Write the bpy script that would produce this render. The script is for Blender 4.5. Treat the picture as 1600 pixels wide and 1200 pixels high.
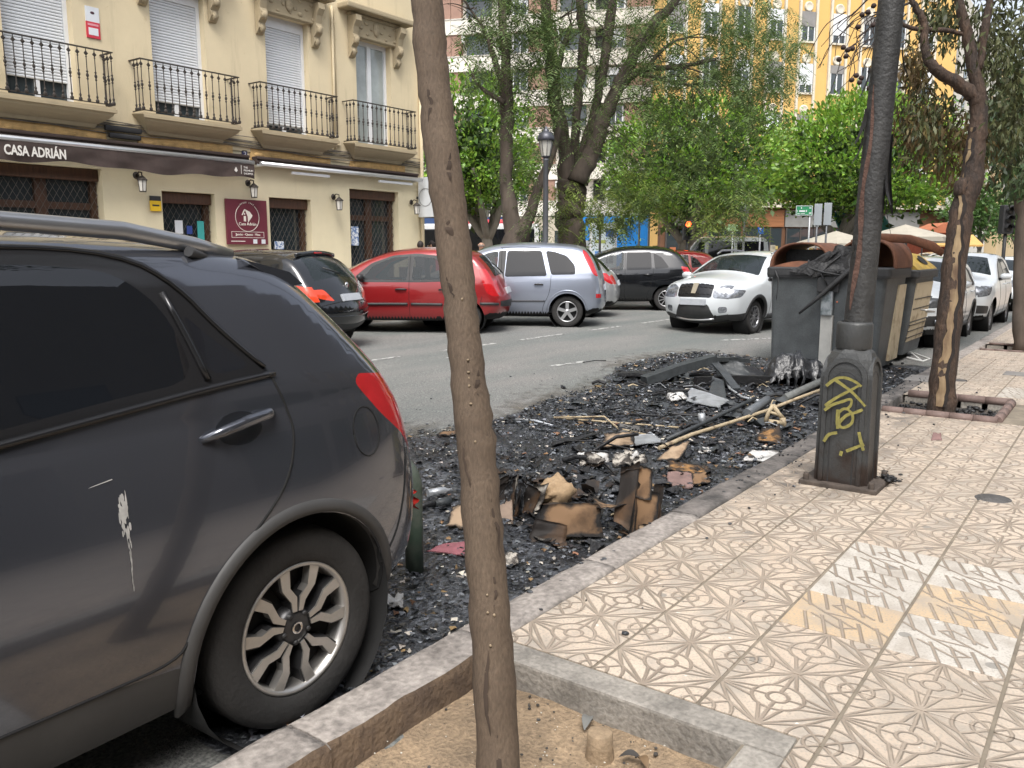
import bpy, bmesh, math, random
import numpy as np
from mathutils import Vector, Matrix
from mathutils.geometry import delaunay_2d_cdt
random.seed(7); rng = np.random.default_rng(7)
for o in list(bpy.data.objects): bpy.data.objects.remove(o)
scene = bpy.context.scene
PI = math.pi; R_ = math.radians
# ---------------------------------------------------------------- camera
# street axis = +X (away to the right), +Y = across the street, z = 0 at the near pavement
CAM_H, FPX, YAW = 1.55, 1305.0, R_(36.4)
PITCH = math.atan(205/FPX)
cd = bpy.data.cameras.new('camera'); cam = bpy.data.objects.new('camera', cd)
scene.collection.objects.link(cam); scene.camera = cam
cd.sensor_width = 36; cd.lens = FPX/1600*36; cd.clip_start = .05; cd.clip_end = 2000
cam.location = (0, 0, CAM_H); cam.rotation_euler = (PI/2-PITCH, 0, YAW-PI/2)
# ---------------------------------------------------------------- sky, sun, exposure
SUN_AZ = math.atan2(-.5, -.72); SUN_EL = R_(58)          # direction towards the sun
w = bpy.data.worlds.new('World'); scene.world = w; w.use_nodes = True
nt = w.node_tree; bg = nt.nodes['Background']
sky = nt.nodes.new('ShaderNodeTexSky'); sky.sky_type = 'NISHITA'; sky.sun_disc = False
sky.sun_elevation = SUN_EL; sky.sun_rotation = PI/2-SUN_AZ; sky.dust_density = 4.0; sky.air_density = 1.0; sky.ozone_density = 1.0
hs = nt.nodes.new('ShaderNodeHueSaturation'); hs.inputs['Saturation'].default_value = .38; hs.inputs['Value'].default_value = 1.0
nt.links.new(sky.outputs[0], hs.inputs['Color']); nt.links.new(hs.outputs[0], bg.inputs[0]); bg.inputs[1].default_value = .15
sd = bpy.data.lights.new('sun', 'SUN'); sd.energy = 1.5; sd.angle = R_(28); sd.color = (1, .975, .94)
so = bpy.data.objects.new('sun', sd); scene.collection.objects.link(so)
so.rotation_euler = (PI/2-SUN_EL, 0, SUN_AZ+PI/2); so.location = (-20, -5, 30)
vs = scene.view_settings; vs.view_transform = 'Standard'; vs.look = 'None'; vs.gamma = 1; vs.exposure = .98
scene.cycles.max_bounces = 6; scene.cycles.transparent_max_bounces = 12
scene.cycles.use_denoising = True
# ---------------------------------------------------------------- helpers: camera rays
Fh = np.array([math.cos(YAW), math.sin(YAW), 0]); Rt = np.array([math.sin(YAW), -math.cos(YAW), 0]); U0 = np.array([0, 0, 1.])
Fw = Fh*math.cos(PITCH)-U0*math.sin(PITCH); Up = Fh*math.sin(PITCH)+U0*math.cos(PITCH); CP = np.array([0, 0, CAM_H])
def ray(u, v): return Fw+Rt*(u-800)/FPX-Up*(v-600)/FPX
def dep(u, v, D): return CP+ray(u, v)*D                       # point of the place seen at that pixel, D metres away
def on_z(u, v, z=0.): d = ray(u, v); return CP+d*((z-CAM_H)/d[2])
def on_y(u, v, y): d = ray(u, v); return CP+d*(y/d[1])
def proj(p):
    d = np.asarray(p, float)-CP; z = d@Fw
    return 800+FPX*(d@Rt)/z, 600-FPX*(d@Up)/z, z
def road_z(y): return np.interp(y, [-50, 2.1, 3.6, 5.6, 7.2, 9, 12.6], [-.12, -.12, -.1, .02, .07, .09, .1])
# ---------------------------------------------------------------- helpers: materials
MATS = {}
def M(name, col, rough=.6, metal=0., var=.12, vs=3., bump=0., bs=40., spec=.5, coat=0., col2=None, mix=.5, alpha=1., emit=None, es=1., trans=0., world=False, stretch=None, sss=0., island=0., fine=0., width=.12):
    if name in MATS: return MATS[name]
    m = bpy.data.materials.new(name); MATS[name] = m; m.use_nodes = True
    t = m.node_tree; n = t.nodes; b = n['Principled BSDF']; L = t.links.new
    b.inputs['Roughness'].default_value = rough; b.inputs['Metallic'].default_value = metal
    b.inputs['Specular IOR Level'].default_value = spec
    if coat: b.inputs['Coat Weight'].default_value = coat; b.inputs['Coat Roughness'].default_value = .04
    if alpha < 1: b.inputs['Alpha'].default_value = alpha
    if trans: b.inputs['Transmission Weight'].default_value = trans
    if emit: b.inputs['Emission Color'].default_value = (*emit, 1); b.inputs['Emission Strength'].default_value = es
    c = (*col, 1)
    src = None
    if world: src = n.new('ShaderNodeNewGeometry').outputs['Position']
    else: src = n.new('ShaderNodeTexCoord').outputs['Object']
    if stretch:
        mp = n.new('ShaderNodeMapping'); mp.inputs['Scale'].default_value = stretch; L(src, mp.inputs[0]); src = mp.outputs[0]
    cout = None
    if var or col2:
        nz = n.new('ShaderNodeTexNoise'); nz.inputs['Scale'].default_value = vs; nz.inputs['Detail'].default_value = 6; nz.inputs['Roughness'].default_value = .62
        L(src, nz.inputs['Vector'])
        cr = n.new('ShaderNodeValToRGB'); e = cr.color_ramp.elements
        if col2:
            e[0].position = mix-width; e[1].position = mix+width; e[0].color = c; e[1].color = (*col2, 1)
        else:
            e[0].position = .3; e[1].position = .7
            e[0].color = (*[x*(1-var) for x in col], 1); e[1].color = (*[min(1, x*(1+var)) for x in col], 1)
        L(nz.outputs[0], cr.inputs[0]); cout = cr.outputs[0]
    if fine:
        nz3 = n.new('ShaderNodeTexNoise'); nz3.inputs['Scale'].default_value = bs; nz3.inputs['Detail'].default_value = 3; L(src, nz3.inputs['Vector'])
        mr = n.new('ShaderNodeMapRange'); mr.inputs[1].default_value = .3; mr.inputs[2].default_value = .7; mr.inputs[3].default_value = 1-fine; mr.inputs[4].default_value = 1+fine
        L(nz3.outputs[0], mr.inputs[0])
        vm = n.new('ShaderNodeVectorMath'); vm.operation = 'SCALE'; L(mr.outputs[0], vm.inputs['Scale'])
        if cout: L(cout, vm.inputs[0])
        else: vm.inputs[0].default_value = col
        cout = vm.outputs[0]
    if island:
        g = n.new('ShaderNodeNewGeometry'); h = n.new('ShaderNodeHueSaturation')
        mr = n.new('ShaderNodeMapRange'); mr.inputs[3].default_value = 1-island; mr.inputs[4].default_value = 1+island
        L(g.outputs['Random Per Island'], mr.inputs[0]); L(mr.outputs[0], h.inputs['Value'])
        mr2 = n.new('ShaderNodeMapRange'); mr2.inputs[3].default_value = .5+.045*island; mr2.inputs[4].default_value = .5-.045*island
        wn = n.new('ShaderNodeTexWhiteNoise'); wn.noise_dimensions = '1D'; L(g.outputs['Random Per Island'], wn.inputs['W']); L(wn.outputs[0], mr2.inputs[0]); L(mr2.outputs[0], h.inputs['Hue'])
        if cout: L(cout, h.inputs['Color'])
        else: h.inputs['Color'].default_value = c
        cout = h.outputs[0]
    if cout: L(cout, b.inputs['Base Color'])
    else: b.inputs['Base Color'].default_value = c
    if sss:   # leaf: let some light through
        tr = n.new('ShaderNodeBsdfTranslucent'); mx = n.new('ShaderNodeMixShader'); mx.inputs[0].default_value = sss
        if cout: L(cout, tr.inputs[0])
        else: tr.inputs[0].default_value = c
        L(b.outputs[0], mx.inputs[1]); L(tr.outputs[0], mx.inputs[2]); L(mx.outputs[0], n['Material Output'].inputs[0])
    if bump:
        nb = n.new('ShaderNodeTexNoise'); nb.inputs['Scale'].default_value = bs; nb.inputs['Detail'].default_value = 5
        L(src, nb.inputs['Vector'])
        bp = n.new('ShaderNodeBump'); bp.inputs['Strength'].default_value = min(1, bump); bp.inputs['Distance'].default_value = .01*max(1, bump)
        L(nb.outputs[0], bp.inputs['Height']); L(bp.outputs[0], b.inputs['Normal'])
    return m
# ---------------------------------------------------------------- helpers: objects
COL = scene.collection
def tag(o, label=None, cat=None, group=None, kind=None):
    if label: o['label'] = label
    if cat: o['category'] = cat
    if group: o['group'] = group
    if kind: o['kind'] = kind
    return o
def thing(name, label, cat, loc=(0, 0, 0), rz=0., group=None):
    o = bpy.data.objects.new(name, None); COL.objects.link(o); o.location = [float(a) for a in loc]; o.rotation_euler = (0, 0, rz); o.empty_display_size = .2
    return tag(o, label, cat, group)
def copy_tree(o, parent=None):
    c = o.copy(); COL.objects.link(c); c.parent = parent
    for ch in list(o.children): copy_tree(ch, c)
    return c
def np_mesh(name, V, F, mat, parent=None, smooth=False, normals=None):
    V = np.asarray(V, np.float32).reshape(-1, 3); F = np.asarray(F, np.int32); k = F.shape[1]
    me = bpy.data.meshes.new(name); me.vertices.add(len(V)); me.vertices.foreach_set('co', V.ravel())
    me.loops.add(F.size); me.loops.foreach_set('vertex_index', F.ravel())
    me.polygons.add(len(F)); me.polygons.foreach_set('loop_start', np.arange(0, F.size, k, dtype=np.int32))
    if smooth: me.polygons.foreach_set('use_smooth', np.ones(len(F), bool))
    me.update(calc_edges=True); me.validate()
    if normals is not None: me.normals_split_custom_set_from_vertices([tuple(a) for a in normals])
    return link(name, me, mat, parent)
def link(name, me, mat, parent=None):
    o = bpy.data.objects.new(name, me); COL.objects.link(o)
    if mat: me.materials.append(mat)
    o.parent = parent
    return o
class MB:
    def __init__(s): s.v = []; s.f = []; s.sm = []
    def add(s, V, F, smooth=False):
        k = len(s.v); s.v += [tuple(map(float, p)) for p in V]; s.f += [tuple(i+k for i in f) for f in F]; s.sm += [smooth]*len(F); return s
    def box(s, lo, hi, T=None):
        (a, b, c), (d, e, f) = lo, hi
        V = [(a,b,c),(d,b,c),(d,e,c),(a,e,c),(a,b,f),(d,b,f),(d,e,f),(a,e,f)]
        if T is not None: V = [T @ Vector(p) for p in V]
        return s.add(V, [(3,2,1,0),(4,5,6,7),(0,1,5,4),(1,2,6,5),(2,3,7,6),(3,0,4,7)])
    def bbox(s, lo, hi, b=.01, T=None):        # box with chamfered edges
        (x0,y0,z0), (x1,y1,z1) = lo, hi
        bm = bmesh.new(); bmesh.ops.create_cube(bm, size=1)
        for v in bm.verts: v.co = Vector(((x0+x1)/2+v.co.x*(x1-x0), (y0+y1)/2+v.co.y*(y1-y0), (z0+z1)/2+v.co.z*(z1-z0)))
        bmesh.ops.bevel(bm, geom=bm.edges[:], offset=b, segments=2, affect='EDGES', profile=.6)
        bm.verts.index_update(); V = [T @ v.co if T is not None else v.co for v in bm.verts]; F = [[v.index for v in f.verts] for f in bm.faces]
        bm.free(); return s.add(V, F)
    def tube(s, P, r, n=8, cap=True, squash=None):
        P = [np.array(p, float) for p in P]; m = len(P); rr = r if hasattr(r, '__len__') else [r]*m
        V = []; up = np.array([0, 0, 1.]); prev = None
        for i in range(m):
            t = P[min(i+1, m-1)]-P[max(i-1, 0)]; t = t/(np.linalg.norm(t)+1e-9)
            a = prev if prev is not None else (np.array([1., 0, 0]) if abs(t[2]) > .9 else up)
            a = a-t*(a@t); a /= np.linalg.norm(a)+1e-9; b = np.cross(t, a); prev = a
            for k in range(n):
                q = 2*PI*k/n; V.append(P[i]+rr[i]*(math.cos(q)*a+math.sin(q)*b*(squash or 1)))
        F = [(i*n+k, i*n+(k+1) % n, (i+1)*n+(k+1) % n, (i+1)*n+k) for i in range(m-1) for k in range(n)]
        s.add(V, F, True)
        if cap: s.add(V[:n], [tuple(range(n))[::-1]]); s.add(V[-n:], [tuple(range(n))])
        return s
    def lathe(s, prof, c=(0, 0, 0), axis='z', n=24, smooth=True, a0=0., a1=2*PI):
        full = abs(a1-a0-2*PI) < 1e-6; nn = n if full else n+1; V = []
        for (r, h) in prof:
            for k in range(nn):
                q = a0+(a1-a0)*k/n; x, y = r*math.cos(q), r*math.sin(q)
                V.append((c[0]+x, c[1]+y, c[2]+h) if axis == 'z' else ((c[0]+x, c[1]+h, c[2]+y) if axis == 'y' else (c[0]+h, c[1]+x, c[2]+y)))
        F = []
        for i in range(len(prof)-1):
            for k in range(n):
                k2 = (k+1) % nn; f = (i*nn+k, i*nn+k2, (i+1)*nn+k2, (i+1)*nn+k); F.append(f if axis != 'y' else f[::-1])
        return s.add(V, F, smooth)
    def prism(s, poly, a, b, plane='xz', T=None):   # polygon extruded along the third axis from a to b
        def P(u, v, w): return {'xz': (u, w, v), 'xy': (u, v, w), 'yz': (w, u, v)}[plane]
        V = [P(u, v, a) for u, v in poly]+[P(u, v, b) for u, v in poly]; n = len(poly)
        if T is not None: V = [T @ Vector(p) for p in V]
        return s.add(V, [tuple(range(n)), tuple(range(2*n-1, n-1, -1))]+[(i, i+n, (i+1) % n+n, (i+1) % n) for i in range(n)])
    def ell(s, c, r, n=12, m=8, fn=None):
        V = []; F = []
        for i in range(m+1):
            th = PI*i/m
            for k in range(n):
                q = 2*PI*k/n; d = np.array([math.sin(th)*math.cos(q), math.sin(th)*math.sin(q), math.cos(th)])
                V.append(np.array(c)+d*np.array(r)*(fn(d) if fn else 1))
        for i in range(m):
            for k in range(n): F.append((i*n+k, (i+1)*n+k, (i+1)*n+(k+1) % n, i*n+(k+1) % n))
        return s.add(V, F, True)
    def obj(s, name, mat, parent=None, fix=True):
        me = bpy.data.meshes.new(name); me.from_pydata(s.v, [], s.f); me.polygons.foreach_set('use_smooth', s.sm)
        if fix:
            bm = bmesh.new(); bm.from_mesh(me); bmesh.ops.remove_doubles(bm, verts=bm.verts[:], dist=1e-5)
            bmesh.ops.recalc_face_normals(bm, faces=bm.faces[:]); bm.to_mesh(me); bm.free()
        me.update()
        return link(name, me, mat, parent)
def text(name, body, mat, loc, rot, size, parent=None, ext=.004, align='CENTER', sx=1., spacing=1., bold=0.):
    c = bpy.data.curves.new(name, 'FONT'); c.body = body; c.size = size; c.extrude = ext; c.align_x = align; c.align_y = 'CENTER'; c.resolution_u = 3; c.offset = bold; c.space_character = spacing
    t0 = bpy.data.objects.new(name, c); COL.objects.link(t0); bpy.context.view_layer.update()
    me = bpy.data.meshes.new_from_object(t0.evaluated_get(bpy.context.evaluated_depsgraph_get())); bpy.data.objects.remove(t0); bpy.data.curves.remove(c); me.name = name
    o = bpy.data.objects.new(name, me); COL.objects.link(o); me.materials.clear(); me.materials.append(mat); o.location = [float(a) for a in loc]; o.rotation_euler = rot; o.scale = (sx, 1, 1); o.parent = parent
    return o
def hnoise(x, y, seed=0, octv=4):      # cheap value noise, vectorised
    x = np.asarray(x, float); y = np.asarray(y, float); out = np.zeros(np.broadcast(x, y).shape); amp = 1.; fr = 1.; tot = 0
    for o in range(octv):
        X = x*fr+17.3*o+seed*3.7; Y = y*fr+9.1*o+seed*1.3; xi = np.floor(X); yi = np.floor(Y); fx = X-xi; fy = Y-yi
        fx = fx*fx*(3-2*fx); fy = fy*fy*(3-2*fy)
        def h(a, b): q = np.sin(a*127.1+b*311.7+seed*74.7)*43758.5453; return q-np.floor(q)
        v = (h(xi, yi)*(1-fx)+h(xi+1, yi)*fx)*(1-fy)+(h(xi, yi+1)*(1-fx)+h(xi+1, yi+1)*fx)*fy
        out += amp*v; tot += amp; amp *= .5; fr *= 2
    return out/tot
def inpoly(P, poly):
    P = np.asarray(P, float); poly = np.asarray(poly, float); x, y = P[:, 0], P[:, 1]; c = np.zeros(len(P), bool)
    a = poly; b = np.roll(poly, -1, 0)
    for (x1, y1), (x2, y2) in zip(a, b):
        if y1 == y2: continue
        k = ((y1 > y) != (y2 > y)) & (x < (x2-x1)*(y-y1)/(y2-y1)+x1); c ^= k
    return c
# ================================================================ SETTING
def asphalt():
    m = bpy.data.materials.new('asphalt'); m.use_nodes = True; t = m.node_tree; n = t.nodes; L = t.links.new; b = n['Principled BSDF']
    g = n.new('ShaderNodeNewGeometry')
    def nz(sc, det=5, str_=None):
        q = n.new('ShaderNodeTexNoise'); q.inputs['Scale'].default_value = sc; q.inputs['Detail'].default_value = det
        if str_:
            mp = n.new('ShaderNodeMapping'); mp.inputs['Scale'].default_value = str_; L(g.outputs['Position'], mp.inputs[0]); L(mp.outputs[0], q.inputs['Vector'])
        else: L(g.outputs['Position'], q.inputs['Vector'])
        return q.outputs[0]
    r1 = n.new('ShaderNodeValToRGB'); e = r1.color_ramp.elements; e[0].position = .3; e[1].position = .72; e[0].color = (.115, .132, .128, 1); e[1].color = (.19, .186, .18, 1)
    L(nz(.9, 6, (.35, 1.2, 1)), r1.inputs[0])
    r2 = n.new('ShaderNodeValToRGB'); e = r2.color_ramp.elements; e[0].position = .35; e[1].position = .7; e[0].color = (.55, .55, .55, 1); e[1].color = (1.6, 1.55, 1.5, 1)
    L(nz(70, 3), r2.inputs[0])
    mu = n.new('ShaderNodeMix'); mu.data_type = 'RGBA'; mu.blend_type = 'MULTIPLY'; mu.inputs[0].default_value = 1; L(r1.outputs[0], mu.inputs[6]); L(r2.outputs[0], mu.inputs[7])
    # pale grit spots
    r3 = n.new('ShaderNodeValToRGB'); e = r3.color_ramp.elements; e[0].position = .66; e[1].position = .72
    L(nz(16, 4), r3.inputs[0]); fm = n.new('ShaderNodeMath'); fm.operation = 'MULTIPLY'; fm.inputs[1].default_value = .45; L(r3.outputs[0], fm.inputs[0])
    m2 = n.new('ShaderNodeMix'); m2.data_type = 'RGBA'; L(fm.outputs[0], m2.inputs[0]); L(mu.outputs[2], m2.inputs[6]); m2.inputs[7].default_value = (.33, .32, .305, 1)
    L(m2.outputs[2], b.inputs['Base Color']); b.inputs['Roughness'].default_value = .82
    bp = n.new('ShaderNodeBump'); bp.inputs['Strength'].default_value = .5; bp.inputs['Distance'].default_value = .008; L(nz(140, 3), bp.inputs['Height']); L(bp.outputs[0], b.inputs['Normal'])
    return m
ASPH = asphalt()
# the road: one cambered sheet that reaches the horizon
xs = np.concatenate([np.linspace(-60, -6, 8), np.linspace(-5, 40, 46), np.linspace(45, 200, 12), [400, 900]])
ys = np.concatenate([[-900, -200, -40, 0], np.linspace(1.6, 13, 39), [20, 40, 90, 200, 900]])
X, Y = np.meshgrid(xs, ys); Z = road_z(Y)
V = np.stack([X, Y, Z], -1).reshape(-1, 3); nx = len(xs)
F = [(j*nx+i, j*nx+i+1, (j+1)*nx+i+1, (j+1)*nx+i) for j in range(len(ys)-1) for i in range(nx-1)]
V[:, 2] -= np.where(V[:, 1] < 1.7, .2, 0)
road = np_mesh('road', V, F, ASPH, smooth=True); tag(road, 'grey asphalt road with a crown between the two rows of parked cars', 'road', kind='structure')
# worn painted dashes along the angled parking bays
wornp = M('worn_paint', (.46, .46, .44), .7, var=0, col2=(.1, .098, .095), mix=.5, vs=14, width=.06)
for (x0, x1) in ((7.9, 8.6), (9.5, 10.8), (11.5, 12.85), (13.7, 14.9), (15.8, 17.1), (18.2, 19.6), (21, 22.3)):
    y = 8.33-.012*(x0-8); mb = MB()
    n = 8
    for i in range(n):
        a, b = x0+(x1-x0)*i/n, x0+(x1-x0)*(i+1)/n; ww = .05
        mb.add([(a, y-ww, road_z(y-ww)+.004), (b, y-ww, road_z(y-ww)+.004), (b, y+ww, road_z(y+ww)+.004), (a, y+ww, road_z(y+ww)+.004)], [(0, 1, 2, 3)])
    o = mb.obj('lane_marking', wornp, road, fix=False)
for (x0, y0, x1, y1) in ((8.2, 7.0, 8.7, 6.95), (9.3, 6.2, 10, 6.1), (8.9, 7.7, 9.4, 7.65), (14.0, 5.75, 15.2, 5.2)):
    d = np.array([x1-x0, y1-y0]); d = d/np.linalg.norm(d); p = np.array([-d[1], d[0]])*.045
    q = [np.array([x0, y0])-p, np.array([x1, y1])-p, np.array([x1, y1])+p, np.array([x0, y0])+p]
    MB().add([(a[0], a[1], road_z(a[1])+.004) for a in q], [(0, 1, 2, 3)]).obj('lane_marking', wornp, road, fix=False)
# ---------------------------------------------------------------- pavement with relief tiles
TX0, TPX, TY0, TPY = 2.56, .411, .235, .425
def tile_mat(kind):
    m = bpy.data.materials.new('tile_'+kind); m.use_nodes = True; t = m.node_tree; n = t.nodes; L = t.links.new; b = n['Principled BSDF']
    pos = n.new('ShaderNodeNewGeometry').outputs['Position']
    sp = n.new('ShaderNodeSeparateXYZ'); L(pos, sp.inputs[0])
    def mt(op, a, b_=None, c=None):
        q = n.new('ShaderNodeMath'); q.operation = op
        for i, v in enumerate((a, b_, c)):
            if v is None: continue
            if isinstance(v, (int, float)): q.inputs[i].default_value = v
            else: L(v, q.inputs[i])
        return q.outputs[0]
    # slight hand-made wobble so the grooves are not ruler straight
    wn = n.new('ShaderNodeTexNoise'); wn.inputs['Scale'].default_value = 9; L(pos, wn.inputs['Vector'])
    wob = mt('MULTIPLY', mt('SUBTRACT', wn.outputs[0], .5), .035)
    fx = mt('DIVIDE', mt('SUBTRACT', sp.outputs[0], TX0), TPX); fy = mt('DIVIDE', mt('SUBTRACT', sp.outputs[1], TY0), TPY)
    cx, cy = mt('FLOOR', fx), mt('FLOOR', fy)
    u = mt('ADD', mt('MULTIPLY_ADD', mt('SUBTRACT', fx, cx), 2., -1.), wob); v = mt('ADD', mt('MULTIPLY_ADD', mt('SUBTRACT', fy, cy), 2., -1.), wob)
    au, av = mt('ABSOLUTE', u), mt('ABSOLUTE', v)
    p, q = mt('MAXIMUM', au, av), mt('MINIMUM', au, av)          # folded to one eighth of the tile
    def ln(a, b_): return mt('SQRT', mt('ADD', mt('MULTIPLY', a, a), mt('MULTIPLY', b_, b_)))
    ds = []
    def seg(x0, y0, x1, y1, A=p, B=q):
        dx, dy = x1-x0, y1-y0; ll = dx*dx+dy*dy
        h = mt('MULTIPLY_ADD', mt('SUBTRACT', A, x0), dx/ll, mt('MULTIPLY', mt('SUBTRACT', B, y0), dy/ll))
        h = mt('MINIMUM', mt('MAXIMUM', h, 0.), 1.)
        return ln(mt('SUBTRACT', A, mt('MULTIPLY_ADD', h, dx, x0)), mt('SUBTRACT', B, mt('MULTIPLY_ADD', h, dy, y0)))
    if kind == 'cream':
        dc = ln(mt('SUBTRACT', p, 1.), mt('SUBTRACT', q, 1.)); d0 = ln(p, q)
        ds += [mt('ABSOLUTE', mt('SUBTRACT', dc, .27)), mt('ABSOLUTE', mt('SUBTRACT', dc, .55)), mt('ABSOLUTE', mt('SUBTRACT', d0, .17)), mt('ABSOLUTE', mt('SUBTRACT', d0, .42))]
        ds += [seg(1, 0, .42, 0), seg(1, 0, .36, .2), seg(1, 0, .62, .60), seg(1, 0, .46, .55), seg(1, 1, .62, .62), seg(.42, 0, .17, 0)]
        base = (.58, .495, .40); base2 = (.50, .40, .31)
    else:
        for k in (-.7, -.35, 0., .35, .7):
            ds.append(seg(-1, k-.28, -.2, k, u, v)); ds.append(seg(.2, k, 1, k+.28, u, v))
        ds += [seg(-.5, -1, 0, -.3, u, v), seg(0, -.3, 0, .35, u, v), seg(0, .35, .5, 1, u, v), seg(-.45, -.35, 0, .35, u, v), seg(.45, .3, 0, -.3, u, v), seg(-.62, -.1, -.2, .55, u, v), seg(.62, .1, .2, -.55, u, v), seg(-.62, -.1, -.45, -.35, u, v), seg(.62, .1, .45, .3, u, v)]
        base = {'white': (.55, .515, .46), 'ochre': (.55, .42, .275)}[kind]; base2 = {'white': (.46, .43, .385), 'ochre': (.49, .365, .235)}[kind]
    d = ds[0]
    for e in ds[1:]: d = mt('MINIMUM', d, e)
    mr = n.new('ShaderNodeMapRange'); mr.interpolation_type = 'SMOOTHSTEP'; mr.inputs[1].default_value = .012; mr.inputs[2].default_value = .046; L(d, mr.inputs[0]); groove = mr.outputs[0]
    # colour: per-tile tint, blotches, specks, dirt held in the grooves
    cv = n.new('ShaderNodeCombineXYZ'); L(cx, cv.inputs[0]); L(cy, cv.inputs[1])
    wt = n.new('ShaderNodeTexWhiteNoise'); L(cv.outputs[0], wt.inputs['Vector'])
    bl = n.new('ShaderNodeTexNoise'); bl.inputs['Scale'].default_value = 1.7; bl.inputs['Detail'].default_value = 7; bl.inputs['Roughness'].default_value = .7; L(pos, bl.inputs['Vector'])
    def mixc(f, a, b_):
        q = n.new('ShaderNodeMix'); q.data_type = 'RGBA'
        for i, v_ in ((0, f), (6, a), (7, b_)):
            if isinstance(v_, (int, float)): q.inputs[i].default_value = v_
            elif isinstance(v_, tuple): q.inputs[i].default_value = (*v_, 1)
            else: L(v_, q.inputs[i])
        return q.outputs[2]
    def mrange(x, a, b_, c=0., dd=1.):
        q = n.new('ShaderNodeMapRange'); q.inputs[1].default_value = a; q.inputs[2].default_value = b_; q.inputs[3].default_value = c; q.inputs[4].default_value = dd; L(x, q.inputs[0]); return q.outputs[0]
    col = mixc(mt('MULTIPLY_ADD', mrange(bl.outputs[0], .35, .65), .6, mt('MULTIPLY', wt.outputs[0], .6)), base, base2)
    gr = n.new('ShaderNodeTexNoise'); gr.inputs['Scale'].default_value = 95; gr.inputs['Detail'].default_value = 2; L(pos, gr.inputs['Vector'])
    col = mixc(mrange(gr.outputs[0], .52, .64, 0, .65), col, (.33, .295, .25))
    gs = n.new('ShaderNodeTexNoise'); gs.inputs['Scale'].default_value = 6; gs.inputs['Detail'].default_value = 8; L(pos, gs.inputs['Vector'])
    col = mixc(mrange(gs.outputs[0], .47, .64, 0, .75), col, (.34, .30, .255))
    st_ = n.new('ShaderNodeTexNoise'); st_.inputs['Scale'].default_value = .55; st_.inputs['Detail'].default_value = 9; st_.inputs['Roughness'].default_value = .72; L(pos, st_.inputs['Vector']); col = mixc(mrange(st_.outputs[0], .47, .60, 0, .5), col, (.33, .29, .24))
    ch = n.new('ShaderNodeTexNoise'); ch.inputs['Scale'].default_value = 23; ch.inputs['Detail'].default_value = 4; L(pos, ch.inputs['Vector']); col = mixc(mrange(ch.outputs[0], .69, .73, 0, .8), col, (.72, .69, .64)); col = mixc(mrange(ch.outputs[0], .31, .27, 0, .6), col, (.2, .17, .14))
    # soot blown over the paving beside the fire and the lamp
    def blob(px, py, r):
        a, b2 = mt('SUBTRACT', sp.outputs[0], px), mt('SUBTRACT', sp.outputs[1], py); return mrange(ln(a, b2), r, r*.35)
    so_ = mt('MAXIMUM', mt('MAXIMUM', blob(5.7, 2.0, .85), blob(7.2, 2.0, .95)), mt('MAXIMUM', blob(8.6, 2.0, 1.0), blob(9.4, 1.4, 1.0)))
    so_ = mt('MULTIPLY', so_, mrange(gs.outputs[0], .38, .6))
    col = mixc(mt('MULTIPLY', so_, .8), col, (.07, .065, .06))
    # chewing-gum spots
    vo = n.new('ShaderNodeTexVoronoi'); vo.inputs['Scale'].default_value = 3.3; L(pos, vo.inputs['Vector'])
    col = mixc(mrange(vo.outputs['Distance'], .10, .085, 0, .75), col, (.2, .19, .17))
    dirt = mixc(mrange(bl.outputs[0], .35, .65), (.235, .19, .148), (.36, .30, .24))
    col = mixc(groove, dirt, col)
    L(col, b.inputs['Base Color']); b.inputs['Roughness'].default_value = .62
    bp = n.new('ShaderNodeBump'); bp.inputs['Strength'].default_value = 1; bp.inputs['Distance'].default_value = .006
    hh = mt('ADD', groove, mt('MULTIPLY', gr.outputs[0], .25)); L(hh, bp.inputs['Height']); L(bp.outputs[0], b.inputs['Normal'])
    return m
TC, TW, TO = tile_mat('cream'), tile_mat('white'), tile_mat('ochre')
grout = M('grout', (.2, .17, .13), .9, var=.3, vs=8, world=True)
KY = 1.935
pits = [(1.05, 2.42, .87, KY), (8.8, 9.95, .92, KY), (15.35, 16.4, .92, KY), (22, 23.1, .92, KY)]
def in_pit(x0, x1, y0, y1): return any(x0 < b-.02 and x1 > a+.02 and y0 < d-.02 and y1 > c+.02 for a, b, c, d in pits)
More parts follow.
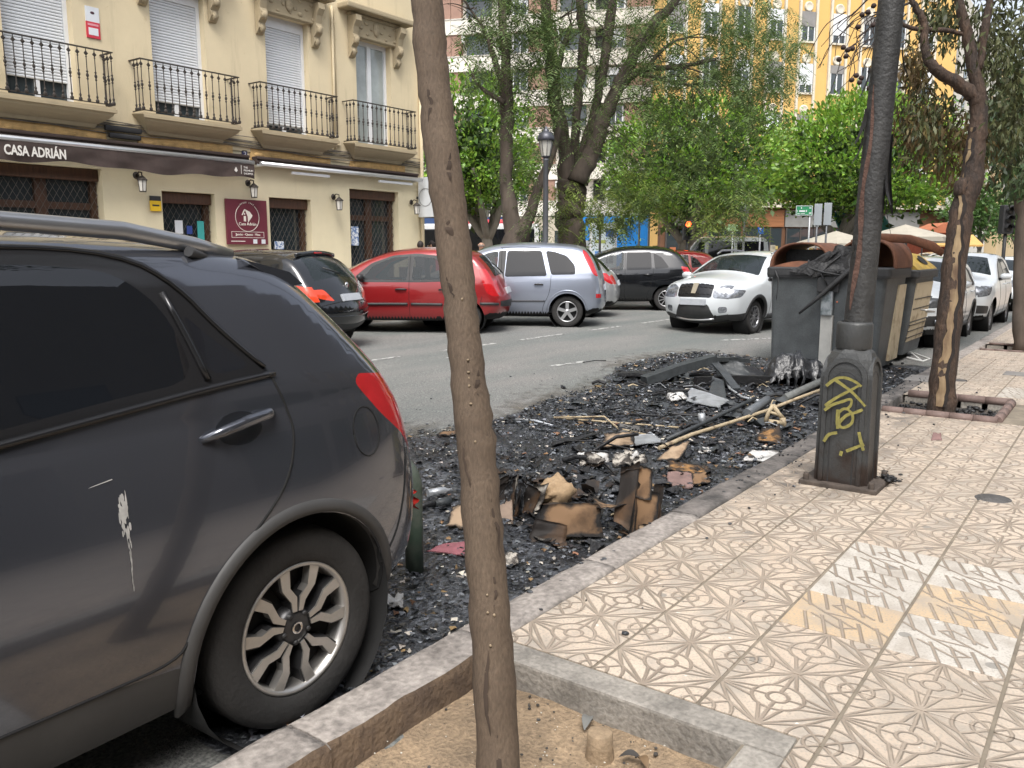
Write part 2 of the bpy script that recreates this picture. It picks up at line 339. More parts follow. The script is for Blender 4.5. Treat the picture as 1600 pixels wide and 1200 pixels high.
# slab under the tiles, with the planting pits cut out
def slab(name, x0, x1, y0, y1, z, zb, mat, parent=None, kind=None):
    xs_ = sorted({x0, x1, *[v for p in pits for v in p[:2] if x0 < v < x1]}); ys_ = sorted({y0, y1, *[v for p in pits for v in p[2:] if y0 < v < y1]})
    mb = MB()
    for i in range(len(xs_)-1):
        for j in range(len(ys_)-1):
            a, b, c, d = xs_[i], xs_[i+1], ys_[j], ys_[j+1]
            if in_pit(a, b, c, d): continue
            mb.add([(a, c, z), (b, c, z), (b, d, z), (a, d, z)], [(0, 1, 2, 3)])
    return mb.obj(name, mat, parent)
pave = slab('pavement', -8, 14.068, -6.5, KY, -.006, -.2, grout); tag(pave, 'cream relief-tiled pavement along the kerb', 'pavement', kind='structure')
slab('tiled_far_paving', 14.068, 160, -6.5, KY, -.001, -.2, TC, pave)
def tile_mesh(nm, mat, gx=.0025, gy=.007):
    mb = MB(); a, b = TPX/2-gx, TPY/2-gy; e = .004
    mb.add([(-a, -b, -.006), (a, -b, -.006), (a, b, -.006), (-a, b, -.006), (-a, -b, -.002), (a, -b, -.002), (a, b, -.002), (-a, b, -.002), (-a+e, -b+e, 0), (a-e, -b+e, 0), (a-e, b-e, 0), (-a+e, b-e, 0)],
           [(0, 1, 5, 4), (1, 2, 6, 5), (2, 3, 7, 6), (3, 0, 4, 7), (4, 5, 9, 8), (5, 6, 10, 9), (6, 7, 11, 10), (7, 4, 8, 11), (8, 9, 10, 11)])
    me = bpy.data.meshes.new(nm); me.from_pydata(mb.v, [], mb.f); me.materials.append(mat); return me
tmc, tmw, tmo = tile_mesh('tile', TC), tile_mesh('tile_white', TW), tile_mesh('tile_ochre', TO)
special = {(3, 1): tmw, (4, 1): tmw, (2, 1): tmo, (4, 0): tmw, (3, 0): tmo, (2, 0): tmw, (19, 0): tmw, (19, 1): tmw, (20, 0): tmo, (20, 1): tmw}
rt = random.Random(3); ntile = 0; rest = MB()
for i in range(-3, 28):
    for j in range(-15, 4):
        x, y = TX0+TPX*(i+.5), TY0+TPY*(j+.5)
        if in_pit(x-TPX/2, x+TPX/2, y-TPY/2, y+TPY/2) and not (j == 1): 
            if i*1. >= 0 or j > 1: continue
        if in_pit(x-TPX/2+.05, x+TPX/2-.05, y-TPY/2+.05, y+TPY/2-.05): continue
        u_, v_, d_ = proj((x, y, 0))
        z = rt.uniform(-.0015, .0015)
        if d_ > .3 and -60 < u_ < 1720 and -50 < v_ < 1300 and ntile < 295:
            o = bpy.data.objects.new('tile', special.get((i, j), tmc)); COL.objects.link(o); o.parent = pave
            o.location = (x, y, z); o.rotation_euler = (rt.uniform(-.003, .003), rt.uniform(-.003, .003), 0); ntile += 1
        else:
            a, b = TPX/2-.004, TPY/2-.004; rest.add([(x-a, y-b, 0), (x+a, y-b, 0), (x+a, y+b, 0), (x-a, y+b, 0)], [(0, 1, 2, 3)])
for (x0_, x1_) in ((2.152, 2.557), (1.741, 2.146), (1.33, 1.735)): MB().bbox((x0_, .667, -.02), (x1_, .728, .0), .002).obj('cut_tile', TC, pave)
MB().bbox((2.553, .66, -.02), (2.557, .73, -.001), .0005).obj('joint_strip', grout, pave)
rest.obj('outer_tiles', TC, pave, fix=False)['kind'] = 'stuff'
# ---------------------------------------------------------------- kerb stones
kerbm = M('kerb_stone', (.35, .315, .285), .75, var=0, col2=(.17, .152, .137), mix=.55, vs=5, bump=.8, bs=38, fine=.3, world=True, width=.2)
sootk = M('sooty_kerb', (.2, .18, .165), .75, var=0, col2=(.05, .047, .045), mix=.5, vs=4, bump=.6, bs=38, fine=.2, world=True, width=.15)
kerb = thing('kerb', 'long row of worn grey kerb stones edging the pavement', 'kerb', (0, 0, 0)); kerb['kind'] = 'structure'
def kerb_piece(x0, x1, y0, y1, zt, zb, mat, seed, chip=.0, ragged=False):
    n = max(6, int((x1-x0)/.05)); xx = np.linspace(x0+.003, x1-.003, n+1)
    prof = [(y1, zb), (y1, zt-.03), (y1-.012, zt-.008), (y1-.035, zt), ((y0+y1)/2, zt+.002), (y0+.02, zt), (y0, zt-.012), (y0, zb)]
    V = []
    for i, x in enumerate(xx):
        for k, (y, z) in enumerate(prof):
            dz = (hnoise(x*6, y*9, seed)-.5)*.012 if k in (2, 3, 4, 5) else 0
            dy = (hnoise(x*7, k*3.1, seed+5)-.5)*.018
            if k in (1, 2): dy += (hnoise(x*3, 1., seed+9)-.5)*.02
            if ragged and k in (5, 6, 7): dy += (hnoise(x*5, 2., seed+2)-.4)*.035; dz -= max(0, hnoise(x*4, 7., seed+4)-.5)*.06 if k == 6 else 0
            V.append((x, y+dy, z+dz))
    m = len(prof); F = [(i*m+k, (i+1)*m+k, (i+1)*m+k+1, i*m+k+1) for i in range(n) for k in range(m-1)]
    if ragged:      # the face buried in the pit is stained with earth
        MB().add(V, [f for f in F if f[0] % m >= m-3], True).obj('earth_stained_face', M('earth_stain', (.13, .088, .055), .95, var=0, col2=(.075, .05, .033), vs=9, bump=1.5, bs=40, world=True), kerb); F = [f for f in F if f[0] % m < m-3]
    mb = MB().add(V, F, True); mb.add(V[:m], [tuple(range(m))]); mb.add(V[-m:], [tuple(range(m))[::-1]])
    return mb.obj('kerb_stone', mat, kerb)
x = -6.0; k = 0; lens = [1.02, .93, 1.05, .88, 1.0]
bp_ = [-6, -5, -4, -3, -2, -1, -.1, .8, 1.62, 2.5, 3.5, 4.5, 5.42]+[5.42+.98*i for i in range(1, 26)]
for a, b in zip(bp_[:-1], bp_[1:]):
    rag = b < 2.6 and a > .5
    kerb_piece(a, b, KY+.006 if not rag else KY-.03, 2.14, .006 if a < 5.4 else -.004, -.3, sootk if 4.4 < a < 12 else kerbm, k, ragged=rag); k += 1
kerb_piece(bp_[-1], 160, KY+.006, 2.14, 0, -.3, kerbm, 99)
# gutter strip grit between kerb and road is part of the ash bed / road
# ---------------------------------------------------------------- tree pits
soil = M('soil', (.35, .255, .16), .95, var=0, col2=(.19, .14, .092), mix=.52, vs=6, bump=1.8, bs=60, fine=.22, world=True, width=.2)
edgec = M('pit_concrete', (.27, .25, .22), .8, var=.34, vs=5, bump=.6, bs=55, fine=.22, world=True)
edgeb = M('pit_clay_edging', (.165, .115, .10), .7, var=.2, vs=6, bump=.3, bs=40, fine=.1)
def pit_soil(a, b, c, d, z, mat, seed, amp=.03, res=.05):
    xs_ = np.arange(a-.12, b+.13, res); ys_ = np.arange(c-.12, d+.1, res); X, Y = np.meshgrid(xs_, ys_)
    Z = z+(hnoise(X*2.5, Y*2.5, seed)-.5)*amp*2+(hnoise(X*12, Y*12, seed+1)-.5)*.012
    nx_ = len(xs_); F = [(j*nx_+i, j*nx_+i+1, (j+1)*nx_+i+1, (j+1)*nx_+i) for j in range(len(ys_)-1) for i in range(nx_-1)]
    return np_mesh('soil', np.stack([X, Y, Z], -1).reshape(-1, 3), F, mat, smooth=True)
s1 = pit_soil(*pits[0], -.115, soil, 3); s1.name = 'planting_soil'; tag(s1, 'bare sandy brown soil in the nearest tree pit', 'soil', kind='structure')
ashsoil = M('ashy_soil', (.1, .085, .07), .95, var=0, col2=(.03, .028, .027), vs=6, bump=1.5, bs=30, world=True)
for i, p in enumerate(pits[1:]):
    s = pit_soil(*p, -.1, ashsoil if i == 0 else soil, 7+i); s.name = 'planting_soil'
    tag(s, ['soil strewn with black ash around the split scorched tree', 'soil around the second pavement tree beyond the lamp', 'soil of the farthest pavement tree pit'][i], 'soil', kind='structure')
a, b, c, d = pits[0]
pe = thing('tree_pit_edging', 'low grey concrete edging of the nearest tree pit', 'edging', (b, c, 0))
def edge_bar(x0, y0, x1, y1, wd, parent, mat, z=.004, n=1, name='edging_block'):
    L_ = math.hypot(x1-x0, y1-y0); an = math.atan2(y1-y0, x1-x0); px, py, _ = parent.location
    for i in range(n):
        T = Matrix.Translation((x0-px, y0-py, 0)) @ Matrix.Rotation(an, 4, 'Z')
        MB().bbox((L_*i/n+.002, -wd/2, -.26), (L_*(i+1)/n-.002, wd/2, z), .012, T).obj(name, mat, parent)
edge_bar(b+.065, KY-.04, b+.065, c-.14, .13, pe, edgec, n=1)
edge_bar(b-.002, c-.075, a-.1, c-.075, .13, pe, edgec, n=2)
edge_bar(a-.065, c, a-.065, KY-.04, .13, pe, edgec, n=1)
for i, (a, b, c, d) in enumerate(pits[1:]):
    t_ = thing('tree_pit_edging', ['rounded reddish brown edging round the split tree pit', 'thin edging of the tree pit by the far parked cars', 'thin edging of the farthest tree pit'][i], 'edging', (a, c, 0), group='far tree pit edgings')
    for (x0, y0, x1, y1, nb) in ((a-.03, d-.05, a-.03, c-.04, 5), (a, c-.03, b, c-.03, 4), (b+.03, c-.04, b+.03, d-.05, 4)):
        L_ = math.hypot(x1-x0, y1-y0)
        for k in range(nb):
            p = np.array([x0, y0, .005])+(np.array([x1, y1, .005])-np.array([x0, y0, .005]))*(k+.01)/nb; q = np.array([x0, y0, .005])+(np.array([x1, y1, .005])-np.array([x0, y0, .005]))*(k+.99)/nb
            MB().tube([p-np.array(t_.location), q-np.array(t_.location)], .045 if i == 0 else .02, 10).obj('edging_brick', edgeb, t_)
            MB().box(np.minimum(p, q)-np.array(t_.location)-np.array([.03, .03, .22]), np.maximum(p, q)-np.array(t_.location)+np.array([.03, .03, -.03])).obj('pit_wall', edgec, t_)
# far pavement in front of the cream building and the near-side ground beyond
farp = M('far_paving', (.36, .33, .29), .8, var=.15, vs=2, world=True)
mb = MB().bbox((-40, 12.75, -.1), (17.6, 15.3, .2), .02); fp = mb.obj('far_pavement', farp); tag(fp, 'pavement in front of the cream building', 'pavement', kind='structure')
mb = MB().bbox((19, 13.5, -.1), (60, 70, .16), .02); fp = mb.obj('plaza_ground', farp); tag(fp, 'paved square with trees beyond the cream building', 'square', kind='structure')
# manhole lids and covers on the pavement
iron = M('cover_iron', (.11, .105, .1), .6, metal=.3, var=.25, vs=20, bump=.8, bs=90)
for (u, v, rx, ry, lab) in ((1552, 779, .10, .10, 'small round iron cover in the tiles right of the lamp'), (1497, 594, .1, .1, 'round cover beyond the split tree pit')):
    p = on_z(u, v, 0); mb = MB().lathe([(0, .004), (rx*.86, .004), (rx*.88, .001), (rx*.93, .001), (rx*.95, .005), (rx, .003), (rx+.01, -.004)], n=28)
    o = mb.obj('manhole_cover', iron); o.location = p; tag(o, lab, 'manhole cover')
p = on_z(1445, 592, 0); o = MB().bbox((-.28, -.2, -.004), (.28, .2, .006), .004).obj('utility_cover', M('cover_grey', (.2, .19, .18), .7, var=.2, vs=12, bump=.4)); o.location = p; tag(o, 'rectangular grey utility cover near the kerb by the split tree', 'utility cover')
p = on_z(1597, 585, 0); o = MB().bbox((-.2, -.2, -.004), (.2, .2, .007), .004).obj('utility_cover', MATS['cover_grey']); o.location = p; tag(o, 'square blue-grey utility cover at the right edge of the pavement', 'utility cover')
# ================================================================ CAR BUILDER
def chaikin(P, n=2, closed=True):
    P = np.asarray(P, float)
    for _ in range(n):
        if closed: Q = np.roll(P, -1, 0); P = np.stack([P*.75+Q*.25, P*.25+Q*.75], 1).reshape(-1, P.shape[1])
        else:
            a, b = P[:-1], P[1:]; P = np.concatenate([P[:1], np.stack([a*.75+b*.25, a*.25+b*.75], 1).reshape(-1, P.shape[1])[1:-1], P[-1:]])
    return P
def resample(P, step, closed=True):
    P = np.asarray(P, float); out = []
    Q = np.vstack([P, P[:1]]) if closed else P
    for a, b in zip(Q[:-1], Q[1:]):
        n = max(1, int(round(np.linalg.norm((b-a)[:2])/step)))
        out += [a+(b-a)*i/n for i in range(n)]
    if not closed: out.append(Q[-1])
    return np.array(out)
def rounded(poly, it=2, step=.05):
    P = np.asarray(poly, float); n = len(P); r = {1: .05, 2: .10}.get(it, .05); out = []
    for i in range(n):
        a, p, b = P[i-1], P[i], P[(i+1) % n]; la, lb = np.linalg.norm(a-p), np.linalg.norm(b-p); k = min(r, .45*la, .45*lb)
        p0, p1 = p+(a-p)/(la+1e-9)*k, p+(b-p)/(lb+1e-9)*k
        for t in (0, .33, .67, 1.): out.append((1-t)**2*p0+2*t*(1-t)*p+t*t*p1)
    return resample(np.array(out), step)
def cdt_patch(outline, holes, regions, step, fmap, flip, extra=None, nfun=None):
    V = []; E = []
    def loop(P):
        k = len(V); V.extend([tuple(p[:2]) for p in P]); n = len(P); E.extend([(k+i, k+(i+1) % n) for i in range(n)])
    loop(outline)
    for h in holes: loop(h)
    for _, r in regions: loop(r)
    lo, hi = np.min(outline, 0)[:2], np.max(outline, 0)[:2]
    gx, gy = np.meshgrid(np.arange(lo[0]+step/2, hi[0], step), np.arange(lo[1]+step/2, hi[1], step)); gx[1::2] += step/2
    G = np.stack([gx.ravel(), gy.ravel()], -1); G = G[inpoly(G, outline[:, :2])]
    for h in holes: G = G[~inpoly(G, h[:, :2])]
    if extra is not None:
        X_ = extra[inpoly(extra, outline[:, :2])]
        for h in holes: X_ = X_[~inpoly(X_, h[:, :2])]
        V.extend(map(tuple, X_))
    V.extend(map(tuple, G))
    r = delaunay_2d_cdt([Vector(p) for p in V], E, [], 0, 1e-4)
    P2 = np.array([tuple(v) for v in r[0]]); T = np.array([f for f in r[2] if len(f) == 3])
    c = P2[T].mean(1); keep = inpoly(c, outline[:, :2])
    for h in holes: keep &= ~inpoly(c, h[:, :2])
    T = T[keep]; c = c[keep]; key = np.zeros(len(T), int)
    for i, (_, pg) in enumerate(regions): key[inpoly(c, pg[:, :2])] = i+1
    P = fmap(P2); e = .004
    du = fmap(P2+[e, 0])-fmap(P2-[e, 0]); dv = fmap(P2+[0, e])-fmap(P2-[0, e])
    N = np.cross(du, dv); N /= np.linalg.norm(N, axis=1)[:, None]+1e-12
    if nfun is not None: N = nfun(P2)
    elif flip: N = -N; T = T[:, ::-1]
    # triangle winding in 2D is ccw; make it agree with the normals
    fn = np.cross(P[T[:, 1]]-P[T[:, 0]], P[T[:, 2]]-P[T[:, 0]]); bad = (fn*N[T].mean(1)).sum(1) < 0; T[bad] = T[bad][:, ::-1]
    out = {}
    for i, nm in enumerate(['body']+[k for k, _ in regions]):
        t = T[key == i]
        if not len(t): continue
        u, inv = np.unique(t, return_inverse=True)
        out.setdefault(nm, []).append((P[u], inv.reshape(-1, 3), N[u]))
    return out
rubber = M('tyre_rubber', (.022, .021, .02), .85, var=.25, vs=9, bump=.3, bs=60)
blackp = M('black_plastic', (.028, .028, .029), .55, var=.2, vs=8)
seamm = M('panel_gap', (.006, .006, .006), .9, var=0)
alloy = M('alloy', (.62, .62, .63), .28, metal=.9, var=.05)
alloyd = M('alloy_dark', (.05, .05, .052), .35, metal=.6, var=.1)
glassd = M('tinted_glass', (.008, .009, .011), .03, var=0, spec=.45)
glassc = M('car_glass', (.025, .033, .036), .02, var=0, spec=.6, alpha=.66)
redl = M('red_lens', (.42, .012, .016), .1, var=.1, vs=30, spec=.7, coat=.5)
orangel = M('amber_lens', (.6, .055, .018), .12, var=.1, vs=30, coat=.5)
clearl = M('clear_lens', (.26, .275, .30), .06, metal=.6, var=.6, vs=18)
chrome = M('chrome', (.75, .75, .76), .1, metal=1, var=0)
seatm = M('seat_cloth', (.035, .035, .038), .9, var=.15)
platem = M('plate_white', (.62, .64, .66), .4, var=.05); platen = M('plate_blank', (.36, .38, .41), .45, var=.1, vs=14)
liner = M('wheel_liner', (.012, .012, .012), .95, var=0)
def paint(name, col, metal=.45, rough=.3, coat=1.): return M(name, col, rough, metal=metal, var=.04, vs=2, coat=coat)
def make_wheel(parent, c, R, wd, rimR, style, side, mat_rim, n=32):
    """tyre = the part 'wheel'; rim and centre cap are its sub-parts. axis along y; side=-1 faces -y"""
    s = side
    prof = [(rimR*.96, -.42*wd), (rimR*1.03, -.5*wd), (R*.9, -.5*wd), (R*.975, -.44*wd), (R, -.3*wd), (R, .3*wd), (R*.975, .44*wd), (R*.9, .5*wd), (rimR*1.03, .5*wd), (rimR*.96, .42*wd), (rimR*.93, 0), (rimR*.96, -.42*wd)]
    w = MB().lathe(prof, axis='y', n=n).obj('wheel', rubber, parent); w.location = c
    f = .45*wd*s                         # outer face
    MB().lathe([(rimR*.99, f), (rimR*.985, f+.006*s), (rimR*.93, f+.004*s), (rimR*.9, f-.03*s), (rimR*.88, -f*.6)], axis='y', n=n).obj('rim', mat_rim, w)
    MB().lathe([(rimR*.9, f-.07*s), (0, f-.07*s)], axis='y', n=n).obj('brake_disc', liner, w)
    def sp(poly, a, b, m, nm, k, off=0.):
        for i in range(k):
            q = off+2*PI*i/k; ca, sa = math.cos(q), math.sin(q)
            MB().prism([(u*ca-v*sa, u*sa+v*ca) for u, v in poly], a, b, 'xz').obj(nm, m, w)
    r = rimR
    if style == 'y':
        # five twin spokes: dark webs with bright machined faces
        y = f-.004*s
        for sg in (1, -1):
            pl = [(.25*r, .015*r*sg), (.47*r, .03*r*sg), (.62*r, .16*r*sg), (.93*r, .19*r*sg), (.90*r, .37*r*sg), (.60*r, .30*r*sg), (.40*r, .13*r*sg), (.25*r, .09*r*sg)]
            sp(pl, y-.035*s, y, mat_rim, 'spoke', 5, PI/2+.1)
            sp([(u*1.0, v*1.12-.01*r*sg) for u, v in pl], y-.06*s, y-.006*s, alloyd, 'spoke_web', 5, PI/2+.1)
        MB().lathe([(0, f-.008*s), (.2*r, f-.008*s), (.3*r, f-.02*s), (.32*r, f-.06*s)], axis='y', n=24).obj('hub', alloyd, w)
        for i in range(5):
            q = PI/2+.1+PI/5+2*PI*i/5; MB().lathe([(0, f-.004*s), (.035*r, f-.004*s), (.05*r, f-.03*s)], (.23*r*math.cos(q), 0, .23*r*math.sin(q)), 'y', 10).obj('wheel_bolt', blackp, w)
        MB().lathe([(.06*r, f-.003*s), (.075*r, f), (.095*r, f-.003*s)], axis='y', n=18).obj('cap_emblem', chrome, w)
    else:
        k = {'5': 5, '7': 7, '10': 10}[style]; hw = {'5': .17, '7': .1, '10': .06}[style]
        sp([(.15*r, -hw*.9*r), (.93*r, -hw*r*.9), (.93*r, hw*r*.9), (.15*r, hw*.9*r)], f-.03*s, f-.006*s, mat_rim, 'spoke', k, PI/2)
        MB().lathe([(0, f), (.16*r, f-.002*s), (.26*r, f-.012*s), (.27*r, f-.05*s)], axis='y', n=20).obj('hub', mat_rim, w)
    return w
class Car:
    def __init__(s, name, label, mat, L, W, sil, wheels, belt, tum=.36, zsill=.42, rear_taper=(.10, .7), front_taper=(.14, .9), step=.07, R=.31, rimR=.22, tw=.2, archR=None, group=None, cat='car', ntyre=28):
        s.L, s.W, s.step, s.mat = L, W, step, mat
        s.o = thing(name, label, cat, group=group); s.belt, s.tum, s.zsill = belt, tum, zsill; s.rt, s.ft = rear_taper, front_taper
        P = resample(chaikin(np.array(sil, float), 2), step*.7)      # columns x, z, edge radius, crown
        a = np.sum(P[:, 0]*np.roll(P[:, 1], -1)-np.roll(P[:, 0], -1)*P[:, 1])
        if a < 0: P = P[::-1]
        s.S = P; s.out = P[:, :2]
        d = np.linalg.norm(np.roll(P[:, :2], -1, 0)-P[:, :2], axis=1); s.tau = np.concatenate([[0], np.cumsum(d)])
        s.Sx = np.vstack([P, P[:1]])
        tg = np.roll(P[:, :2], -1, 0)-np.roll(P[:, :2], 1, 0); tg /= np.linalg.norm(tg, axis=1)[:, None]
        nn = np.stack([tg[:, 1], -tg[:, 0]], -1)
        for _ in range(2): nn = (np.roll(nn, 1, 0)+2*nn+np.roll(nn, -1, 0))/4
        s.Nx = np.vstack([nn, nn[:1]])
        wl = np.maximum(.3, s.hw(P[:, 0], P[:, 1])-P[:, 2]); th = np.arctan(2*P[:, 3]/wl); s.q0 = np.cos(th); s.st = np.sin(th); s.stx = np.append(s.st, s.st[0])
        s.wheels, s.R, s.rimR, s.tw, s.archR, s.ntyre = wheels, R, rimR, tw, archR or R+.05, ntyre
        s.parts = {}; s.side_regions = []; s.strip_regions = []
        s.matmap = {}
    def hw(s, x, z):
        w = s.W/2-.05*np.clip((s.zsill-z)/.25, 0, 1)**2
        b = np.interp(x, [p[0] for p in s.belt], [p[1] for p in s.belt])
        q = z-b; soft = np.where(q > .08, q, np.where(q > -.04, (q+.04)**2/(.24), 0)); soft = np.where(q > .08, q-.02, soft)
        w = w-s.tum*soft-.34*np.clip(np.minimum(z, b)-.70, -.5, .45)**2
        w = w-s.rt[0]*np.clip((s.rt[1]-x)/s.rt[1], 0, 1)**2-s.ft[0]*np.clip((x-(s.L-s.ft[1]))/s.ft[1], 0, 1)**2
        return w
    def _near(s, P):
        A = s.S[:, :2]; B = np.roll(A, -1, 0); D = B-A; dd = (D**2).sum(1)+1e-12; N2 = s.Nx[1:]
        d = np.empty(len(P)); k = np.empty(len(P), int); hh = np.empty(len(P))
        for i0 in range(0, len(P), 800):
            Q = P[i0:i0+800]; rel = Q[:, None]-A[None]; h = np.clip((rel*D).sum(2)/dd, 0, 1)
            dist = np.linalg.norm(rel-h[..., None]*D, axis=2); kk = dist.argmin(1); j = np.arange(len(Q))
            d[i0:i0+800] = dist[j, kk]; k[i0:i0+800] = kk; hh[i0:i0+800] = h[j, kk]
        k2 = (k+1) % len(A); mixv = lambda v: v[k]*(1-hh)+v[k2]*hh
        no = s.Nx[k]*(1-hh)[:, None]+s.Nx[k2]*hh[:, None]
        return d, mixv(s.S[:, 2]), mixv(s.q0), no
    def side_map(s, sg):
        def f(P):
            P = np.asarray(P, float); d, r, q0, no = s._near(P); q = np.clip(q0-d/r, 0, 1)
            return np.stack([P[:, 0], sg*(s.hw(P[:, 0], P[:, 1])-r*(1-np.sqrt(1-q*q))), P[:, 1]], -1)
        return f
    def side_n(s, sg):
        def f(P):
            d, r, q0, no = s._near(P); q = np.clip(q0-d/r, 0, 1); e = .006; x, z = P[:, 0], P[:, 1]
            gx = (s.hw(x+e, z)-s.hw(x-e, z))/(2*e); gz = (s.hw(x, z+e)-s.hw(x, z-e))/(2*e)
            nb = np.stack([-gx, np.full(len(P), 1.), -gz], -1); nb /= np.linalg.norm(nb, axis=1)[:, None]
            n_ = q[:, None]*np.stack([no[:, 0], 0*q, no[:, 1]], -1)+np.sqrt(1-q*q)[:, None]*nb; n_ /= np.linalg.norm(n_, axis=1)[:, None]; n_[:, 1] *= sg
            return n_
        return f
    def strip_map(s):
        def f(P):
            P = np.asarray(P, float); t = np.clip(P[:, 0], 0, s.tau[-1]-1e-6); q = np.clip(P[:, 1]/.8, -1.02, 1.02)
            x = np.interp(t, s.tau, s.Sx[:, 0]); z = np.interp(t, s.tau, s.Sx[:, 1]); r = np.interp(t, s.tau, s.Sx[:, 2]); c = np.interp(t, s.tau, s.Sx[:, 3])
            nx = np.interp(t, s.tau, s.Nx[:, 0]); nz = np.interp(t, s.tau, s.Nx[:, 1]); w = s.hw(x, z)-r*(1-np.interp(t, s.tau, s.stx))
            k = c*(1-q*q)
            return np.stack([x+nx*k, q*w, z+nz*k], -1)
        return f
    def t_of(s, x, z): return s.tau[np.argmin((s.S[:, 0]-x)**2+(s.S[:, 1]-z)**2)]
    def side(s, key, poly, mat, it=2, sides=(-1, 1), sub=None):
        for sg in sides: s.side_regions.append((sg, f'{key}|{"L" if sg > 0 else "R"}', rounded(poly, it, s.step*.8) if it else resample(poly, s.step*.8)))
        s.matmap[key] = mat
    def strip(s, key, pts, mat, it=2, mirror=False, suffix='C'):
        """pts: (x, z, s) with s in -1..1 across the car"""
        T = np.array([(s.t_of(x, z), q*.8) for x, z, q in pts])
        s.strip_regions.append((f'{key}|{suffix}', rounded(T, it, s.step*.8) if it else resample(T, s.step*.8)))
        if mirror:
            T2 = T.copy(); T2[:, 1] *= -1; s.strip_regions.append((f'{key}|R' if suffix == 'L' else f'{key}|L', rounded(T2, it, s.step*.8)))
        s.matmap[key] = mat
    def finish(s):
        allp = {}
        holes = []
        for (x, z) in s.wheels:
            q = np.linspace(0, 2*PI, 40, endpoint=False); c = np.stack([x+s.archR*np.cos(q), z+s.archR*np.sin(q)], -1)
            ins = inpoly(c, s.out)
            holes.append(c)
        # silhouette minus arches: clip arch circles to the part above the sill by letting the outline cut them
        for sg in (-1, 1):
            regs = [(k, p) for g, k, p in s.side_regions if g == sg]
            ex = np.vstack([s.S[:, :2]-s.Nx[:-1]*(s.S[:, 2:3]*a) for a in (.06, .2, .42, .7)])
            res = cdt_patch(s.out, holes, regs, s.step, s.side_map(sg), False, ex, s.side_n(sg))
            for k, v in res.items(): allp.setdefault(k, []).extend(v)
        tl = s.tau[-1]-1e-4; rect = resample(np.array([(1e-4, -.8), (tl, -.8), (tl, .8), (1e-4, .8)]), s.step*.8)
        zs = np.interp
        res = cdt_patch(rect, [], s.strip_regions, s.step, s.strip_map(), True)
        # which way is outward on the strip
        P, T, N = res['body'][0]; cen = P.mean(0); 
        if ((P-cen)*N).sum() < 0:
            for k in res: res[k] = [(p, t[:, ::-1], -n_) for p, t, n_ in res[k]]
        for k, v in res.items(): allp.setdefault(k, []).extend(v)
        made = {}
        for k, lst in allp.items():
            base = k.split('|')[0]; V = []; F = []; N = []; o = 0
            for P, T, n_ in lst: V.append(P); F.append(T+o); N.append(n_); o += len(P)
            V = np.vstack(V); F = np.vstack(F); N = np.vstack(N)
            if base == 'body':   # underside becomes its own dark part
                cz = V[F].mean(1)[:, 2]; nz = N[F].mean(1)[:, 2]; und = (nz < -.5) & (cz < .45)
                u, inv = np.unique(F[und], return_inverse=True); np_mesh('underbody', V[u], inv.reshape(-1, 3), liner, s.o, True, N[u])
                F = F[~und]; u, inv = np.unique(F, return_inverse=True); V, F, N = V[u], inv.reshape(-1, 3), N[u]
                made[k] = np_mesh('body', V, F, s.mat, s.o, True, N)
            else:
                m_ = s.matmap[base]; made[k] = np_mesh(base.split('#')[0], V, F, m_, s.o, True, N)
        s.made = made
        for i, (x, z) in enumerate(s.wheels):
            for sg in (-1, 1):
                y = float(s.hw(np.array([x]), np.array([z]))[0]); yw = sg*(y-s.tw/2-.012)
                MB().lathe([(s.archR+.004, sg*(y-.004)), (s.archR+.01, sg*(y-.3)), (.02, sg*(y-.3))], (x, 0, z), 'y', 28).obj('wheel_arch_liner', liner, s.o)
                make_wheel(s.o, (x, yw, z), s.R, s.tw, s.rimR, s.wstyle, sg, s.rimmat, s.ntyre)
        return s
    def pts(s, P, sg, off=0.):
        P = np.asarray(P, float); f = s.side_map(sg); A = f(P); e = .004
        N = np.cross(f(P+[e, 0])-f(P-[e, 0]), f(P+[0, e])-f(P-[0, e])); N /= np.linalg.norm(N, axis=1)[:, None]+1e-12; N[N[:, 1]*sg < 0] *= -1
        return A+N*off
    def spts(s, P, off=0.):
        T = np.array([(s.t_of(x, z), q*.8) for x, z, q in P]); return s.tpts(T, off)
    def tpts(s, T, off=0.):
        f = s.strip_map(); A = f(T); e = .01; N = np.cross(f(T+[e, 0])-f(T-[e, 0]), f(T+[0, e])-f(T-[0, e])); N /= np.linalg.norm(N, axis=1)[:, None]+1e-12
        c = np.array([s.L/2, 0, .6]); N[((A-c)*N).sum(1) < 0] *= -1
        return A+N*off
    def seam(s, P, sg=None, r=.004, mat=None, name='panel_gap', it=2, closed=False, off=0., sub=None):
        P = chaikin(P, it, closed) if it else np.asarray(P, float)
        P = resample(P, .05, closed)
        if closed: P = np.vstack([P, P[:1]])
        for g in ((-1, 1) if sg is None else (sg,)): MB().tube(s.pts(P, g, off), r, 5).obj(name, mat or seamm, sub or s.o)
    def sseam(s, P, r=.004, mat=None, name='panel_gap', off=0.):
        T = np.array([(s.t_of(x, z), q*.8) for x, z, q in P]); T = resample(chaikin(T, 1, False), .05, False); MB().tube(s.tpts(T, off), r, 5).obj(name, mat or seamm, s.o)
    def handle(s, x, z, mat, ln=.2, sides=(-1, 1)):
        for g in sides:
            P = s.pts([(x-ln/2, z), (x-ln*.4, z+.004), (x, z+.008), (x+ln*.4, z+.004), (x+ln/2, z)], g, .03); P[0] = s.pts([(x-ln/2, z)], g, .0)[0]; P[-1] = s.pts([(x+ln/2, z)], g, .0)[0]
            MB().tube(P, [.012, .016, .017, .016, .012], 8).obj('door_handle', mat, s.o)
